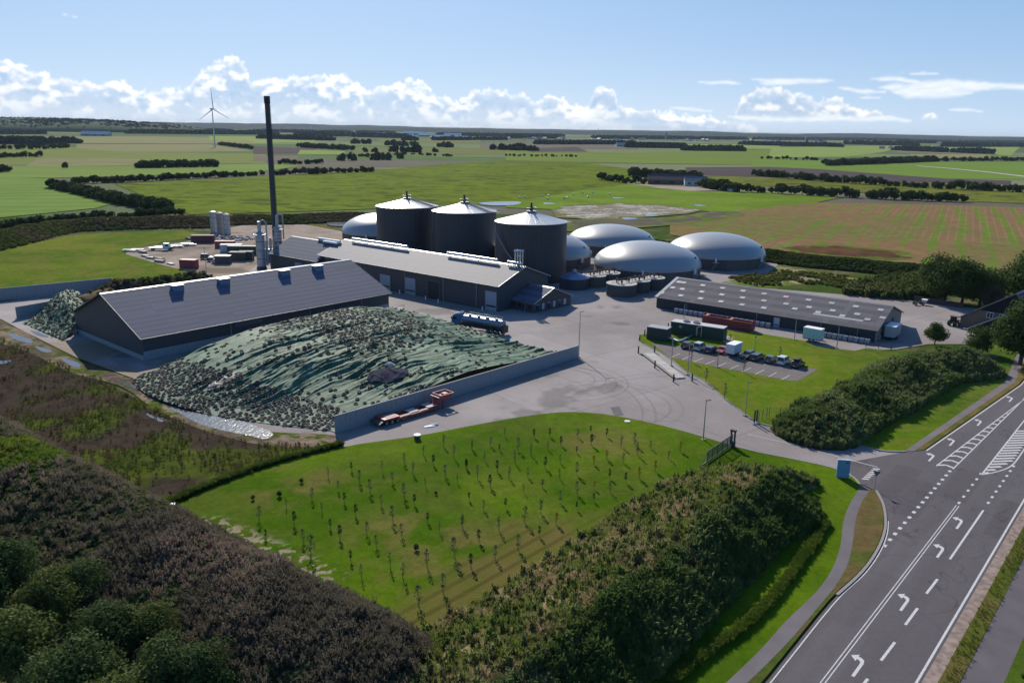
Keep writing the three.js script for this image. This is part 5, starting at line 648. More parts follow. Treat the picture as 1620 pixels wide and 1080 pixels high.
{ // red low loader
  const a = [-22.1, -123.91], b = [-11.04, -135.1], turn = Math.atan2(-(b[1] - a[1]), b[0] - a[0]), L = Math.hypot(b[0] - a[0], b[1] - a[1]), h = L / 2, t = base('low_loader', 'empty red low loader trailer parked along the long concrete wall', 'trailer', [(a[0] + b[0]) / 2, (a[1] + b[1]) / 2], turn, null, 0.14), red = std([0.27, 0.035, 0.03], 0.55), deck = std([0.42, 0.28, 0.27], 0.75), pale = std([0.45, 0.4, 0.36], 0.8);
  part(t, 'rear_deck', box(L * 0.2, 0.35, 2.7, -h + L * 0.13, 1.0, 0), red); part(t, 'deck_plate', box(L * 0.14, 0.05, 1.3, -h + L * 0.15, 1.2, 0.3), deck); part(t, 'loading_ramp', box(L * 0.09, 0.12, 2.6, 0, 0, 0).rotateZ(0.35).translate(-h + 0.1, 0.75, 0), M.dark);
  for (const s of [-1, 1]) part(t, 'side_beam', box(L * 0.56, 0.4, 0.5, -h + L * 0.48, 0.6, s * 1.1), red); for (let i = 0; i < 7; i++) part(t, 'cross_beam', box(0.3, 0.25, 2.4, -h + L * 0.24 + i * L * 0.08, 0.6, 0), red); part(t, 'plank_deck', box(L * 0.17, 0.06, 0.55, -h + L * 0.31, 0.84, 0.95), deck); part(t, 'plank_deck', box(L * 0.15, 0.06, 0.5, -h + L * 0.6, 0.84, 0.95), deck); part(t, 'deck_plate', box(L * 0.12, 0.08, 1.8, -h + L * 0.455, 0.9, 0.1), pale); part(t, 'deck_plate', box(L * 0.13, 0.08, 2.2, -h + L * 0.7, 0.96, 0), pale);
  part(t, 'gooseneck', extrude([[h - L * 0.26, 0.5], [h - L * 0.2, 0.5], [h - L * 0.15, 1.5], [h - 0.2, 1.6], [h - 0.2, 2.1], [h - L * 0.19, 2.1], [h - L * 0.26, 1]], 1.5, 0.05), red); part(t, 'deck_plate', box(1.1, 0.08, 2.3, h - L * 0.19, 2.2, 0), deck); part(t, 'load_frame', join(box(3, 0.25, 0.14, h - 1.5, 2.4, 1.2), box(3, 0.25, 0.14, h - 1.5, 2.4, -1.2), box(0.14, 0.25, 2.5, h - 0.05, 2.4, 0), box(0.14, 0.25, 2.5, h - 2.95, 2.4, 0), box(0.9, 0.3, 0.9, h - 1.3, 2.3, 0.2)), red); part(t, 'support_leg', join(box(0.2, 1.6, 0.2, h - 2.2, 0.8, 0.8), box(0.2, 1.6, 0.2, h - 2.2, 0.8, -0.8)), red); for (const s of [-1, 1]) for (let i = 0; i < 4; i++) wheel(t, -h + L * 0.06 + i * 1.15, 0.42, s * 1.1, 0.42, 0.4);
}
// containers and boxes
function container(p, turn, [l, h, w], c, label, o = {}) { const t = base(o.name ?? 'container', label, o.cat ?? 'container', p, turn, null, o.y ?? 0.16), m = std(c, o.rough ?? 0.6); part(t, 'body', box(l, h, w, 0, h / 2, 0), m); const rib = box(0.12, h - 0.3, 0.08, 0, h / 2, 0), n = Math.round(l / 0.8); for (let i = 1; i < n; i++) for (const s of [-1, 1]) { const r = part(t, 'wall_rib', rib, m); r.position.set(-l / 2 + i * l / n, 0, s * (w / 2 + 0.02)); } part(t, 'roof', box(l + 0.08, 0.1, w + 0.08, 0, h + 0.05, 0), o.roof ?? m); for (const s of [-1, 1]) part(t, 'end_door', box(0.06, h - 0.25, w / 2 - 0.08, l / 2 + 0.03, h / 2, s * w / 4), m); part(t, 'base_frame', box(l, 0.14, w - 0.1, 0, 0.07, 0), M.black); return t; }
function skip(p, turn, label) { const t = base('open_container', label, 'container', p, turn, null, 0.16), m = std([0.24, 0.035, 0.035], 0.6), l = 6.6, w = 2.5, h = 2; part(t, 'side_wall', box(l, h, 0.08, 0, h / 2 + 0.2, w / 2), m); part(t, 'side_wall', box(l, h, 0.08, 0, h / 2 + 0.2, -w / 2), m); for (const s of [-1, 1]) part(t, 'end_wall', extrude([[-w / 2, 0.2], [w / 2, 0.2], [w / 2, h + 0.2], [0.5, h + 0.75], [-0.5, h + 0.75], [-w / 2, h + 0.2]], 0.12).rotateY(Math.PI / 2).translate(s * l / 2, 0, 0), m); part(t, 'floor', box(l, 0.1, w, 0, 0.25, 0), M.dark); part(t, 'top_rail', join(box(l, 0.12, 0.14, 0, h + 0.22, w / 2), box(l, 0.12, 0.14, 0, h + 0.22, -w / 2)), std([0.3, 0.12, 0.1], 0.6)); for (let i = 1; i < 8; i++) part(t, 'wall_rib', box(0.12, h - 0.1, 0.1, -l / 2 + i * l / 8, h / 2 + 0.2, w / 2 + 0.07), m); part(t, 'top_plate', box(1.2, 0.06, w, -l / 2 + 0.6, h + 0.3, 0), std([0.36, 0.12, 0.1], 0.6)); return t; }
skip([52.42, -199.13], SITE + 0.02, 'open red container left of its twin, in front of the white tanks at the barn'); skip([57.41, -194.8], SITE + 0.02, 'open red container right of its twin, at the end of the white tanks');
{ const t = container([45.04, -186.75], SITE + 0.13, [13, 3, 3], [0.022, 0.042, 0.036], 'long dark green technical container with two roof fans and a pale roof', { name: 'technical_container', roof: std([0.4, 0.4, 0.4], 0.6), y: 0.24 }); for (const x of [-3.2, -0.7]) { const f = part(t, 'roof_fan', cyl(0.85, 0.85, 0.45, x, 3.1, -0.2, 20), M.galv); part(f, 'fan_grille', cyl(0.6, 0.6, 0.04, x, 3.56, -0.2, 16), M.black); } part(t, 'window', box(0.7, 0.6, 0.06, -4, 2.1, 1.56), M.doorGrey); part(t, 'flue_pipe', join(bar([0.2, 0.5, 1.8], [0.2, 2.6, 1.8], 0.16, 8), bar([1.3, 0.3, 1.7], [1.3, 2.9, 1.7], 0.12, 8), bar([0.2, 2.6, 1.8], [1.3, 2.9, 1.2], 0.16, 8)), M.steel); }
container([34.9, -183.42], SITE + 0.13, [5, 2.9, 3], [0.02, 0.036, 0.034], 'small dark green hut with flat grey roof beside the car park lawn', { name: 'pump_hut', cat: 'hut', roof: std([0.24, 0.25, 0.26], 0.5), y: 0.24 });
{ const a = [37.02, -182.68], m = [39.4, -181.09], b = [44.77, -187.95], t = base('ground_pipe', 'pair of silver pipes running over the grass between the green hut and container', 'pipes'); for (const o of [0, 0.55]) part(t, 'pipe', tube([[a[0], 0.9, a[1] + o], [a[0] + 1, 0.55, a[1] + o], [m[0], 0.5, m[1] + o], [b[0], 0.7, b[1] + o], [b[0] + 0.3, 2.2, b[1] + o]], 0.17, 50, 8), M.steel); for (const f of [0.15, 0.5, 0.85]) part(t, 'stand', box(0.5, 0.4, 0.9, lerp(m[0], b[0], f), 0.4, lerp(m[1], b[1], f) + 0.3), M.concrete); }
// white liquid tanks in cages along the barn
const toteCage = M.galv, toteMat = std([0.3, 0.33, 0.38], 0.5);
const tote = (label, group, p) => { const t = base('liquid_tote', label, 'tote tank', p, -37.5 * R, group, 0.15); part(t, 'tank', box(0.98, 1.0, 1.1, 0, 0.66, 0), toteMat); part(t, 'cage', join(...[-0.5, 0, 0.5].flatMap((x) => [bar([x, 0.15, 0.6], [x, 1.2, 0.6], 0.025, 4), bar([x, 0.15, -0.6], [x, 1.2, -0.6], 0.025, 4)]), ...[0.45, 0.85, 1.2].flatMap((y) => [bar([-0.52, y, 0.6], [0.52, y, 0.6], 0.025, 4), bar([-0.52, y, -0.6], [0.52, y, -0.6], 0.025, 4)])), toteCage); part(t, 'pallet', box(1.05, 0.14, 1.2, 0, 0.07, 0), M.wood); part(t, 'cap', cyl(0.12, 0.12, 0.1, 0, 1.16, 0, 10), M.black); return t; };
const barnAt = (x, off) => { const c = Math.cos(-37.5 * R), s = -Math.sin(-37.5 * R); return [40.4 + c * x + s * -off * 1, -218.9 + s * x + c * off]; };
const tote0 = tote('white liquid tote on the left part of the long barn wall', 'white totes in the long row at the barn wall', barnAt(7.4, 2.2));
{ let k = 0; for (let i = 1; i < 19; i++) copyOf(tote0, barnAt(7.4 + i * 1.42, 2.2), -37.5 * R); for (let i = 0; i < 12; i++) copyOf(tote0, barnAt(43.2 + i * 1.25, 2.2 + (i % 2) * 0.2), -37.5 * R, 'white liquid tote in the short row at the right part of the barn wall', 'white totes right of the barn door'); copyOf(tote0, [88.06, -185.9], -37.5 * R, 'single white tote standing at the right corner of the barn', 'single tote', 1.15); delete scene.children[scene.children.length - 1].userData.group; }
// rear storage yard
container([-129.6, -331.1], 0.15, [9, 3, 3.2], [0.12, 0.03, 0.03], 'dark red container open to the side at the back of the gravel yard', { roof: std([0.16, 0.13, 0.12], 0.8) });
container([-111.38, -270.43], -0.12, [5.6, 2.8, 2.7], [0.32, 0.035, 0.04], 'bright red container at the edge of the meadow', { roof: std([0.45, 0.3, 0.29], 0.7) });
container([-115.78, -318.05], 0.1, [7.5, 2.6, 2.5], [0.25, 0.05, 0.05], 'red and grey container behind the white one on the gravel yard', { roof: std([0.32, 0.16, 0.15], 0.7) });
container([-109.94, -308.47], 0.12, [8, 2.7, 2.6], [0.5, 0.5, 0.5], 'white container left of the long green one on the gravel yard');
container([-102.65, -302.77], 0.05, [13, 3, 2.7], [0.035, 0.06, 0.045], 'long dark green container next to the scrubber tower', { roof: std([0.1, 0.13, 0.1], 0.7) });
container([-100.3, -287.87], 0.05, [6, 3, 3.2], [0.07, 0.062, 0.055], 'brown grey site hut left of its twin on the gravel yard', { name: 'site_hut', cat: 'hut', roof: std([0.2, 0.18, 0.15], 0.8) });
container([-98.08, -289.54], 0.05, [5.2, 3, 3], [0.055, 0.05, 0.046], 'brown grey site hut right of its twin on the gravel yard', { name: 'site_hut', cat: 'hut', roof: std([0.17, 0.15, 0.13], 0.8) });
container([-103.23, -280.53], 0.05, [5.2, 2.7, 2.8], [0.08, 0.07, 0.065], 'single brown hut with white roof nearest in the gravel yard', { name: 'site_hut', cat: 'hut', roof: M.white });
car([-112.45, -289.53], 0.2, [0.02, 0.024, 0.03], 'dark van parked leftmost by the huts of the gravel yard', 'van'); car([-108.18, -284.22], 0.1, [0.025, 0.03, 0.045], 'dark car squeezed between a van and the white roofed hut', 'estate'); car([-105.19, -280.34], 0, [0.55, 0.57, 0.62], 'white car half hidden left of the white roofed hut', 'hatch');
{ const t = base('flatbed_lorry', 'white flatbed lorry with an empty bed on the gravel yard', 'lorry', [-136.72, -308.87], 0.15, null, 0.1), w = std([0.5, 0.55, 0.56], 0.5); part(t, 'bed', box(5.5, 0.25, 2.3, -2.6, 1, 0), w); part(t, 'cab', extrude([[0.3, 0.5], [2.7, 0.5], [2.75, 1.4], [2.2, 2.7], [0.3, 2.8]], 2.3, 0.06), w); part(t, 'window', box(1.2, 0.7, 2.36, 1.7, 2, 0), M.glass); part(t, 'bonnet', box(1.3, 0.9, 2.1, 3.2, 1, 0), M.dark); part(t, 'crane', join(bar([0, 1, 0], [0, 3.2, 0], 0.18), bar([0, 3.2, 0], [-1.6, 2.2, 0], 0.14)), M.dark); for (const s of [-1, 1]) for (const x of [-3.8, 2.4]) wheel(t, x, 0.48, s * 1.05, 0.48, 0.3); }
{ const r = rng(31), mats = [M.white, M.galv, std([0.35, 0.33, 0.3], 0.8), M.wood, std([0.25, 0.24, 0.26], 0.7)]; const A2 = [-148.92, -307.52], B2 = [-133.48, -326.88], C2 = [-112.33, -265.29]; const names = ['board_stack', 'pipe_stack'];
  for (let i = 0; i < 26; i++) { const f = r(), low = i > 15, p = low ? [lerp(A2[0], C2[0], f) + r() * 3, lerp(A2[1], C2[1], f) + r() * 2] : [lerp(A2[0], B2[0], f) + r() * 3, lerp(A2[1], B2[1], f) + 1 + r() * 4]; const t = base('board_stack', low ? 'low stack of boards and pipes on the near rim of the gravel yard' : 'white stack of boards on the far rim of the gravel yard', 'boards', p, (low ? -0.55 : 0.12) + (r() - 0.5) * 0.5, low ? 'stacks on the near rim of the gravel yard' : 'stacks on the far rim of the gravel yard', 0.12); const l = 2.5 + r() * 4, n = 2 + Math.floor(r() * 3), m = mats[low ? 1 + Math.floor(r() * 4) : Math.floor(r() * 2.4)]; for (let k = 0; k < n; k++) part(t, 'board', box(l, 0.16, 1 + r() * 0.6, r() * 0.3, 0.12 + k * 0.2, r() * 0.2), m); }
  const rub = [], r2 = rng(8), P0 = [-126.32, -343.33]; for (let i = 0; i < 240; i++) { const a = r2() * 6.28, d = Math.sqrt(r2()) * 8, s = 0.25 + r2() * 0.6; const g = new THREE.DodecahedronGeometry(s, 0).scale(1.4, 0.7, 1).rotateY(r2() * 3).translate(P0[0] + Math.cos(a) * d * 1.9, 0.2 + r2() * 1.1 * (1 - d / 9), P0[1] + Math.sin(a) * d); rub.push(plain(g)); } struct('rubble', mergeGeometries(rub.filter((_, i) => i % 2)), std([0.5, 0.46, 0.44], 0.9), 'stuff', 'heap of pale and dark rubble in front of the three silos'); struct('rubble', mergeGeometries(rub.filter((_, i) => !(i % 2))), std([0.1, 0.08, 0.07], 0.9), 'stuff', 'dark part of the rubble in front of the three silos'); }

// ---------------------------------------------------------------- lamps, signs, gate, bollards
function lamp(p, h, label, head = true) { const t = base('street_lamp', label, 'lamp post', p, 0.4, null, 0.16); part(t, 'pole', cyl(0.11, 0.06, h, 0, 0, 0, 8), M.galv); part(t, 'base_plate', box(0.6, 0.18, 0.6, 0, 0.09, 0), M.concrete); if (head) { part(t, 'lamp_head', join(box(0.9, 0.1, 0.3, 0.4, h, 0), box(0.1, 0.1, 0.1, 0, h, 0)), M.dark); part(t, 'lamp_glass', box(0.5, 0.03, 0.22, 0.5, h - 0.065, 0), M.lampGlass); } else part(t, 'lamp_head', cyl(0.22, 0.14, 0.25, 0, h, 0, 10), M.dark); return t; }
lamp([14.59, -166.8], 10.16, 'tall lamp post at the far end of the long concrete wall'); lamp([30.99, -119.68], 6.73, 'lamp post at the lawn edge near the sliding gate'); lamp([41.0, -131.35], 6.11, 'lamp post on the car park lawn near the gate fence');
lamp([33.71, -161.2], 6.33, 'lamp post beside the weighbridge, at the left corner of the car park'); lamp([35.9, -155.07], 6.38, 'lamp post standing second from the weighbridge'); lamp([43.36, -160.82], 4.2, 'short lamp post at the near edge of the parking bays', false); lamp([54.14, -171.14], 4, 'short lamp post behind the parked cars with pale top', false); lamp([-99.46, -254.59], 9.85, 'thin lamp post between the red container and the slate roof'); lamp([67.66, -184.61], 5, 'lamp post left of the turquoise trailer', false); lamp([75.1, -177.7], 5, 'lamp post right of the turquoise trailer', false); lamp([45.1, -203.86], 4, 'thin post between the barn tanks and the green container', false);
const gMesh = std([0.05, 0.075, 0.07], 0.6);
{ const a = [28.14, -108.62], b = [34.93, -117.09], l = Math.hypot(b[0] - a[0], b[1] - a[1]), t = base('sliding_gate', 'dark green sliding gate of upright bars beside the driveway', 'gate', a, Math.atan2(-(b[1] - a[1]), b[0] - a[0]), null, 0.24); part(t, 'bottom_beam', box(l, 0.24, 0.16, l / 2, 0.25, 0), gMesh); part(t, 'top_rail', box(l * 0.82, 0.1, 0.08, l * 0.59, 2.0, 0), gMesh); part(t, 'brace', bar([0.1, 0.3, 0], [l * 0.18, 2, 0], 0.05), gMesh); for (let i = 0; i < 6; i++) part(t, 'post', box(0.1, 1.75, 0.1, l * (0.18 + i * 0.162), 1.15, 0), gMesh); for (let i = 1; i < 60; i++) { const x = l * (0.18 + 0.81 * i / 60); part(t, 'bar', box(0.03, 1.65, 0.03, x, 1.15, 0), gMesh); } part(t, 'gate_post', join(box(0.22, 2.6, 0.22, l + 0.1, 1.3, 0.3), box(0.22, 2.6, 0.22, l + 0.1, 1.3, -0.3), box(0.5, 0.3, 0.9, l + 0.1, 2.6, 0)), M.dark); part(t, 'motor_box', box(0.5, 1.1, 0.4, l - 0.6, 0.6, 0.5), M.dark); }
{ const t = base('gate_post', 'pair of dark gate posts on the far side of the driveway', 'gate posts', [41.61, -127.37], 0.7, null, 0.2); for (const x of [-0.35, 0.35]) { part(t, 'post', box(0.2, 2.5, 0.2, x, 1.25, 0), M.dark); part(t, 'foot', box(0.4, 0.3, 0.4, x, 0.15, 0), M.white); } }
{ const pts = [[42.43, -128.31], [43.41, -129.43], [44.52, -130.57], [45.06, -130.91], [46.86, -130.67], [48.44, -130.12]], t = base('mesh_fence', 'thin dark mesh fence from the gate posts to the planted bank', 'fence'); pts.forEach((p, i) => { part(t, 'post', cyl(0.05, 0.05, 1.9, p[0], 0.2, p[1], 6), gMesh); if (i) { const q = pts[i - 1], w = [], l = Math.hypot(p[0] - q[0], p[1] - q[1]); for (let k = 0; k < 7; k++) w.push(bar([q[0], 0.4 + k * 0.27, q[1]], [p[0], 0.4 + k * 0.27, p[1]], 0.012, 3)); for (let k = 1; k < l / 0.35; k++) { const f = k / (l / 0.35); w.push(bar([lerp(q[0], p[0], f), 0.4, lerp(q[1], p[1], f)], [lerp(q[0], p[0], f), 2, lerp(q[1], p[1], f)], 0.01, 3)); } part(t, 'mesh_panel', join(w), gMesh); } }); }
{ // sign column at the entrance
  const t = base('sign_column', 'upright pale blue sign board on the grass by the junction', 'sign', [47.91, -105.97], -0.12, null, 0.24); part(t, 'board', box(1.75, 2.6, 0.22, 0, 1.42, 0), std([0.1, 0.27, 0.4], 0.45)); part(t, 'plinth', box(1.6, 0.2, 0.4, 0, 0.06, 0), M.concrete); part(t, 'top_cap', box(1.79, 0.06, 0.26, 0, 2.74, 0), std([0.5, 0.6, 0.66], 0.4)); part(t, 'logo', join(box(0.14, 0.22, 0.02, 0.5, 2.35, 0.12), box(0.3, 0.06, 0.02, 0.35, 2.25, 0.12)), M.black); part(t, 'base_panel', box(1.77, 0.5, 0.02, 0, 0.42, 0.115), std([0.14, 0.33, 0.42], 0.45)); }
{ const t = base('yield_sign', 'triangular yield sign seen from behind at the tip of the verge', 'road sign', [50.89, -102.14], -0.5, null, 0.24), s = new THREE.Shape([[-0.5, 0.45], [0.5, 0.45], [0, -0.42]].map((p) => new THREE.Vector2(...p))); part(t, 'post', cyl(0.04, 0.04, 2.5, 0, 0, 0, 8), M.galv); part(t, 'plate', new THREE.ExtrudeGeometry(s, { depth: 0.03, bevelEnabled: false }).translate(0, 2.35, 0.05), std([0.12, 0.125, 0.14], 0.5)); part(t, 'clamp', join(box(0.16, 0.05, 0.08, 0, 2.55, 0.02), box(0.12, 0.05, 0.08, 0, 2.2, 0.02)), M.galv); }
// weighbridge with its posts
{ const a = [29.2, -170.44], b = [31.54, -170.57], c = [34.89, -152.69], d = [33.01, -152.17], t = base('weighbridge', 'pale concrete weighbridge deck set in the yard', 'weighbridge'); const s = (p, q, f) => [lerp(p[0], q[0], f), lerp(p[1], q[1], f)]; const deckM = [std([0.36, 0.33, 0.31], 0.85), std([0.33, 0.31, 0.29], 0.85)]; for (let i = 0; i < 6; i++) { const q = [s(a, d, i / 6 + 0.003), s(b, c, i / 6 + 0.003), s(b, c, (i + 1) / 6 - 0.003), s(a, d, (i + 1) / 6 - 0.003)]; const sh = new THREE.Shape(q.map(([x, z]) => new THREE.Vector2(x, -z))); part(t, 'deck_slab', new THREE.ExtrudeGeometry(sh, { depth: 0.2, bevelEnabled: false }).rotateX(-Math.PI / 2).translate(0, 0.16, 0), deckM[i % 2]); } for (const [p, q] of [[a, d]]) part(t, 'side_rail', bar([p[0] - 0.4, 0.35, p[1] + 0.2], [q[0] - 0.4, 0.35, q[1] + 0.2], 0.2, 6), M.dark); for (const [p, q] of [[a, b], [d, c]]) part(t, 'end_plate', bar([p[0], 0.33, p[1]], [q[0], 0.33, q[1]], 0.08, 6), M.white); }
for (const [p, l] of [[[28.21, -170.89], 'dark post at the far left corner of the weighbridge'], [[31.98, -171.89], 'dark post at the far right corner of the weighbridge'], [[29.97, -159.61], 'dark post halfway along the left side of the weighbridge'], [[32.08, -150.27], 'dark post at the near left corner of the weighbridge'], [[35.9, -150.88], 'dark post at the near right corner of the weighbridge']]) { const t = base('guard_post', l, 'post', p, 0, null, 0.14); part(t, 'post', cyl(0.16, 0.16, 1.5, 0, 0, 0, 10), M.dark); part(t, 'cap', cyl(0.17, 0.1, 0.1, 0, 1.5, 0, 10), M.dark); }
for (const [p, l] of [[[30.12, -181.66], 'dark bollard at the left tip of the car park lawn'], [[32.07, -186.52], 'dark bollard left of the green hut'], [[39.1, -193.9], 'dark bollard behind the green hut roof']]) { const t = base('bollard', l, 'bollard', p, 0, null, 0.2); part(t, 'post', cyl(0.14, 0.14, 1.4, 0, 0, 0, 10), M.dark); part(t, 'cap', cyl(0.15, 0.08, 0.1, 0, 1.4, 0, 10), M.dark); }
{ const t = base('drain_box', 'small white topped drain box at the lawn edge below the red trailer', 'box', [-14.77, -117.85], 0.5, null, 0.24); part(t, 'shaft', cyl(0.5, 0.5, 0.7, 0, 0, 0, 14), M.dark); part(t, 'cover', cyl(0.55, 0.55, 0.12, 0, 0.7, 0, 14), M.white); }
{ const t = base('paper_sheet', 'crumpled white sheet lying on the yard near the red trailer', 'litter', [-13.38, -123.72], 0.4, null, 0.16); part(t, 'sheet', new THREE.IcosahedronGeometry(0.7, 1).scale(1.6, 0.25, 0.6), M.white); part(t, 'torn_strip', new THREE.IcosahedronGeometry(0.4, 1).scale(1.8, 0.5, 0.5).translate(0.9, 0.1, -0.3), M.white); }
{ const t = base('manhole_cover', 'white round cover on the lawn edge by the yard', 'cover', [19.83, -127.29], 0, null, 0.24); part(t, 'ring', cyl(0.5, 0.5, 0.12, 0, 0, 0, 24), M.white); part(t, 'lid', cyl(0.35, 0.35, 0.05, 0, 0.12, 0, 20), std([0.6, 0.6, 0.58], 0.6)); }
{ const t = base('concrete_block', 'pale block lying at the left corner of the lawn', 'block', [-43.85, -93.36], 0.3, null, 0.24); part(t, 'slab', box(1.5, 0.4, 0.8, 0, 0.2, 0), M.white); part(t, 'foot', box(1.2, 0.1, 0.6, 0, 0.02, 0), M.dark); }
// tractor, implement and table by the farmhouse
{ const t = base('tractor', 'small dark tractor parked at the corner of the brick wing', 'tractor', [115.26, -202.37], 0.5, null, 0.16); part(t, 'body', box(2.2, 0.8, 0.8, 0.6, 1.1, 0), M.dark); part(t, 'cab', extrude([[-1, 1], [0.2, 1], [0.1, 2.5], [-0.9, 2.5]], 1.2, 0.05), M.glass); part(t, 'roof', box(1.5, 0.12, 1.5, -0.4, 2.6, 0), M.rust); for (const s of [-1, 1]) { wheel(t, -0.7, 0.75, s * 0.75, 0.75, 0.4); wheel(t, 1.3, 0.45, s * 0.65, 0.45, 0.3); } }
{ const t = base('farm_implement', 'black and white farm implement at the far rim of the farmyard', 'implement', [118.37, -228.02], 0.2, null, 0.16); part(t, 'frame', join(box(3, 0.3, 0.3, 0, 0.8, 0), box(0.2, 0.9, 1.6, -1, 0.6, 0), box(0.2, 0.9, 1.6, 1, 0.6, 0)), M.black); part(t, 'hopper', cyl(0.4, 0.9, 1, 2.2, 0.6, 0, 12), M.white); for (const s of [-1, 1]) wheel(t, s * 1.2, 0.45, 0.9, 0.45, 0.25); }
{ const t = base('picnic_table', 'wooden picnic table on the grass under the big tree', 'picnic table', [107.0, -171.18], 0.4, null, 0.2); part(t, 'table_top', box(1.9, 0.06, 0.8, 0, 0.76, 0), M.wood); for (const s of [-1, 1]) { part(t, 'bench', box(1.9, 0.05, 0.3, 0, 0.45, s * 0.75), M.wood); part(t, 'leg', join(bar([s * 0.7, 0, 0.8], [s * 0.7, 0.75, 0.2], 0.05), bar([s * 0.7, 0, -0.8], [s * 0.7, 0.75, -0.2], 0.05), box(0.06, 0.08, 1.7, s * 0.7, 0.4, 0)), M.wood); } }
{ const t = base('field_gate', 'low dark bar gate at the end of the barn road', 'gate', [82.49, -179.25], -0.35, null, 0.16); for (const x of [0, 2.7, 5.4]) part(t, 'post', box(0.14, 1.3, 0.14, x, 0.65, 0), M.dark); for (const y of [0.4, 0.75, 1.1]) part(t, 'rail', box(5.4, 0.08, 0.06, 2.7, y, 0), M.dark); }
longWall('dark low wall at the back of the farmyard below the trees', [119.88, -233.43], [129.36, -223.78], 1.6, 1.6, 10, 0.14, dull([0.07, 0.065, 0.06]));

// ---------------------------------------------------------------- vegetation
// leaves: n small bent faces placed by fn(r) -> [x, y, z, outward x, y, z]
function leaves(seed, n, size, fn, up = 0.3, long = 1.25) {
  const r = rng(seed), pos = [], uv = [], A = new THREE.Vector3(), B = new THREE.Vector3(), N = new THREE.Vector3(), T = new THREE.Vector3();
  for (let i = 0; i < n; i++) { const [x, y, z, nx, ny, nz] = fn(r, i), s = size * (0.6 + 0.8 * r()); N.set(nx + (r() - 0.5) * 1.5, ny + up + (r() - 0.5) * 1.5, nz + (r() - 0.5) * 1.5).normalize(); T.set(r() - 0.5, r() - 0.5, r() - 0.5); A.crossVectors(N, T).normalize(); B.crossVectors(N, A); const p = (a, b, c = 0) => pos.push(x + A.x * a * s + B.x * b * s + N.x * c * s, y + A.y * a * s + B.y * b * s + N.y * c * s, z + A.z * a * s + B.z * b * s + N.z * c * s); p(-0.5 * long, 0); p(0, -0.36, 0.12); p(0.5 * long, 0); p(-0.5 * long, 0); p(0.5 * long, 0); p(0, 0.36, 0.12); for (let k = 0; k < 6; k++) uv.push(0.5, 0.5); }
  const g = new THREE.BufferGeometry(); g.setAttribute('position', new THREE.Float32BufferAttribute(pos, 3)); g.setAttribute('uv', new THREE.Float32BufferAttribute(uv, 2)); g.computeVertexNormals(); return g;
}
const onBall = (r) => { const a = r() * 6.2832, y = r() * 2 - 1, k = Math.sqrt(1 - y * y); return [Math.cos(a) * k, y, Math.sin(a) * k]; };
function crownGeo(seed, w, h, base0, lumps, n, size, fill = 0.35) {   // a crown of several leafy lumps
  const r0 = rng(seed), L = []; for (let i = 0; i < lumps; i++) { const d = onBall(r0), k = 0.35 + 0.45 * r0(); const yy = d[1] * (d[1] < 0 ? 0.75 : 1); L.push([d[0] * w * k, base0 + h / 2 + yy * h * 0.5 * (0.45 + 0.35 * r0()), d[2] * w * k, (0.34 + 0.26 * r0()) * w]); }
  return leaves(seed + 1, n, size, (r) => { const l = L[Math.floor(r() * lumps)], d = onBall(r), k = r() < fill ? 0.45 + 0.4 * r() : 0.86 + 0.2 * r(); return [l[0] + d[0] * l[3] * k, Math.max(base0 * 0.8, l[1] + d[1] * l[3] * k * 0.85), l[2] + d[2] * l[3] * k, ...d]; });
}
const leafMat = (c, t = 0.42) => new THREE.MeshPhysicalMaterial({ color: C(...c), roughness: 0.8, specularIntensity: 0.12, transmission: t, thickness: 0, side: THREE.DoubleSide });
const leafStd = (c) => dull(c, { side: THREE.DoubleSide });
const bark = std([0.07, 0.055, 0.042], 0.9);
function trunkGeo(h, r, seed, limbs = 5, spread = 1.2) { const q = rng(seed), g = [cyl(r, r * 0.5, h, 0, 0, 0, 8)]; for (let i = 0; i < limbs; i++) { const a = i / limbs * 6.28 + q(), y0 = h * (0.45 + 0.4 * q()), l = spread * (0.6 + 0.6 * q()); g.push(bar([0, y0, 0], [Math.cos(a) * l, y0 + l * 1.1, Math.sin(a) * l], r * 0.35, 5)); } return join(g); }
function tree(name, label, p, cg, tg, mat, o = {}) { const t = base(name, label, o.cat ?? 'tree', p, o.turn ?? 0, o.group, o.y ?? 0.1); part(t, 'trunk', tg, bark); part(t, 'crown', cg, mat); if (o.scale) t.scale.setScalar(o.scale); return t; }
const G1 = leafMat([0.07, 0.112, 0.025]), G2 = leafMat([0.095, 0.13, 0.03]), G3 = leafMat([0.058, 0.098, 0.022]), GY = leafMat([0.1, 0.12, 0.02]), GG = leafMat([0.09, 0.1, 0.06]);
// big trees in the right hand corner
const bigA = crownGeo(101, 5.2, 9.8, 0.7, 30, 11000, 0.42), bigB = crownGeo(102, 4.7, 11, 0.6, 30, 11000, 0.42), bigT = trunkGeo(4, 0.4, 5, 6, 1.6);
const place = (l, p, g, m, s, turn = 0, y = 0.1) => tree('broadleaf_tree', l, p, g, s === 1 ? trunkGeo(2.2, 0.16, 5, 5, 0.8) : bigT, m, { scale: s, turn, y });
place('large dark tree overhanging the farmhouse at the right edge', [110.6, -166.47], bigB, G3, 1.22, 1.2);
place('dark tree at the right edge above the steep farmhouse roof', [150.75, -229.61], bigA, G3, 1.6, 2.3);
place('broad dark tree at the left of the group behind the farmyard', [128.83, -233.22], bigA, G1, 1.4, 0.4);
place('dark tree in the middle of the group behind the farmyard', [132.35, -229.95], bigB, G3, 1.15, 2.1);
place('dark tree at the right of the group behind the farmyard', [136.77, -228.55], bigA, G1, 1.12, 3.3);
place('grey green loose tree right beside the steep gable roof', [136.22, -221.82], bigB, GG, 0.62, 4.1);
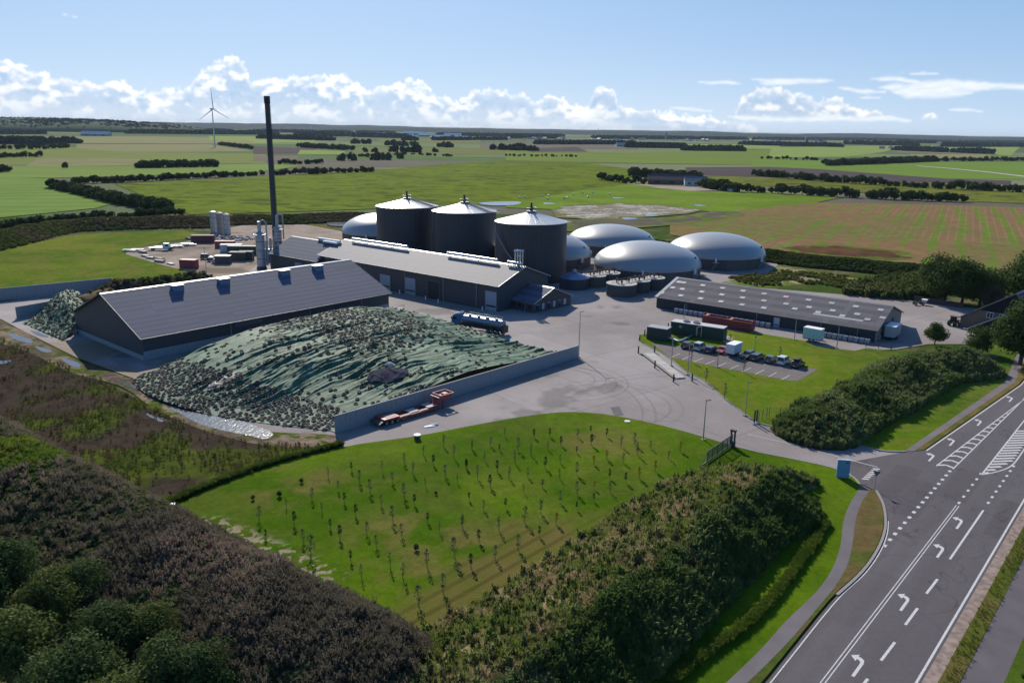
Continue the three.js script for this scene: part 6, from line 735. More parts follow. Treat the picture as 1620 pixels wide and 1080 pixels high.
place('round leafy tree standing alone between the barn and the farmyard', [100.24, -182.59], crownGeo(103, 2.7, 4.6, 0.8, 16, 4500, 0.3), G2, 1);
place('bushy dark tree left of the large tree at the right edge', [106.18, -175.26], crownGeo(104, 3.4, 5.4, 0.6, 18, 5000, 0.32), G1, 1);
place('dark tree half cut by the right frame below the farmhouse', [122.89, -184.56], bigA, G1, 0.8, 5);
// the trees in the lower left corner
const nearA = crownGeo(111, 3.6, 6.6, 0.9, 30, 9500, 0.26), nearB = crownGeo(112, 3.1, 6.4, 0.8, 26, 9000, 0.26), nearT = trunkGeo(4, 0.22, 6, 6, 2);
const GN = [leafMat([0.06, 0.098, 0.026]), leafMat([0.115, 0.145, 0.035]), leafMat([0.08, 0.12, 0.034])];
for (const [i, [p, l, s]] of [[[-51.29, -72.71], 'dark tree at the left frame edge, topmost of the corner group', 1.1], [[-44.4, -67.66], 'green tree in the lower left corner below the brown weeds', 1.05], [[-42.48, -70.46], 'olive tree top at the upper middle of the lower left group', 0.85], [[-35.84, -61.82], 'bright leafy tree in the middle of the lower left group', 1.1], [[-33.13, -64.33], 'small tree at the right upper side of the lower left group', 0.85], [[-28.61, -56.77], 'tree at the bottom edge of the lower left group', 1.1], [[-25.15, -57.78], 'rightmost tree of the lower left group', 0.85], [[-43.03, -60.25], 'dark tree at the lower left frame edge', 1.15], [[-35.97, -55.4], 'dark tree cut by the bottom frame edge at the left', 1.2], [[-51.9, -66.9], 'dark tree mostly outside the left frame edge', 1.2], [[-29.33, -51.17], 'dark tree at the bottom frame edge beneath the bright one', 1.1], [[-60.8, -79.11], 'tree outside the left frame edge above the corner group', 1.0]].entries()) tree('corner_tree', l, p, i % 2 ? nearB : nearA, nearT, GN[i % 3], { scale: s * 0.88, turn: i * 1.7, y: 0.1 });

// saplings on the lawn: a thin stem, a stake and a loose crown
const sapCrown = (seed, n, h, w, size) => leaves(seed, n, size, (r) => { const f = r(), a = r() * 6.28, k = w * (0.35 + 0.65 * r()) * (0.4 + 0.9 * Math.sin(Math.PI * (0.15 + 0.85 * f))); return [Math.cos(a) * k, 0.7 + f * (h - 0.7), Math.sin(a) * k, Math.cos(a), 0.2, Math.sin(a)]; }, 0.2);
const stem = (h) => join(cyl(0.024, 0.014, h, 0, 0, 0, 5), bar([0, h * 0.5, 0], [0.22, h * 0.8, 0.1], 0.014, 4), bar([0, h * 0.42, 0], [-0.2, h * 0.72, -0.1], 0.014, 4));
const sapKinds = [
  [sapCrown(201, 90, 2.4, 0.36, 0.19), stem(2.2), leafMat([0.15, 0.17, 0.07]), 'thin young tree with pale green leaves, planted on the lawn', 'pale leaved saplings on the lawn'],
  [sapCrown(202, 75, 1.9, 0.31, 0.19), stem(1.8), leafMat([0.045, 0.075, 0.026]), 'thin young tree with dark leaves, planted on the lawn', 'dark leaved saplings on the lawn'],
  [sapCrown(203, 42, 2.2, 0.3, 0.18), stem(2.1), leafMat([0.1, 0.11, 0.06]), 'bare thin young tree with few leaves, planted on the lawn', 'sparse saplings on the lawn'],
  [sapCrown(204, 90, 1.9, 0.28, 0.19), stem(1.8), leafMat([0.34, 0.27, 0.03]), 'young tree with yellow leaves in the right part of the lawn', 'yellow leaved saplings on the lawn'],
  [leaves(205, 110, 0.18, (r) => { const d = onBall(r), k = 0.2 + 0.2 * r(); return [d[0] * k, 0.5 + d[1] * k, d[2] * k, ...d]; }), stem(0.8), leafStd([0.03, 0.05, 0.022]), 'low round dark bush among the young trees on the lawn', 'low dark bushes on the lawn'],
].map(([c, s, m, label, group]) => { const t = base('sapling', label, 'young tree', [0, 0], 0, group, 0.24); part(t, 'trunk', s, bark); part(t, 'stake', cyl(0.03, 0.03, 1.0, 0.12, 0, 0, 5), M.wood); part(t, 'crown', c, m); return t; });
{
  const s2 = [[[-33.83, -95.88], 4], [[-31.19, -90.21], 0], [[-29.11, -85.84], 1], [[-30.63, -96.93], 4], [[-28.88, -93.89], 2], [[-26.58, -89.38], 1], [[-28.81, -101.29], 4], [[-26.06, -96.16], 0], [[-24.05, -92.83], 2], [[-24.42, -85.09], 0], [[-22.61, -81.69], 0], [[-25.61, -103.37], 2], [[-23.28, -99.01], 0], [[-22.01, -88.57], 1], [[-20.25, -86.13], 1], [[-21.66, -95.49], 1], [[-22.74, -105.52], 1], [[-20.85, -101.59], 0], [[-18.87, -98.5], 0], [[-19.48, -91.96], 1], [[-17.21, -87.15], 0], [[-15.62, -84.19], 0], [[-17.98, -81.01], 1], [[-16.08, -77.52], 2], [[-18.27, -105.26], 2], [[-16.32, -101.76], 0], [[-16.74, -94.85], 0], [[-14.66, -90.61], 0], [[-13.01, -86.83], 0], [[-13.24, -79.68], 2], [[-11.47, -77.4], 2], [[-15.54, -108.25], 0], [[-13.79, -104.78], 2], [[-14.1, -97.23], 0], [[-12.43, -95.26], 1], [[-10.82, -83.62], 4], [[-9.27, -72.46], 0], [[-13.07, -111.62], 2], [[-11.64, -100.73], 2], [[-9.9, -98.25], 4], [[-10.16, -90.43], 1], [[-8.5, -87.95], 2], [[-9.17, -79.8], 2], [[-6.91, -75.08], 0], [[-11.22, -108.06], 1], [[-9.18, -104.0], 0], [[-10.33, -115.19], 2], [[-8.43, -110.71], 2], [[-7.3, -102.1], 2], [[-5.39, -96.72], 1], [[-5.83, -89.27], 2], [[-6.28, -81.98], 0], [[-5.92, -114.36], 2], [[-6.3, -106.82], 1]];
  const s3 = [[[-3.04, -115.49], 0], [[-0.91, -119.57], 2], [[1.19, -113.91], 0], [[3.74, -119.45], 1], [[6.3, -119.88], 1], [[7.94, -116.29], 1], [[10.82, -119.76], 0], [[13.11, -121.78], 1], [[15.53, -120.28], 1], [[19.54, -116.78], 0], [[21.82, -115.52], 0], [[26.3, -114.6], 3], [[-5.85, -113.97], 2], [[-1.67, -113.79], 1], [[-3.78, -109.71], 2], [[0.67, -109.26], 2], [[-1.88, -106.11], 1], [[3.16, -112.04], 2], [[5.81, -114.45], 2], [[5.15, -107.53], 1], [[7.42, -109.53], 0], [[10.19, -113.3], 1], [[12.76, -116.49], 1], [[14.51, -111.07], 3], [[17.36, -115.99], 2], [[19.34, -112.7], 2], [[21.07, -107.0], 3], [[23.92, -111.45], 2], [[-6.36, -107.08], 1], [[-4.55, -103.57], 2], [[-0.08, -103.74], 2], [[2.54, -104.41], 0], [[4.52, -101.13], 1], [[7.01, -104.01], 2], [[9.59, -105.26], 0], [[12.36, -109.13], 3], [[14.15, -104.28], 1], [[16.86, -109.91], 2], [[16.3, -102.91], 1], [[18.39, -104.44], 3], [[-2.72, -100.86], 1], [[1.87, -99.32], 2], [[-0.47, -94.59], 1], [[4.06, -93.28], 0], [[6.72, -96.41], 0], [[9.13, -99.06], 0], [[11.66, -100.79], 3], [[13.72, -99.75], 2], [[11.21, -97.04], 1], [[8.79, -94.43], 1], [[5.96, -90.53], 3], [[2.0, -90.84], 0], [[-3.33, -94.01], 0], [[-5.73, -89.27], 2], [[-1.25, -88.49], 2], [[1.1, -84.14], 0], [[3.68, -87.37], 1], [[-3.62, -85.85], 1], [[-1.53, -81.93], 0], [[-4.25, -79.95], 1]];
  const placed = [0, 0, 0, 0, 0], r = rng(77); for (const [p, k] of [...s2, ...s3]) { const near = Math.hypot(p[0], p[1]) < 85 ? 1.25 : 1; const sc = (0.55 + 0.45 * r()) * near; if (!placed[k]++) { sapKinds[k].position.set(p[0], 0.24, p[1]); sapKinds[k].scale.setScalar(sc); sapKinds[k].rotation.y = r() * 6; } else copyOf(sapKinds[k], p, r() * 6, null, null, sc); }
  for (const [p, l] of [[[38.35, -149.79], 'staked young tree at the lawn edge near the weighbridge'], [[39.54, -140.0], 'staked young tree on the lawn edge midway to the gate'], [[47.83, -157.03], 'young tree at the near edge of the parking bays'], [[58.35, -166.88], 'young tree behind the grey car in the row'], [[50.16, -177.27], 'young tree behind the white box trailer'], [[38.5, -164.29], 'young tree by the left end of the parking bays']]) { const c = copyOf(sapKinds[2], p, 1, l, 'x', 1.35); delete c.userData.group; }
}
// hedgerow and field trees, each a thing
const hedgeCrowns = [crownGeo(301, 2.9, 4.4, 0.1, 7, 620, 0.8, 0.5), crownGeo(302, 2.5, 5, 0.1, 6, 620, 0.8, 0.5), crownGeo(303, 3.3, 3.9, 0.1, 8, 620, 0.8, 0.5)], hedgeTrunk = cyl(0.2, 0.12, 2.4, 0, 0, 0, 6);
const hedgeMats = [leafMat([0.055, 0.085, 0.022], 0.3), leafMat([0.045, 0.072, 0.02], 0.3), leafMat([0.07, 0.095, 0.03], 0.3)];
const hedgeSeeds = {};
function treeRow(name, label, group, pts, spacing, s, jitter = 0.8, rows = 1) {
  const line = [], r = rng(name.length * 91 + Math.round(Math.abs(pts[0][0]) * 7)); for (let i = 1; i < pts.length; i++) { const a = pts[i - 1], b = pts[i], l = Math.hypot(b[0] - a[0], b[1] - a[1]); for (let d = 0; d < l; d += spacing * 0.52 * (0.7 + 0.6 * r())) for (let k = 0; k < rows; k++) line.push([lerp(a[0], b[0], d / l) + (r() - 0.5) * jitter * 2, lerp(a[1], b[1], d / l) + (r() - 0.5) * jitter * 2 - k * spacing * 0.9]); }
  const protos = [0, 1, 2]; line.forEach((p, i) => { const k = Math.floor(r() * 3), key = name + k; const sc = s * (0.62 + 0.55 * r()); if (!hedgeSeeds[key]) { hedgeSeeds[key] = tree(name, label, p, hedgeCrowns[k], hedgeTrunk, hedgeMats[(k + name.length) % 3], { group, scale: sc, turn: r() * 6 }); } else copyOf(hedgeSeeds[key], p, r() * 6.28, label, group, sc); });
}
treeRow('hedge_tree', 'bushy tree in the dark hedge between the light field and the grassy bank at left', 'trees of the near left hedge', [[-237.3, -337.9], [-224.5, -376.0], [-209.6, -399.4], [-178.7, -434.4]], 5.2, 1.05);
treeRow('shelter_tree', 'dark tree in the slanting belt right of the light green field', 'trees of the slanting left belt', [[-347.0, -602.2], [-303.2, -557.2], [-246.5, -494.6], [-193.7, -445.5]], 5.5, 1.35, 1.6, 2);
treeRow('belt_tree', 'dark tree in the level belt behind the slanting one at left', 'trees of the level left belt', [[-351.2, -643.4], [-323.2, -673.7], [-291.1, -725.6], [-250.0, -797.8]], 7.5, 1.25);
treeRow('copse_tree', 'tree in the dense dark copse in the light field left of the chimney', 'trees of the copse left of the chimney', [[-413.4, -885.2], [-348.7, -937.7]], 8, 1.75, 2, 2);
treeRow('grove_tree', 'dark tree in the grove right of the chimney beyond the crop field', 'trees of the grove right of the chimney', [[-233.9, -802.4], [-204.1, -834.1], [-156.0, -886.1]], 9, 1.4, 2, 1); treeRow('grove_tree', 'dark tree in the small line above the grove right of the chimney', 'trees of the line above the grove', [[-295.6, -1025.0], [-252.8, -1069.9]], 10, 1.4);
treeRow('edge_tree', 'dark tree in the short line at the left frame edge', 'trees at the left frame edge', [[-698.1, -1065.1], [-657.7, -1132.9]], 11, 1.7); treeRow('lone_tree', 'dark tree standing alone in the bright field at left', 'lone field trees', [[-477.9, -863.4], [-476.7, -862.4]], 30, 1.3); treeRow('lone_tree', 'dark clump at the left frame edge in the bright field', 'clump at the left frame edge', [[-493.7, -770.2], [-489.5, -782.9]], 6, 1.5);
treeRow('hedgerow_tree', 'dark tree in the long hedgerow behind the striped stubble field', 'trees of the hedgerow behind the stubble', [[177.7, -676.8], [219.4, -658.7], [285.9, -623.1], [339.6, -605.5]], 8.2, 1.7, 1.5);
treeRow('windbreak_tree', 'dark tree in the farther windbreak along the ploughed field at right', 'trees of the windbreak at right', [[277.2, -936.9], [322.6, -835.7], [380.3, -767.0], [467.6, -716.5]], 9, 1.75, 2);
treeRow('wood_tree', 'dark tree in the small wood among bright fields at upper right', 'trees of the small wood at upper right', [[486.5, -1273.0], [633.6, -1398.8], [817.2, -1584.3]], 13, 2.2, 5, 2); treeRow('wood_tree', 'tree in the line that runs right from the small wood', 'trees of the line right of the wood', [[817.2, -1584.3], [1144.9, -1753.6]], 16, 1.9, 5); treeRow('wood_tree', 'tree in the short line left of the small wood', 'trees of the line left of the wood', [[476.3, -1566.9], [567.0, -1510.9]], 14, 1.4, 3);
treeRow('farm_tree', 'tree standing around the distant red brown farm', 'trees around the distant farm', [[127.5, -882.2], [166.3, -869.7], [187.7, -831.9]], 7, 1.9, 3, 2); treeRow('farm_tree', 'round tree in the avenue left of the distant farm', 'avenue left of the distant farm', [[86.5, -805.6], [104.6, -762.7], [123.9, -749.8]], 12, 1.5, 1); treeRow('farm_tree', 'dark tree right of the distant farm where the hedgerow starts', 'trees right of the distant farm', [[168.4, -719.0], [176.2, -683.5]], 6, 2, 2);
treeRow('meadow_tree', 'dark tree of the wood strips in the middle distance', 'wood strips in the middle distance', [[-484.9, -1842.0], [-349.1, -1705.9]], 11, 2.1, 9, 3); treeRow('meadow_tree', 'dark tree near the foot of the wind turbine', 'trees near the wind turbine', [[-705.9, -1950.0], [-526.7, -1642.9]], 18, 1.7, 4); treeRow('meadow_tree', 'dark tree of the far row at upper left', 'far rows at upper left', [[-887.3, -1407.3], [-839.9, -1438.3], [-857.5, -1573.7]], 18, 2, 4);
treeRow('reed_bush', 'grey green bush line in the wet meadows behind the tanks', 'bush lines in the wet meadows', [[-259.4, -1265.2], [-200.8, -1485.7], [-102.4, -1397.6]], 17, 1.1, 8); treeRow('reed_bush', 'bush in the low line beyond the crop field', 'low bush line beyond the crop', [[-16.8, -1471.9], [110.4, -1499.1]], 14, 1, 4);
// shrubs and weeds on the banks: masses nobody could count
function scatter(name, label, geo, mat, n, seed, pick, tint) {
  const r = rng(seed), mats = [], cols = [], q = new THREE.Quaternion(), up = new THREE.Vector3(0, 1, 0); let guard = 0;
  while (mats.length < n && guard++ < n * 40) { const s = pick(r); if (!s) continue; q.setFromAxisAngle(up, r() * 6.283); mats.push(new THREE.Matrix4().compose(new THREE.Vector3(s[0], s[1], s[2]), q.clone(), new THREE.Vector3(s[3], s[3] * (s[4] ?? 1), s[3]))); cols.push(tint ? tint(s[0], s[2], r) : [1, 1, 1]); }
  const im = new THREE.InstancedMesh(geo, mat, mats.length); mats.forEach((m, i) => { im.setMatrixAt(i, m); im.setColorAt(i, C(...cols[i])); }); im.name = numbered(name); im.userData = { kind: 'stuff', label, category: 'vegetation' }; scene.add(im); return im;
}
const shrubGeo = (seed, n, size) => leaves(seed, n, size, (r) => { const d = onBall(r), k = 0.35 + 0.65 * r(); return [d[0] * 0.5 * k, 0.42 + d[1] * 0.48 * k, d[2] * 0.5 * k, d[0], d[1] + 0.4, d[2]]; }, 0.35);
const sprayGeo = (seed, stems, per, size) => { const q = rng(seed), S = []; for (let i = 0; i < stems; i++) { const a = q() * 6.28, l = 0.1 + 0.42 * q(); S.push([Math.cos(a) * 0.1, Math.sin(a) * 0.1, Math.cos(a) * l, Math.sin(a) * l, 0.55 + 0.5 * q()]); } return leaves(seed + 7, stems * per, size, (r, i) => { const s = S[i % stems], f = 0.12 + 0.88 * r(), x = lerp(s[0], s[2], f), z = lerp(s[1], s[3], f), w = 0.13 * (1.1 - f), a = r() * 6.28; return [x + Math.cos(a) * w, s[4] * f, z + Math.sin(a) * w, Math.cos(a), 0.5, Math.sin(a)]; }, 0.4, 1.5); };
const plumeGeo = (seed, n) => { const r = rng(seed), pos = [], uv = []; for (let i = 0; i < n; i++) { const a = r() * 6.28, lean = 0.08 + 0.3 * r(), h = 0.6 + 0.45 * r(), w = 0.018 + 0.022 * r(), b = a + 1.57 + r(), x0 = Math.cos(a) * 0.14 * r(), z0 = Math.sin(a) * 0.14 * r(), x1 = x0 + Math.cos(a) * lean, z1 = z0 + Math.sin(a) * lean, k = 0.55 + 0.2 * r(), xm = lerp(x0, x1, k), zm = lerp(z0, z1, k); const dx = Math.cos(b) * w, dz = Math.sin(b) * w; pos.push(x0, 0, z0, xm + dx, h * k, zm + dz, xm - dx, h * k, zm - dz, xm - dx, h * k, zm - dz, xm + dx, h * k, zm + dz, x1, h, z1); for (let j = 0; j < 6; j++) uv.push(0.5, 0.5); for (let j = 0; j < 3; j++) { const f = 0.45 + 0.5 * r(), c = r() * 6.28, x = lerp(x0, x1, f), z = lerp(z0, z1, f), y = h * f, l = 0.07 + 0.08 * r(); pos.push(x, y, z, x + Math.cos(c) * l, y + 0.09, z + Math.sin(c) * l, x + Math.cos(c + 0.7) * l * 0.7, y + 0.13, z + Math.sin(c + 0.7) * l * 0.7); uv.push(0.5, 0.5, 0.5, 0.5, 0.5, 0.5); } } const g = new THREE.BufferGeometry(); g.setAttribute('position', new THREE.Float32BufferAttribute(pos, 3)); g.setAttribute('uv', new THREE.Float32BufferAttribute(uv, 2)); g.computeVertexNormals(); return g; };
const onBank = (b, r) => { const x = lerp(b.x0, b.x1, r()), z = lerp(b.z0, b.z1, r()), h = b.hAt(x, z); return h < 0.25 ? null : [x, h - 0.06, z]; };
const wMat = (c) => dull(c, { side: THREE.DoubleSide, transmission: 0.42, thickness: 0 });
const vary = (a, b, sc = 0.12) => (x, z, r) => mul3(mix3(a, b, ss(0.35, 0.65, fbm(x * sc, z * sc, 3))), 0.7 + 0.6 * r());
const shrub1 = sprayGeo(401, 11, 13, 0.2), shrub2 = shrubGeo(402, 80, 0.3), shrub3 = sprayGeo(405, 7, 11, 0.24), plume1 = plumeGeo(403, 26), plume2 = plumeGeo(404, 18);
const sunny = [-63.95, -98.82];
const greenZone = (x, z) => ss(0.5, 0.62, fbm(x * 0.09 + 3, z * 0.09, 3));
scatter('tall_weeds', 'mass of tall brown dried weeds covering the near left bank', plume1, wMat([1, 1, 1]), 12000, 51, (r) => { const s = onBank(bankL, r); if (!s || r() < greenZone(s[0], s[2]) * 0.85 || Math.hypot(s[0] - sunny[0], (s[2] - sunny[1]) * 1.4) < 8) return null; const big = ss(0.45, 0.7, fbm(s[0] * 0.35, s[2] * 0.35 + 60, 2)); return [...s, 0.75 + 0.6 * r() + 0.35 * big]; }, vary([0.22, 0.168, 0.125], [0.14, 0.12, 0.085]));
scatter('bank_shrubs', 'green low growth between the brown weeds of the near left bank', shrub2, wMat([1, 1, 1]), 7000, 52, (r) => { const s = onBank(bankL, r); if (!s || r() > 0.25 + greenZone(s[0], s[2])) return null; return [...s, 0.6 + 0.6 * r()]; }, vary([0.1, 0.15, 0.03], [0.13, 0.135, 0.05]));
// right bank: dry weeds on the sunny side, shrubs on the road side
scatter('bank_grass', 'bright green grass patch on the crest of the near left bank', plume2, wMat([1, 1, 1]), 1800, 58, (r) => { const s = onBank(bankL, r); if (!s || Math.hypot(s[0] - sunny[0], (s[2] - sunny[1]) * 1.4) > 9 * (0.6 + 0.5 * r())) return null; return [...s, 0.75 + 0.4 * r()]; }, vary([0.12, 0.19, 0.02], [0.16, 0.2, 0.03], 0.3));
const cR = [29.85, -92.78], cR2 = [2.06, -60.08], crestSide = (x, z) => ((cR[0] - cR2[0]) * (z - cR2[1]) - (cR[1] - cR2[1]) * (x - cR2[0])) / Math.hypot(cR[0] - cR2[0], cR[1] - cR2[1]);
scatter('bank_weeds', 'mixed dry and green weeds on the sunny side of the planted bank', plume2, wMat([1, 1, 1]), 8000, 53, (r) => { const s = onBank(bankR, r); if (!s || crestSide(s[0], s[2]) > 3.5 || r() < 0.75 * ss(0.45, 0.65, fbm(s[0] * 0.25, s[2] * 0.25 + 7, 2))) return null; return [...s, 0.45 + 0.6 * r()]; }, vary([0.38, 0.3, 0.16], [0.18, 0.22, 0.05], 0.3));
scatter('bank_shrubs', 'young shrubs among the weeds on the sunny side of the planted bank', shrub3, wMat([1, 1, 1]), 2300, 54, (r) => { const s = onBank(bankR, r); if (!s || crestSide(s[0], s[2]) > 2) return null; return [...s, 0.5 + 0.9 * r() * r(), 1.35]; }, vary([0.12, 0.17, 0.04], [0.22, 0.22, 0.075], 0.25));
scatter('bank_shrubs', 'dark shrubs on the road side of the planted bank', shrub1, wMat([1, 1, 1]), 4800, 55, (r) => { const s = onBank(bankR, r), n = s && fbm(s[0] * 0.22 + 5, s[2] * 0.22, 2); if (!s || crestSide(s[0], s[2]) < 1.0 || r() < 0.6 * ss(0.55, 0.4, n)) return null; return [...s, 0.55 + 0.8 * r() * r() + 0.6 * ss(0.5, 0.75, n), 1.3]; }, vary([0.09, 0.14, 0.035], [0.145, 0.185, 0.06], 0.2));
scatter('bank_weeds', 'dark weeds between the shrubs on the road side of the planted bank', plume2, wMat([1, 1, 1]), 2500, 59, (r) => { const s = onBank(bankR, r); if (!s || crestSide(s[0], s[2]) < 0.3) return null; return [...s, 0.5 + 0.6 * r()]; }, vary([0.1, 0.12, 0.035], [0.14, 0.13, 0.06], 0.2));
scatter('bank_shrubs', 'dense shrubs covering the bank between the car park lawn and the road', shrub1, wMat([1, 1, 1]), 5600, 56, (r) => { const s = onBank(bankB, r), n = s && fbm(s[0] * 0.2 + 5, s[2] * 0.2, 2); if (!s || r() < 0.4 * ss(0.55, 0.4, n)) return null; return [...s, 0.65 + 0.85 * r() * r() + 0.65 * ss(0.5, 0.75, n), 1.3]; }, vary([0.105, 0.15, 0.04], [0.17, 0.205, 0.075], 0.2));
scatter('bank_weeds', 'weeds between the shrubs of the bank by the car park lawn', plume2, wMat([1, 1, 1]), 2200, 57, (r) => { const s = onBank(bankB, r); return s && [...s, 0.5 + 0.6 * r()]; }, vary([0.1, 0.13, 0.035], [0.17, 0.15, 0.07], 0.2));
banks.slice(3).forEach((b, i) => scatter('bank_weeds', ['low weeds on the long bank behind the meadow', 'low weeds on the bank behind the rear hall', 'dark green growth on the bank beside the striped field', 'sparse weeds on the dark spoil heap', 'weeds on the low mound by the domes', 'weeds on the soil heap beside the gable'][i] ?? 'low weeds on a small bank', shrub2, wMat([1, 1, 1]), [6000, 4500, 4200, 250, 300, 40][i] ?? 100, 60 + i, (r) => { const s = onBank(b, r); return s && [...s, 0.7 + 0.9 * r(), 0.8]; }, i === 2 ? vary([0.06, 0.1, 0.02], [0.09, 0.12, 0.03]) : vary([0.12, 0.15, 0.035], [0.18, 0.15, 0.075], 0.06)));
const inPoly = (poly, n, r) => { let x0 = 1e9, x1 = -1e9, z0 = 1e9, z1 = -1e9; for (const [x, z] of poly) { x0 = Math.min(x0, x); x1 = Math.max(x1, x); z0 = Math.min(z0, z); z1 = Math.max(z1, z); } const x = lerp(x0, x1, r()), z = lerp(z0, z1, r()); return inside(poly, x, z) ? [x, 0.05, z] : null; };
const thicket = [[101.46, -242.26], [113.77, -257.69], [133.4, -273.18], [144.88, -274.21], [132.03, -240.86], [120.06, -236.17], [112.14, -235.55]];
scatter('thicket', 'dense low thicket behind the right part of the long barn', shrub3, wMat([1, 1, 1]), 1100, 71, (r) => { const s = inPoly(thicket, 1, r); return s && [...s, 1.3 + 1.4 * r(), 1.2]; }, vary([0.09, 0.125, 0.035], [0.14, 0.15, 0.05], 0.1));
const scrub = [[72.79, -267.75], [95.45, -284.89], [120.78, -274.48], [133.4, -273.18], [103.89, -248.43], [78.44, -250.44]];
scatter('scrub', 'patchy low scrub between the long barn and the dark green bank', shrub2, wMat([1, 1, 1]), 700, 72, (r) => { const s = inPoly(scrub, 1, r); return s && fbm(s[0] * 0.1, s[2] * 0.1, 3) > 0.5 ? [...s, 0.6 + 0.8 * r(), 0.8] : null; }, vary([0.1, 0.14, 0.025], [0.16, 0.17, 0.04], 0.1));
scatter('field_weeds', 'scattered weeds and tufts on the dark fallow ground at left', plume2, wMat([1, 1, 1]), 2200, 73, (r) => { const s = inPoly(fallow, 1, r); return s && r() < 0.12 + ss(0.45, 0.6, fbm(s[0] * 0.13 + 4, s[2] * 0.13, 4)) ? [s[0], 0.14, s[2], 0.35 + 0.4 * r()] : null; }, vary([0.08, 0.095, 0.025], [0.1, 0.075, 0.04], 0.15));
const ditch = smooth([[40.26, -91.63], [34.95, -84.05], [29.58, -76.61], [24.81, -70.76], [19.84, -66.08], [14.66, -61.04]], false, 6);
scatter('ditch_grass', 'strip of long dark grass in the ditch beside the planted bank', plume2, wMat([1, 1, 1]), 2600, 74, (r) => { const i = Math.floor(r() * (ditch.length - 1)), f = r(), a = ditch[i], b = ditch[i + 1]; return [lerp(a[0], b[0], f) + (r() + r() - 1) * 0.6, 0.22, lerp(a[1], b[1], f) + (r() + r() - 1) * 0.6, 0.45 + 0.4 * r()]; }, vary([0.07, 0.12, 0.015], [0.1, 0.145, 0.02], 0.3));
const edgeLine = smooth([[-44.18, -93.17], [-40.84, -99.05], [-34.59, -106.93], [-25.61, -114.55]], false, 6);
scatter('edge_grass', 'line of rank green grass along the boundary of the lawn and the fallow ground', plume2, wMat([1, 1, 1]), 1600, 75, (r) => { const i = Math.floor(r() * (edgeLine.length - 1)), f = r(), a = edgeLine[i], b = edgeLine[i + 1]; return [lerp(a[0], b[0], f) - r() * 0.9, 0.16, lerp(a[1], b[1], f) - r() * 0.9, 0.5 + 0.4 * r()]; }, vary([0.06, 0.1, 0.015], [0.09, 0.13, 0.025], 0.2));
scatter('bank_shrubs', 'rank grass and shrubs on the bank right of the cycle path', shrub2, wMat([1, 1, 1]), 2600, 76, (r) => { const s = r() * 110 - 25, t = eP + 0.6 + Math.pow(r(), 0.7) * 22, p = RT(s, t); return [p[0], 0.16, p[1], (t > eP + 3 ? 0.8 + 1.1 * r() : 0.35 + 0.3 * r())]; }, vary([0.06, 0.1, 0.018], [0.045, 0.07, 0.022], 0.3));
scatter('verge_grass', 'dry tufts on the verge between road and right cycle path', plume2, wMat([1, 1, 1]), 1500, 77, (r) => { const s = r() * 150 - 25, p = RT(s, lerp(eS, eG, r())); return [p[0], 0.18, p[1], 0.18 + 0.2 * r()]; }, vary([0.19, 0.2, 0.035], [0.14, 0.18, 0.03], 0.3));

// ---------------------------------------------------------------- the far country
{ // wooded hill at the upper left
  const g = new THREE.SphereGeometry(1, 48, 16, 0, 6.2832, 0, Math.PI / 2).scale(900, 62, 500); const p = g.attributes.position; for (let i = 0; i < p.count; i++) p.setY(i, p.getY(i) * (0.8 + 0.4 * fbm(p.getX(i) / 220 + 9, p.getZ(i) / 220, 3))); g.computeVertexNormals(); g.translate([-2423.4, -3961.2][0] - 100, 0, [-2423.4, -3961.2][1] - 400); struct('hill', g, dull([0.05, 0.075, 0.035]));
  // low wooded ridges that close the view
  for (const [dist, h, ph] of [[8600, 34, 3], [11500, 62, 8]]) { const pos = [], idx = [], n = 160; for (let i = 0; i <= n; i++) { const a = lerp(-50, 50, i / n) * R, hh = h * (0.45 + 0.9 * fbm(i * 0.11 + ph, ph, 4)) + 5 * vn(i * 2.3, ph), c = Math.cos(a), s = Math.sin(a); for (const [dd, y] of [[-260, -2], [-90, hh * 0.85], [40, hh], [500, -2]]) pos.push(s * (dist + dd), y, -c * (dist + dd)); if (i) for (let k = 0; k < 3; k++) { const A = (i - 1) * 4 + k, B = i * 4 + k; idx.push(A, B, A + 1, A + 1, B, B + 1); } } const rg = new THREE.BufferGeometry(); rg.setAttribute('position', new THREE.Float32BufferAttribute(pos, 3)); rg.setAttribute('uv', new THREE.Float32BufferAttribute(new Float32Array(pos.length / 3 * 2), 2)); rg.setIndex(idx); rg.computeVertexNormals(); struct('hills', rg, dull([0.03, 0.046, 0.034])); }
}
const lumpGeo = crownGeo(501, 7, 11, 0, 8, 90, 5.5, 0.1);
const belts = [[-60, 205.5, 80, 205.5, 260, 30], [80, 206.5, 330, 206, 240, 20], [200, 211, 430, 213, 260, 30], [330, 208, 620, 211, 460, 60], [420, 219, 520, 222, 90, 30], [480, 214, 640, 218, 200, 50], [600, 214, 900, 216, 420, 80], [640, 222, 800, 221, 70, 20], [760, 218, 1100, 220, 520, 80], [1000, 233, 1080, 234, 220, 30], [850, 228, 1000, 228, 60, 30], [1090, 238, 1180, 239, 70, 12], [1080, 220, 1450, 222, 520, 70], [1180, 229, 1320, 232, 200, 40], [1320, 228, 1440, 230, 160, 30], [1430, 238, 1560, 243, 160, 25], [1440, 226, 1700, 227, 420, 50], [1500, 232, 1700, 232, 120, 20], [560, 240, 700, 241, 3, 20], [560, 227, 840, 238, 26, 40], [-60, 228, 120, 226, 70, 25], [0, 224, 60, 230, 40, 15], [550, 255, 640, 250, 2, 10], [-80, 212, 60, 212, 120, 30]];
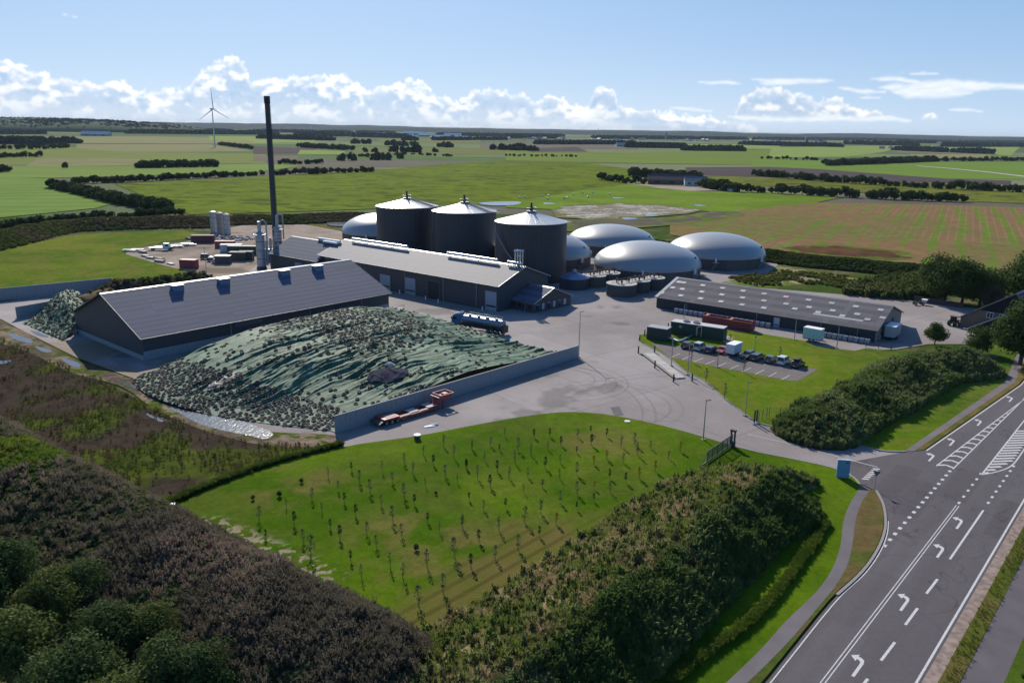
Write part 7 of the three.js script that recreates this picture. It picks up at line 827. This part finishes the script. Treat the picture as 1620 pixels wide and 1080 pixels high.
{ const b3 = [[213.7, 353.2]].slice(1); const list = [[[-2700.6, -4010.9], [-2641.5, -4672.0]], [[-2463.3, -4356.1], [-2347.4, -6294.5]], [[-1758.6, -3714.7], [-1223.1, -4127.6]], [[-1964.7, -5266.7], [-918.5, -6119.9]], [[-900.1, -2957.9], [-632.4, -2781.6]], [[-1051.7, -4078.4], [-504.9, -3745.5]], [[-770.0, -4652.1], [382.0, -5866.9]], [[-409.7, -3037.8], [-42.7, -3659.8]], [[-179.4, -4224.2], [1201.7, -5490.6]], [[348.2, -2442.0], [504.5, -2470.0]], [[72.8, -2706.2], [429.4, -3015.6]], [[456.5, -2151.8], [615.4, -2185.6]], [[1087.3, -5343.0], [3897.2, -7994.2]], [[931.0, -3314.4], [1241.8, -3194.6]], [[1548.2, -3986.4], [1910.1, -3973.6]], [[1251.5, -2641.0], [1355.7, -2360.2]], [[2533.3, -5274.7], [4866.1, -7159.6]], [[1969.3, -3736.9], [3132.8, -4604.3]], [[-312.3, -1585.6], [-145.3, -1637.4]], [[-460.2, -2340.1], [36.7, -1893.4]], [[-1126.1, -1665.7], [-1025.3, -1911.0]], [[-1204.2, -1914.0], [-970.4, -1663.5]], [[-236.0, -1150.5], [-176.3, -1303.2]], [[-1939.9, -2813.3], [-1816.6, -3124.2]]];
  const big = list.map(([a, b], i) => [a, b, belts[i][4], belts[i][5]]);
  const tot = big.reduce((s, b) => s + b[2], 0); const r = rng(91);
  scatter('far_woodland', 'far belts of dark woodland along the horizon', lumpGeo, dull([1, 1, 1], { side: THREE.DoubleSide }), tot * 3, 92, (q) => { let k = q() * tot, i = 0; while (k > big[i][2]) k -= big[i++][2]; const [a, b, , w] = big[i], f = q(), dist = Math.hypot(a[0], a[1]), gap = fbm(f * 9 + i * 13, i, 2); if (gap < 0.36) return null; return [lerp(a[0], b[0], f) + (q() - 0.5) * 40, -1, lerp(a[1], b[1], f) + (q() - 0.5) * w * dist / 900, (0.75 + 0.7 * q()) * (dist > 4000 ? 1.25 : 0.95)]; }, vary([0.045, 0.066, 0.038], [0.06, 0.08, 0.045], 0.002));
  scatter('far_woodland', 'dark woodland on the hill at the upper left', lumpGeo, dull([1, 1, 1], { side: THREE.DoubleSide }), 2600, 93, (q) => { const a = q() * 6.28, d = Math.sqrt(q()), c = [-2423.4, -3961.2]; return [c[0] - 100 + Math.cos(a) * d * 860, 62 * Math.sqrt(Math.max(0, 1 - d * d)) * 0.9 - 4, c[1] - 400 + Math.sin(a) * d * 480, 0.8 + 0.6 * q()]; }, vary([0.03, 0.048, 0.028], [0.042, 0.06, 0.03], 0.002)); }
// farms, sheds and the town
function farHouse(name, label, p, [l, h, w], roofC, wallC, turn, group, cat = 'house') { const t = base(name, label, cat, p, turn, group, 0.1); part(t, 'wall', extrude([[-w / 2, 0], [w / 2, 0], [w / 2, h], [0, h + w * 0.32], [-w / 2, h]], l).rotateY(Math.PI / 2), std(wallC, 0.8)); const sl = Math.hypot(w / 2 + 0.3, w * 0.32), a = Math.atan2(w * 0.32, w / 2); part(t, 'roof', join(box(l + 0.6, 0.15, sl + 0.2).rotateX(a).translate(0, h + w * 0.16 + 0.1, w / 4), box(l + 0.6, 0.15, sl + 0.2).rotateX(-a).translate(0, h + w * 0.16 + 0.1, -w / 4)), std(roofC, 0.7)); for (let i = 0; i < 3; i++) part(t, 'window', box(l * 0.12, h * 0.35, 0.1, (i - 1) * l * 0.3, h * 0.5, w / 2 + 0.04), M.glass); return t; }
farHouse('farm_barn', 'long red brown barn of the distant farm', [147.7, -764.2], [44, 4, 15], [0.07, 0.05, 0.055], [0.17, 0.085, 0.07], -0.12, null, 'barn'); farHouse('farm_barn', 'white walled shed at the right end of the distant farm', [166.6, -747.1], [20, 4.5, 12], [0.12, 0.13, 0.15], [0.42, 0.44, 0.46], -0.12, null, 'shed'); farHouse('farm_house', 'brown farm building left behind the long barn of the distant farm', [146.5, -811.1], [18, 4, 10], [0.08, 0.055, 0.05], [0.16, 0.1, 0.08], -0.3); farHouse('field_hut', 'tiny white peaked hut before the hedgerow right of the distant farm', [181.3, -674.1], [5, 2.4, 6], [0.5, 0.5, 0.5], [0.5, 0.5, 0.5], 0.4, null, 'hut');
sheet('farmyard', [[126.5, -733.5], [167.2, -718.7], [174.0, -683.0], [144.5, -669.7], [119.4, -707.9]], 0.5, (x, z) => gravelTone(x, z, [0.3, 0.24, 0.2]), 96); sheet('farm_track', [[109.0, -772.8], [126.5, -733.5], [123.6, -716.7], [103.4, -753.5]], 0.5, (x, z) => gravelTone(x, z, [0.33, 0.28, 0.22]), 64); sheet('farm_track', [[652.2, -1321.6], [664.2, -1250.8], [663.8, -1148.3], [641.0, -999.6], [626.3, -976.4], [651.0, -1125.9], [654.0, -1231.4], [643.1, -1307.1]], 0.5, (x, z) => [0.42, 0.4, 0.36], 64);
farHouse('white_shed', 'low white shed at the far upper left', [-1486.8, -2910.9], [95, 7, 30], [0.5, 0.5, 0.5], [0.3, 0.3, 0.3], 0.1, null, 'shed'); farHouse('white_shed', 'long white roofed shed on the rise left of the wind turbine', [-2480.3, -5118.8], [150, 9, 40], [0.62, 0.62, 0.6], [0.3, 0.3, 0.3], 0.05, null, 'shed'); farHouse('white_shed', 'pale long shed between the woods in the centre distance', [340.2, -2522.4], [60, 6, 20], [0.3, 0.3, 0.31], [0.4, 0.4, 0.4], 0.0, null, 'shed'); farHouse('white_house', 'white house before the far wood at the right edge', [2610.4, -4369.2], [36, 6, 14], [0.55, 0.55, 0.56], [0.6, 0.6, 0.6], 0, null, 'house');
{ const r = rng(97), near = [[-648.3, -4107.1], [-535.1, -4481.9], [-306.4, -4183.3]], far = [[51.8, -4564.3], [1107.7, -5059.8]], names = []; const warehouse = farHouse('warehouse', 'pale warehouse roof in the industrial edge of the distant town', [-637.2, -5172.0], [130, 10, 45], [0.55, 0.56, 0.58], [0.3, 0.3, 0.33], 0, 'warehouses of the distant town', 'warehouse'); for (const p of [[-824.2, -5026.7], [-633.4, -4306.8], [-536.1, -3977.0], [-472.0, -4408.2], [-351.9, -3970.6], [-365.1, -4784.4], [-252.3, -3848.8]]) copyOf(warehouse, p, (r() - 0.5) * 0.2, null, null, 0.5 + 0.4 * r());
  const kinds = [farHouse('town_house', 'small red roofed house in the distant town', [-48.3, -4129.3], [16, 5, 10], [0.22, 0.1, 0.08], [0.4, 0.37, 0.33], 0.3, 'red roofed houses of the distant town'), farHouse('town_house', 'small dark roofed house in the distant town', [42.9, -3764.0], [15, 5, 10], [0.09, 0.09, 0.1], [0.5, 0.5, 0.48], -0.4, 'dark roofed houses of the distant town')];
  const A3 = [[-224.8, -3886.5], [263.0, -4031.9], [843.3, -4479.8], [1508.4, -4729.5], [1821.9, -4602.3], [1461.3, -2942.0], [2781.2, -4856.7]]; for (let i = 0; i < 64; i++) { const p = A3[Math.floor(r() * A3.length)], k = Math.hypot(p[0], p[1]); copyOf(kinds[i % 2], [p[0] + (r() - 0.5) * k * 0.11, p[1] + (r() - 0.5) * 260], r() * 3, null, null, 0.9 + 0.8 * r()); }
  const ch = base('church_tower', 'square dark church tower rising over the trees at right', 'tower', [1353.6, -3817.6]); part(ch, 'tower', box(11, 30, 11, 0, 15, 0), std([0.1, 0.09, 0.085], 0.9)); part(ch, 'roof', new THREE.ConeGeometry(8, 5, 4).rotateY(0.785).translate(0, 32.5, 0), M.dark);
  const m = base('radio_mast', 'thin mast on the horizon right of the tanks', 'mast', [632.2, -6294.2]); part(m, 'mast', cyl(1.6, 1, 62, 0, 0, 0, 6), M.galv); part(m, 'antenna', cyl(2.2, 2.2, 5, 0, 57, 0, 8), M.galv); const sp = base('church_spire', 'pointed spire on the horizon in the town', 'spire', [877.5, -4779.7]); part(sp, 'tower', box(10, 26, 10, 0, 13, 0), std([0.2, 0.15, 0.12], 0.9)); part(sp, 'roof', new THREE.ConeGeometry(6, 22, 4).rotateY(0.785).translate(0, 37, 0), M.dark); }
// wind turbines
function turbine(p, hub, bl, a0, label, turn) { const t = base('wind_turbine', label, 'wind turbine', p, turn, null, 0); const w = std([0.5, 0.52, 0.55], 0.5); part(t, 'tower', cyl(hub * 0.02, hub * 0.011, hub, 0, 0, 0, 20), w); part(t, 'nacelle', box(hub * 0.035, hub * 0.04, hub * 0.1, 0, hub + 1, -hub * 0.02), w); part(t, 'hub', new THREE.SphereGeometry(hub * 0.022, 14, 10).translate(0, hub + 1, hub * 0.05), w); for (let i = 0; i < 3; i++) { const g = extrude([[-0.018 * bl, 0], [0.016 * bl, 0], [0.026 * bl, 0.14 * bl], [0.005 * bl, bl], [-0.005 * bl, bl], [-0.018 * bl, 0.16 * bl]], 0.02 * bl, 0.004 * bl).rotateZ(a0 + i * 2.0944).translate(0, hub + 1, hub * 0.05); part(t, 'blade', g, w); } return t; }
turbine([-636.2, -1733.1], 77.23, 42, 0.05, 'white wind turbine standing in the fields left of the chimney', 0.95);
for (const [p, l] of [[[-1617.1, -4766.1], 'tiny turbine on the horizon nearest to the right of the big one'], [[-1588.9, -4859.4], 'tiny turbine on the horizon, second to the right of the big one'], [[-1376.4, -4808.8], 'tiny turbine on the horizon just right of the chimney'], [[-1310.9, -4996.4], 'tiny turbine on the horizon, second right of the chimney'], [[-1270.5, -5112.1], 'tiny turbine on the horizon, third right of the chimney'], [[-489.9, -5779.9], 'tiny turbine on the horizon above the middle tank'], [[-262.5, -6292.3], 'tiny turbine on the horizon above the nearest tank']]) turbine(p, Math.hypot(p[0], p[1]) * 0.0068, Math.hypot(p[0], p[1]) * 0.0031, p[0] % 2, l, 0.4);
// wrapped bales in the green field behind the tanks
{ const pts = [[3.8, -574.7], [7.4, -580.8], [20.5, -591.6], [25.3, -595.4], [23.8, -568.1], [35.6, -572.9], [38.2, -578.7], [44.4, -607.8], [53.4, -630.9], [53.5, -587.0], [73.3, -619.6], [61.5, -632.6]]; const b0 = base('wrapped_bale', 'pale wrapped bale lying in the green field behind the tall tanks', 'bale', pts[0], 0, 'wrapped bales behind the tall tanks', 0.4); part(b0, 'bale', new THREE.CylinderGeometry(0.65, 0.65, 1.2, 16).rotateZ(Math.PI / 2).translate(0, 0.65, 0), M.white); part(b0, 'wrap_end', new THREE.CylinderGeometry(0.5, 0.5, 1.26, 16).rotateZ(Math.PI / 2).translate(0, 0.65, 0), M.galv); pts.slice(1).forEach((p, i) => copyOf(b0, p, i)); }

// ---------------------------------------------------------------- draw
scene.traverse((o) => { if (o.isMesh) { o.castShadow = true; o.receiveShadow = true; } });
scene.updateMatrixWorld(true);
renderer.render(scene, camera);
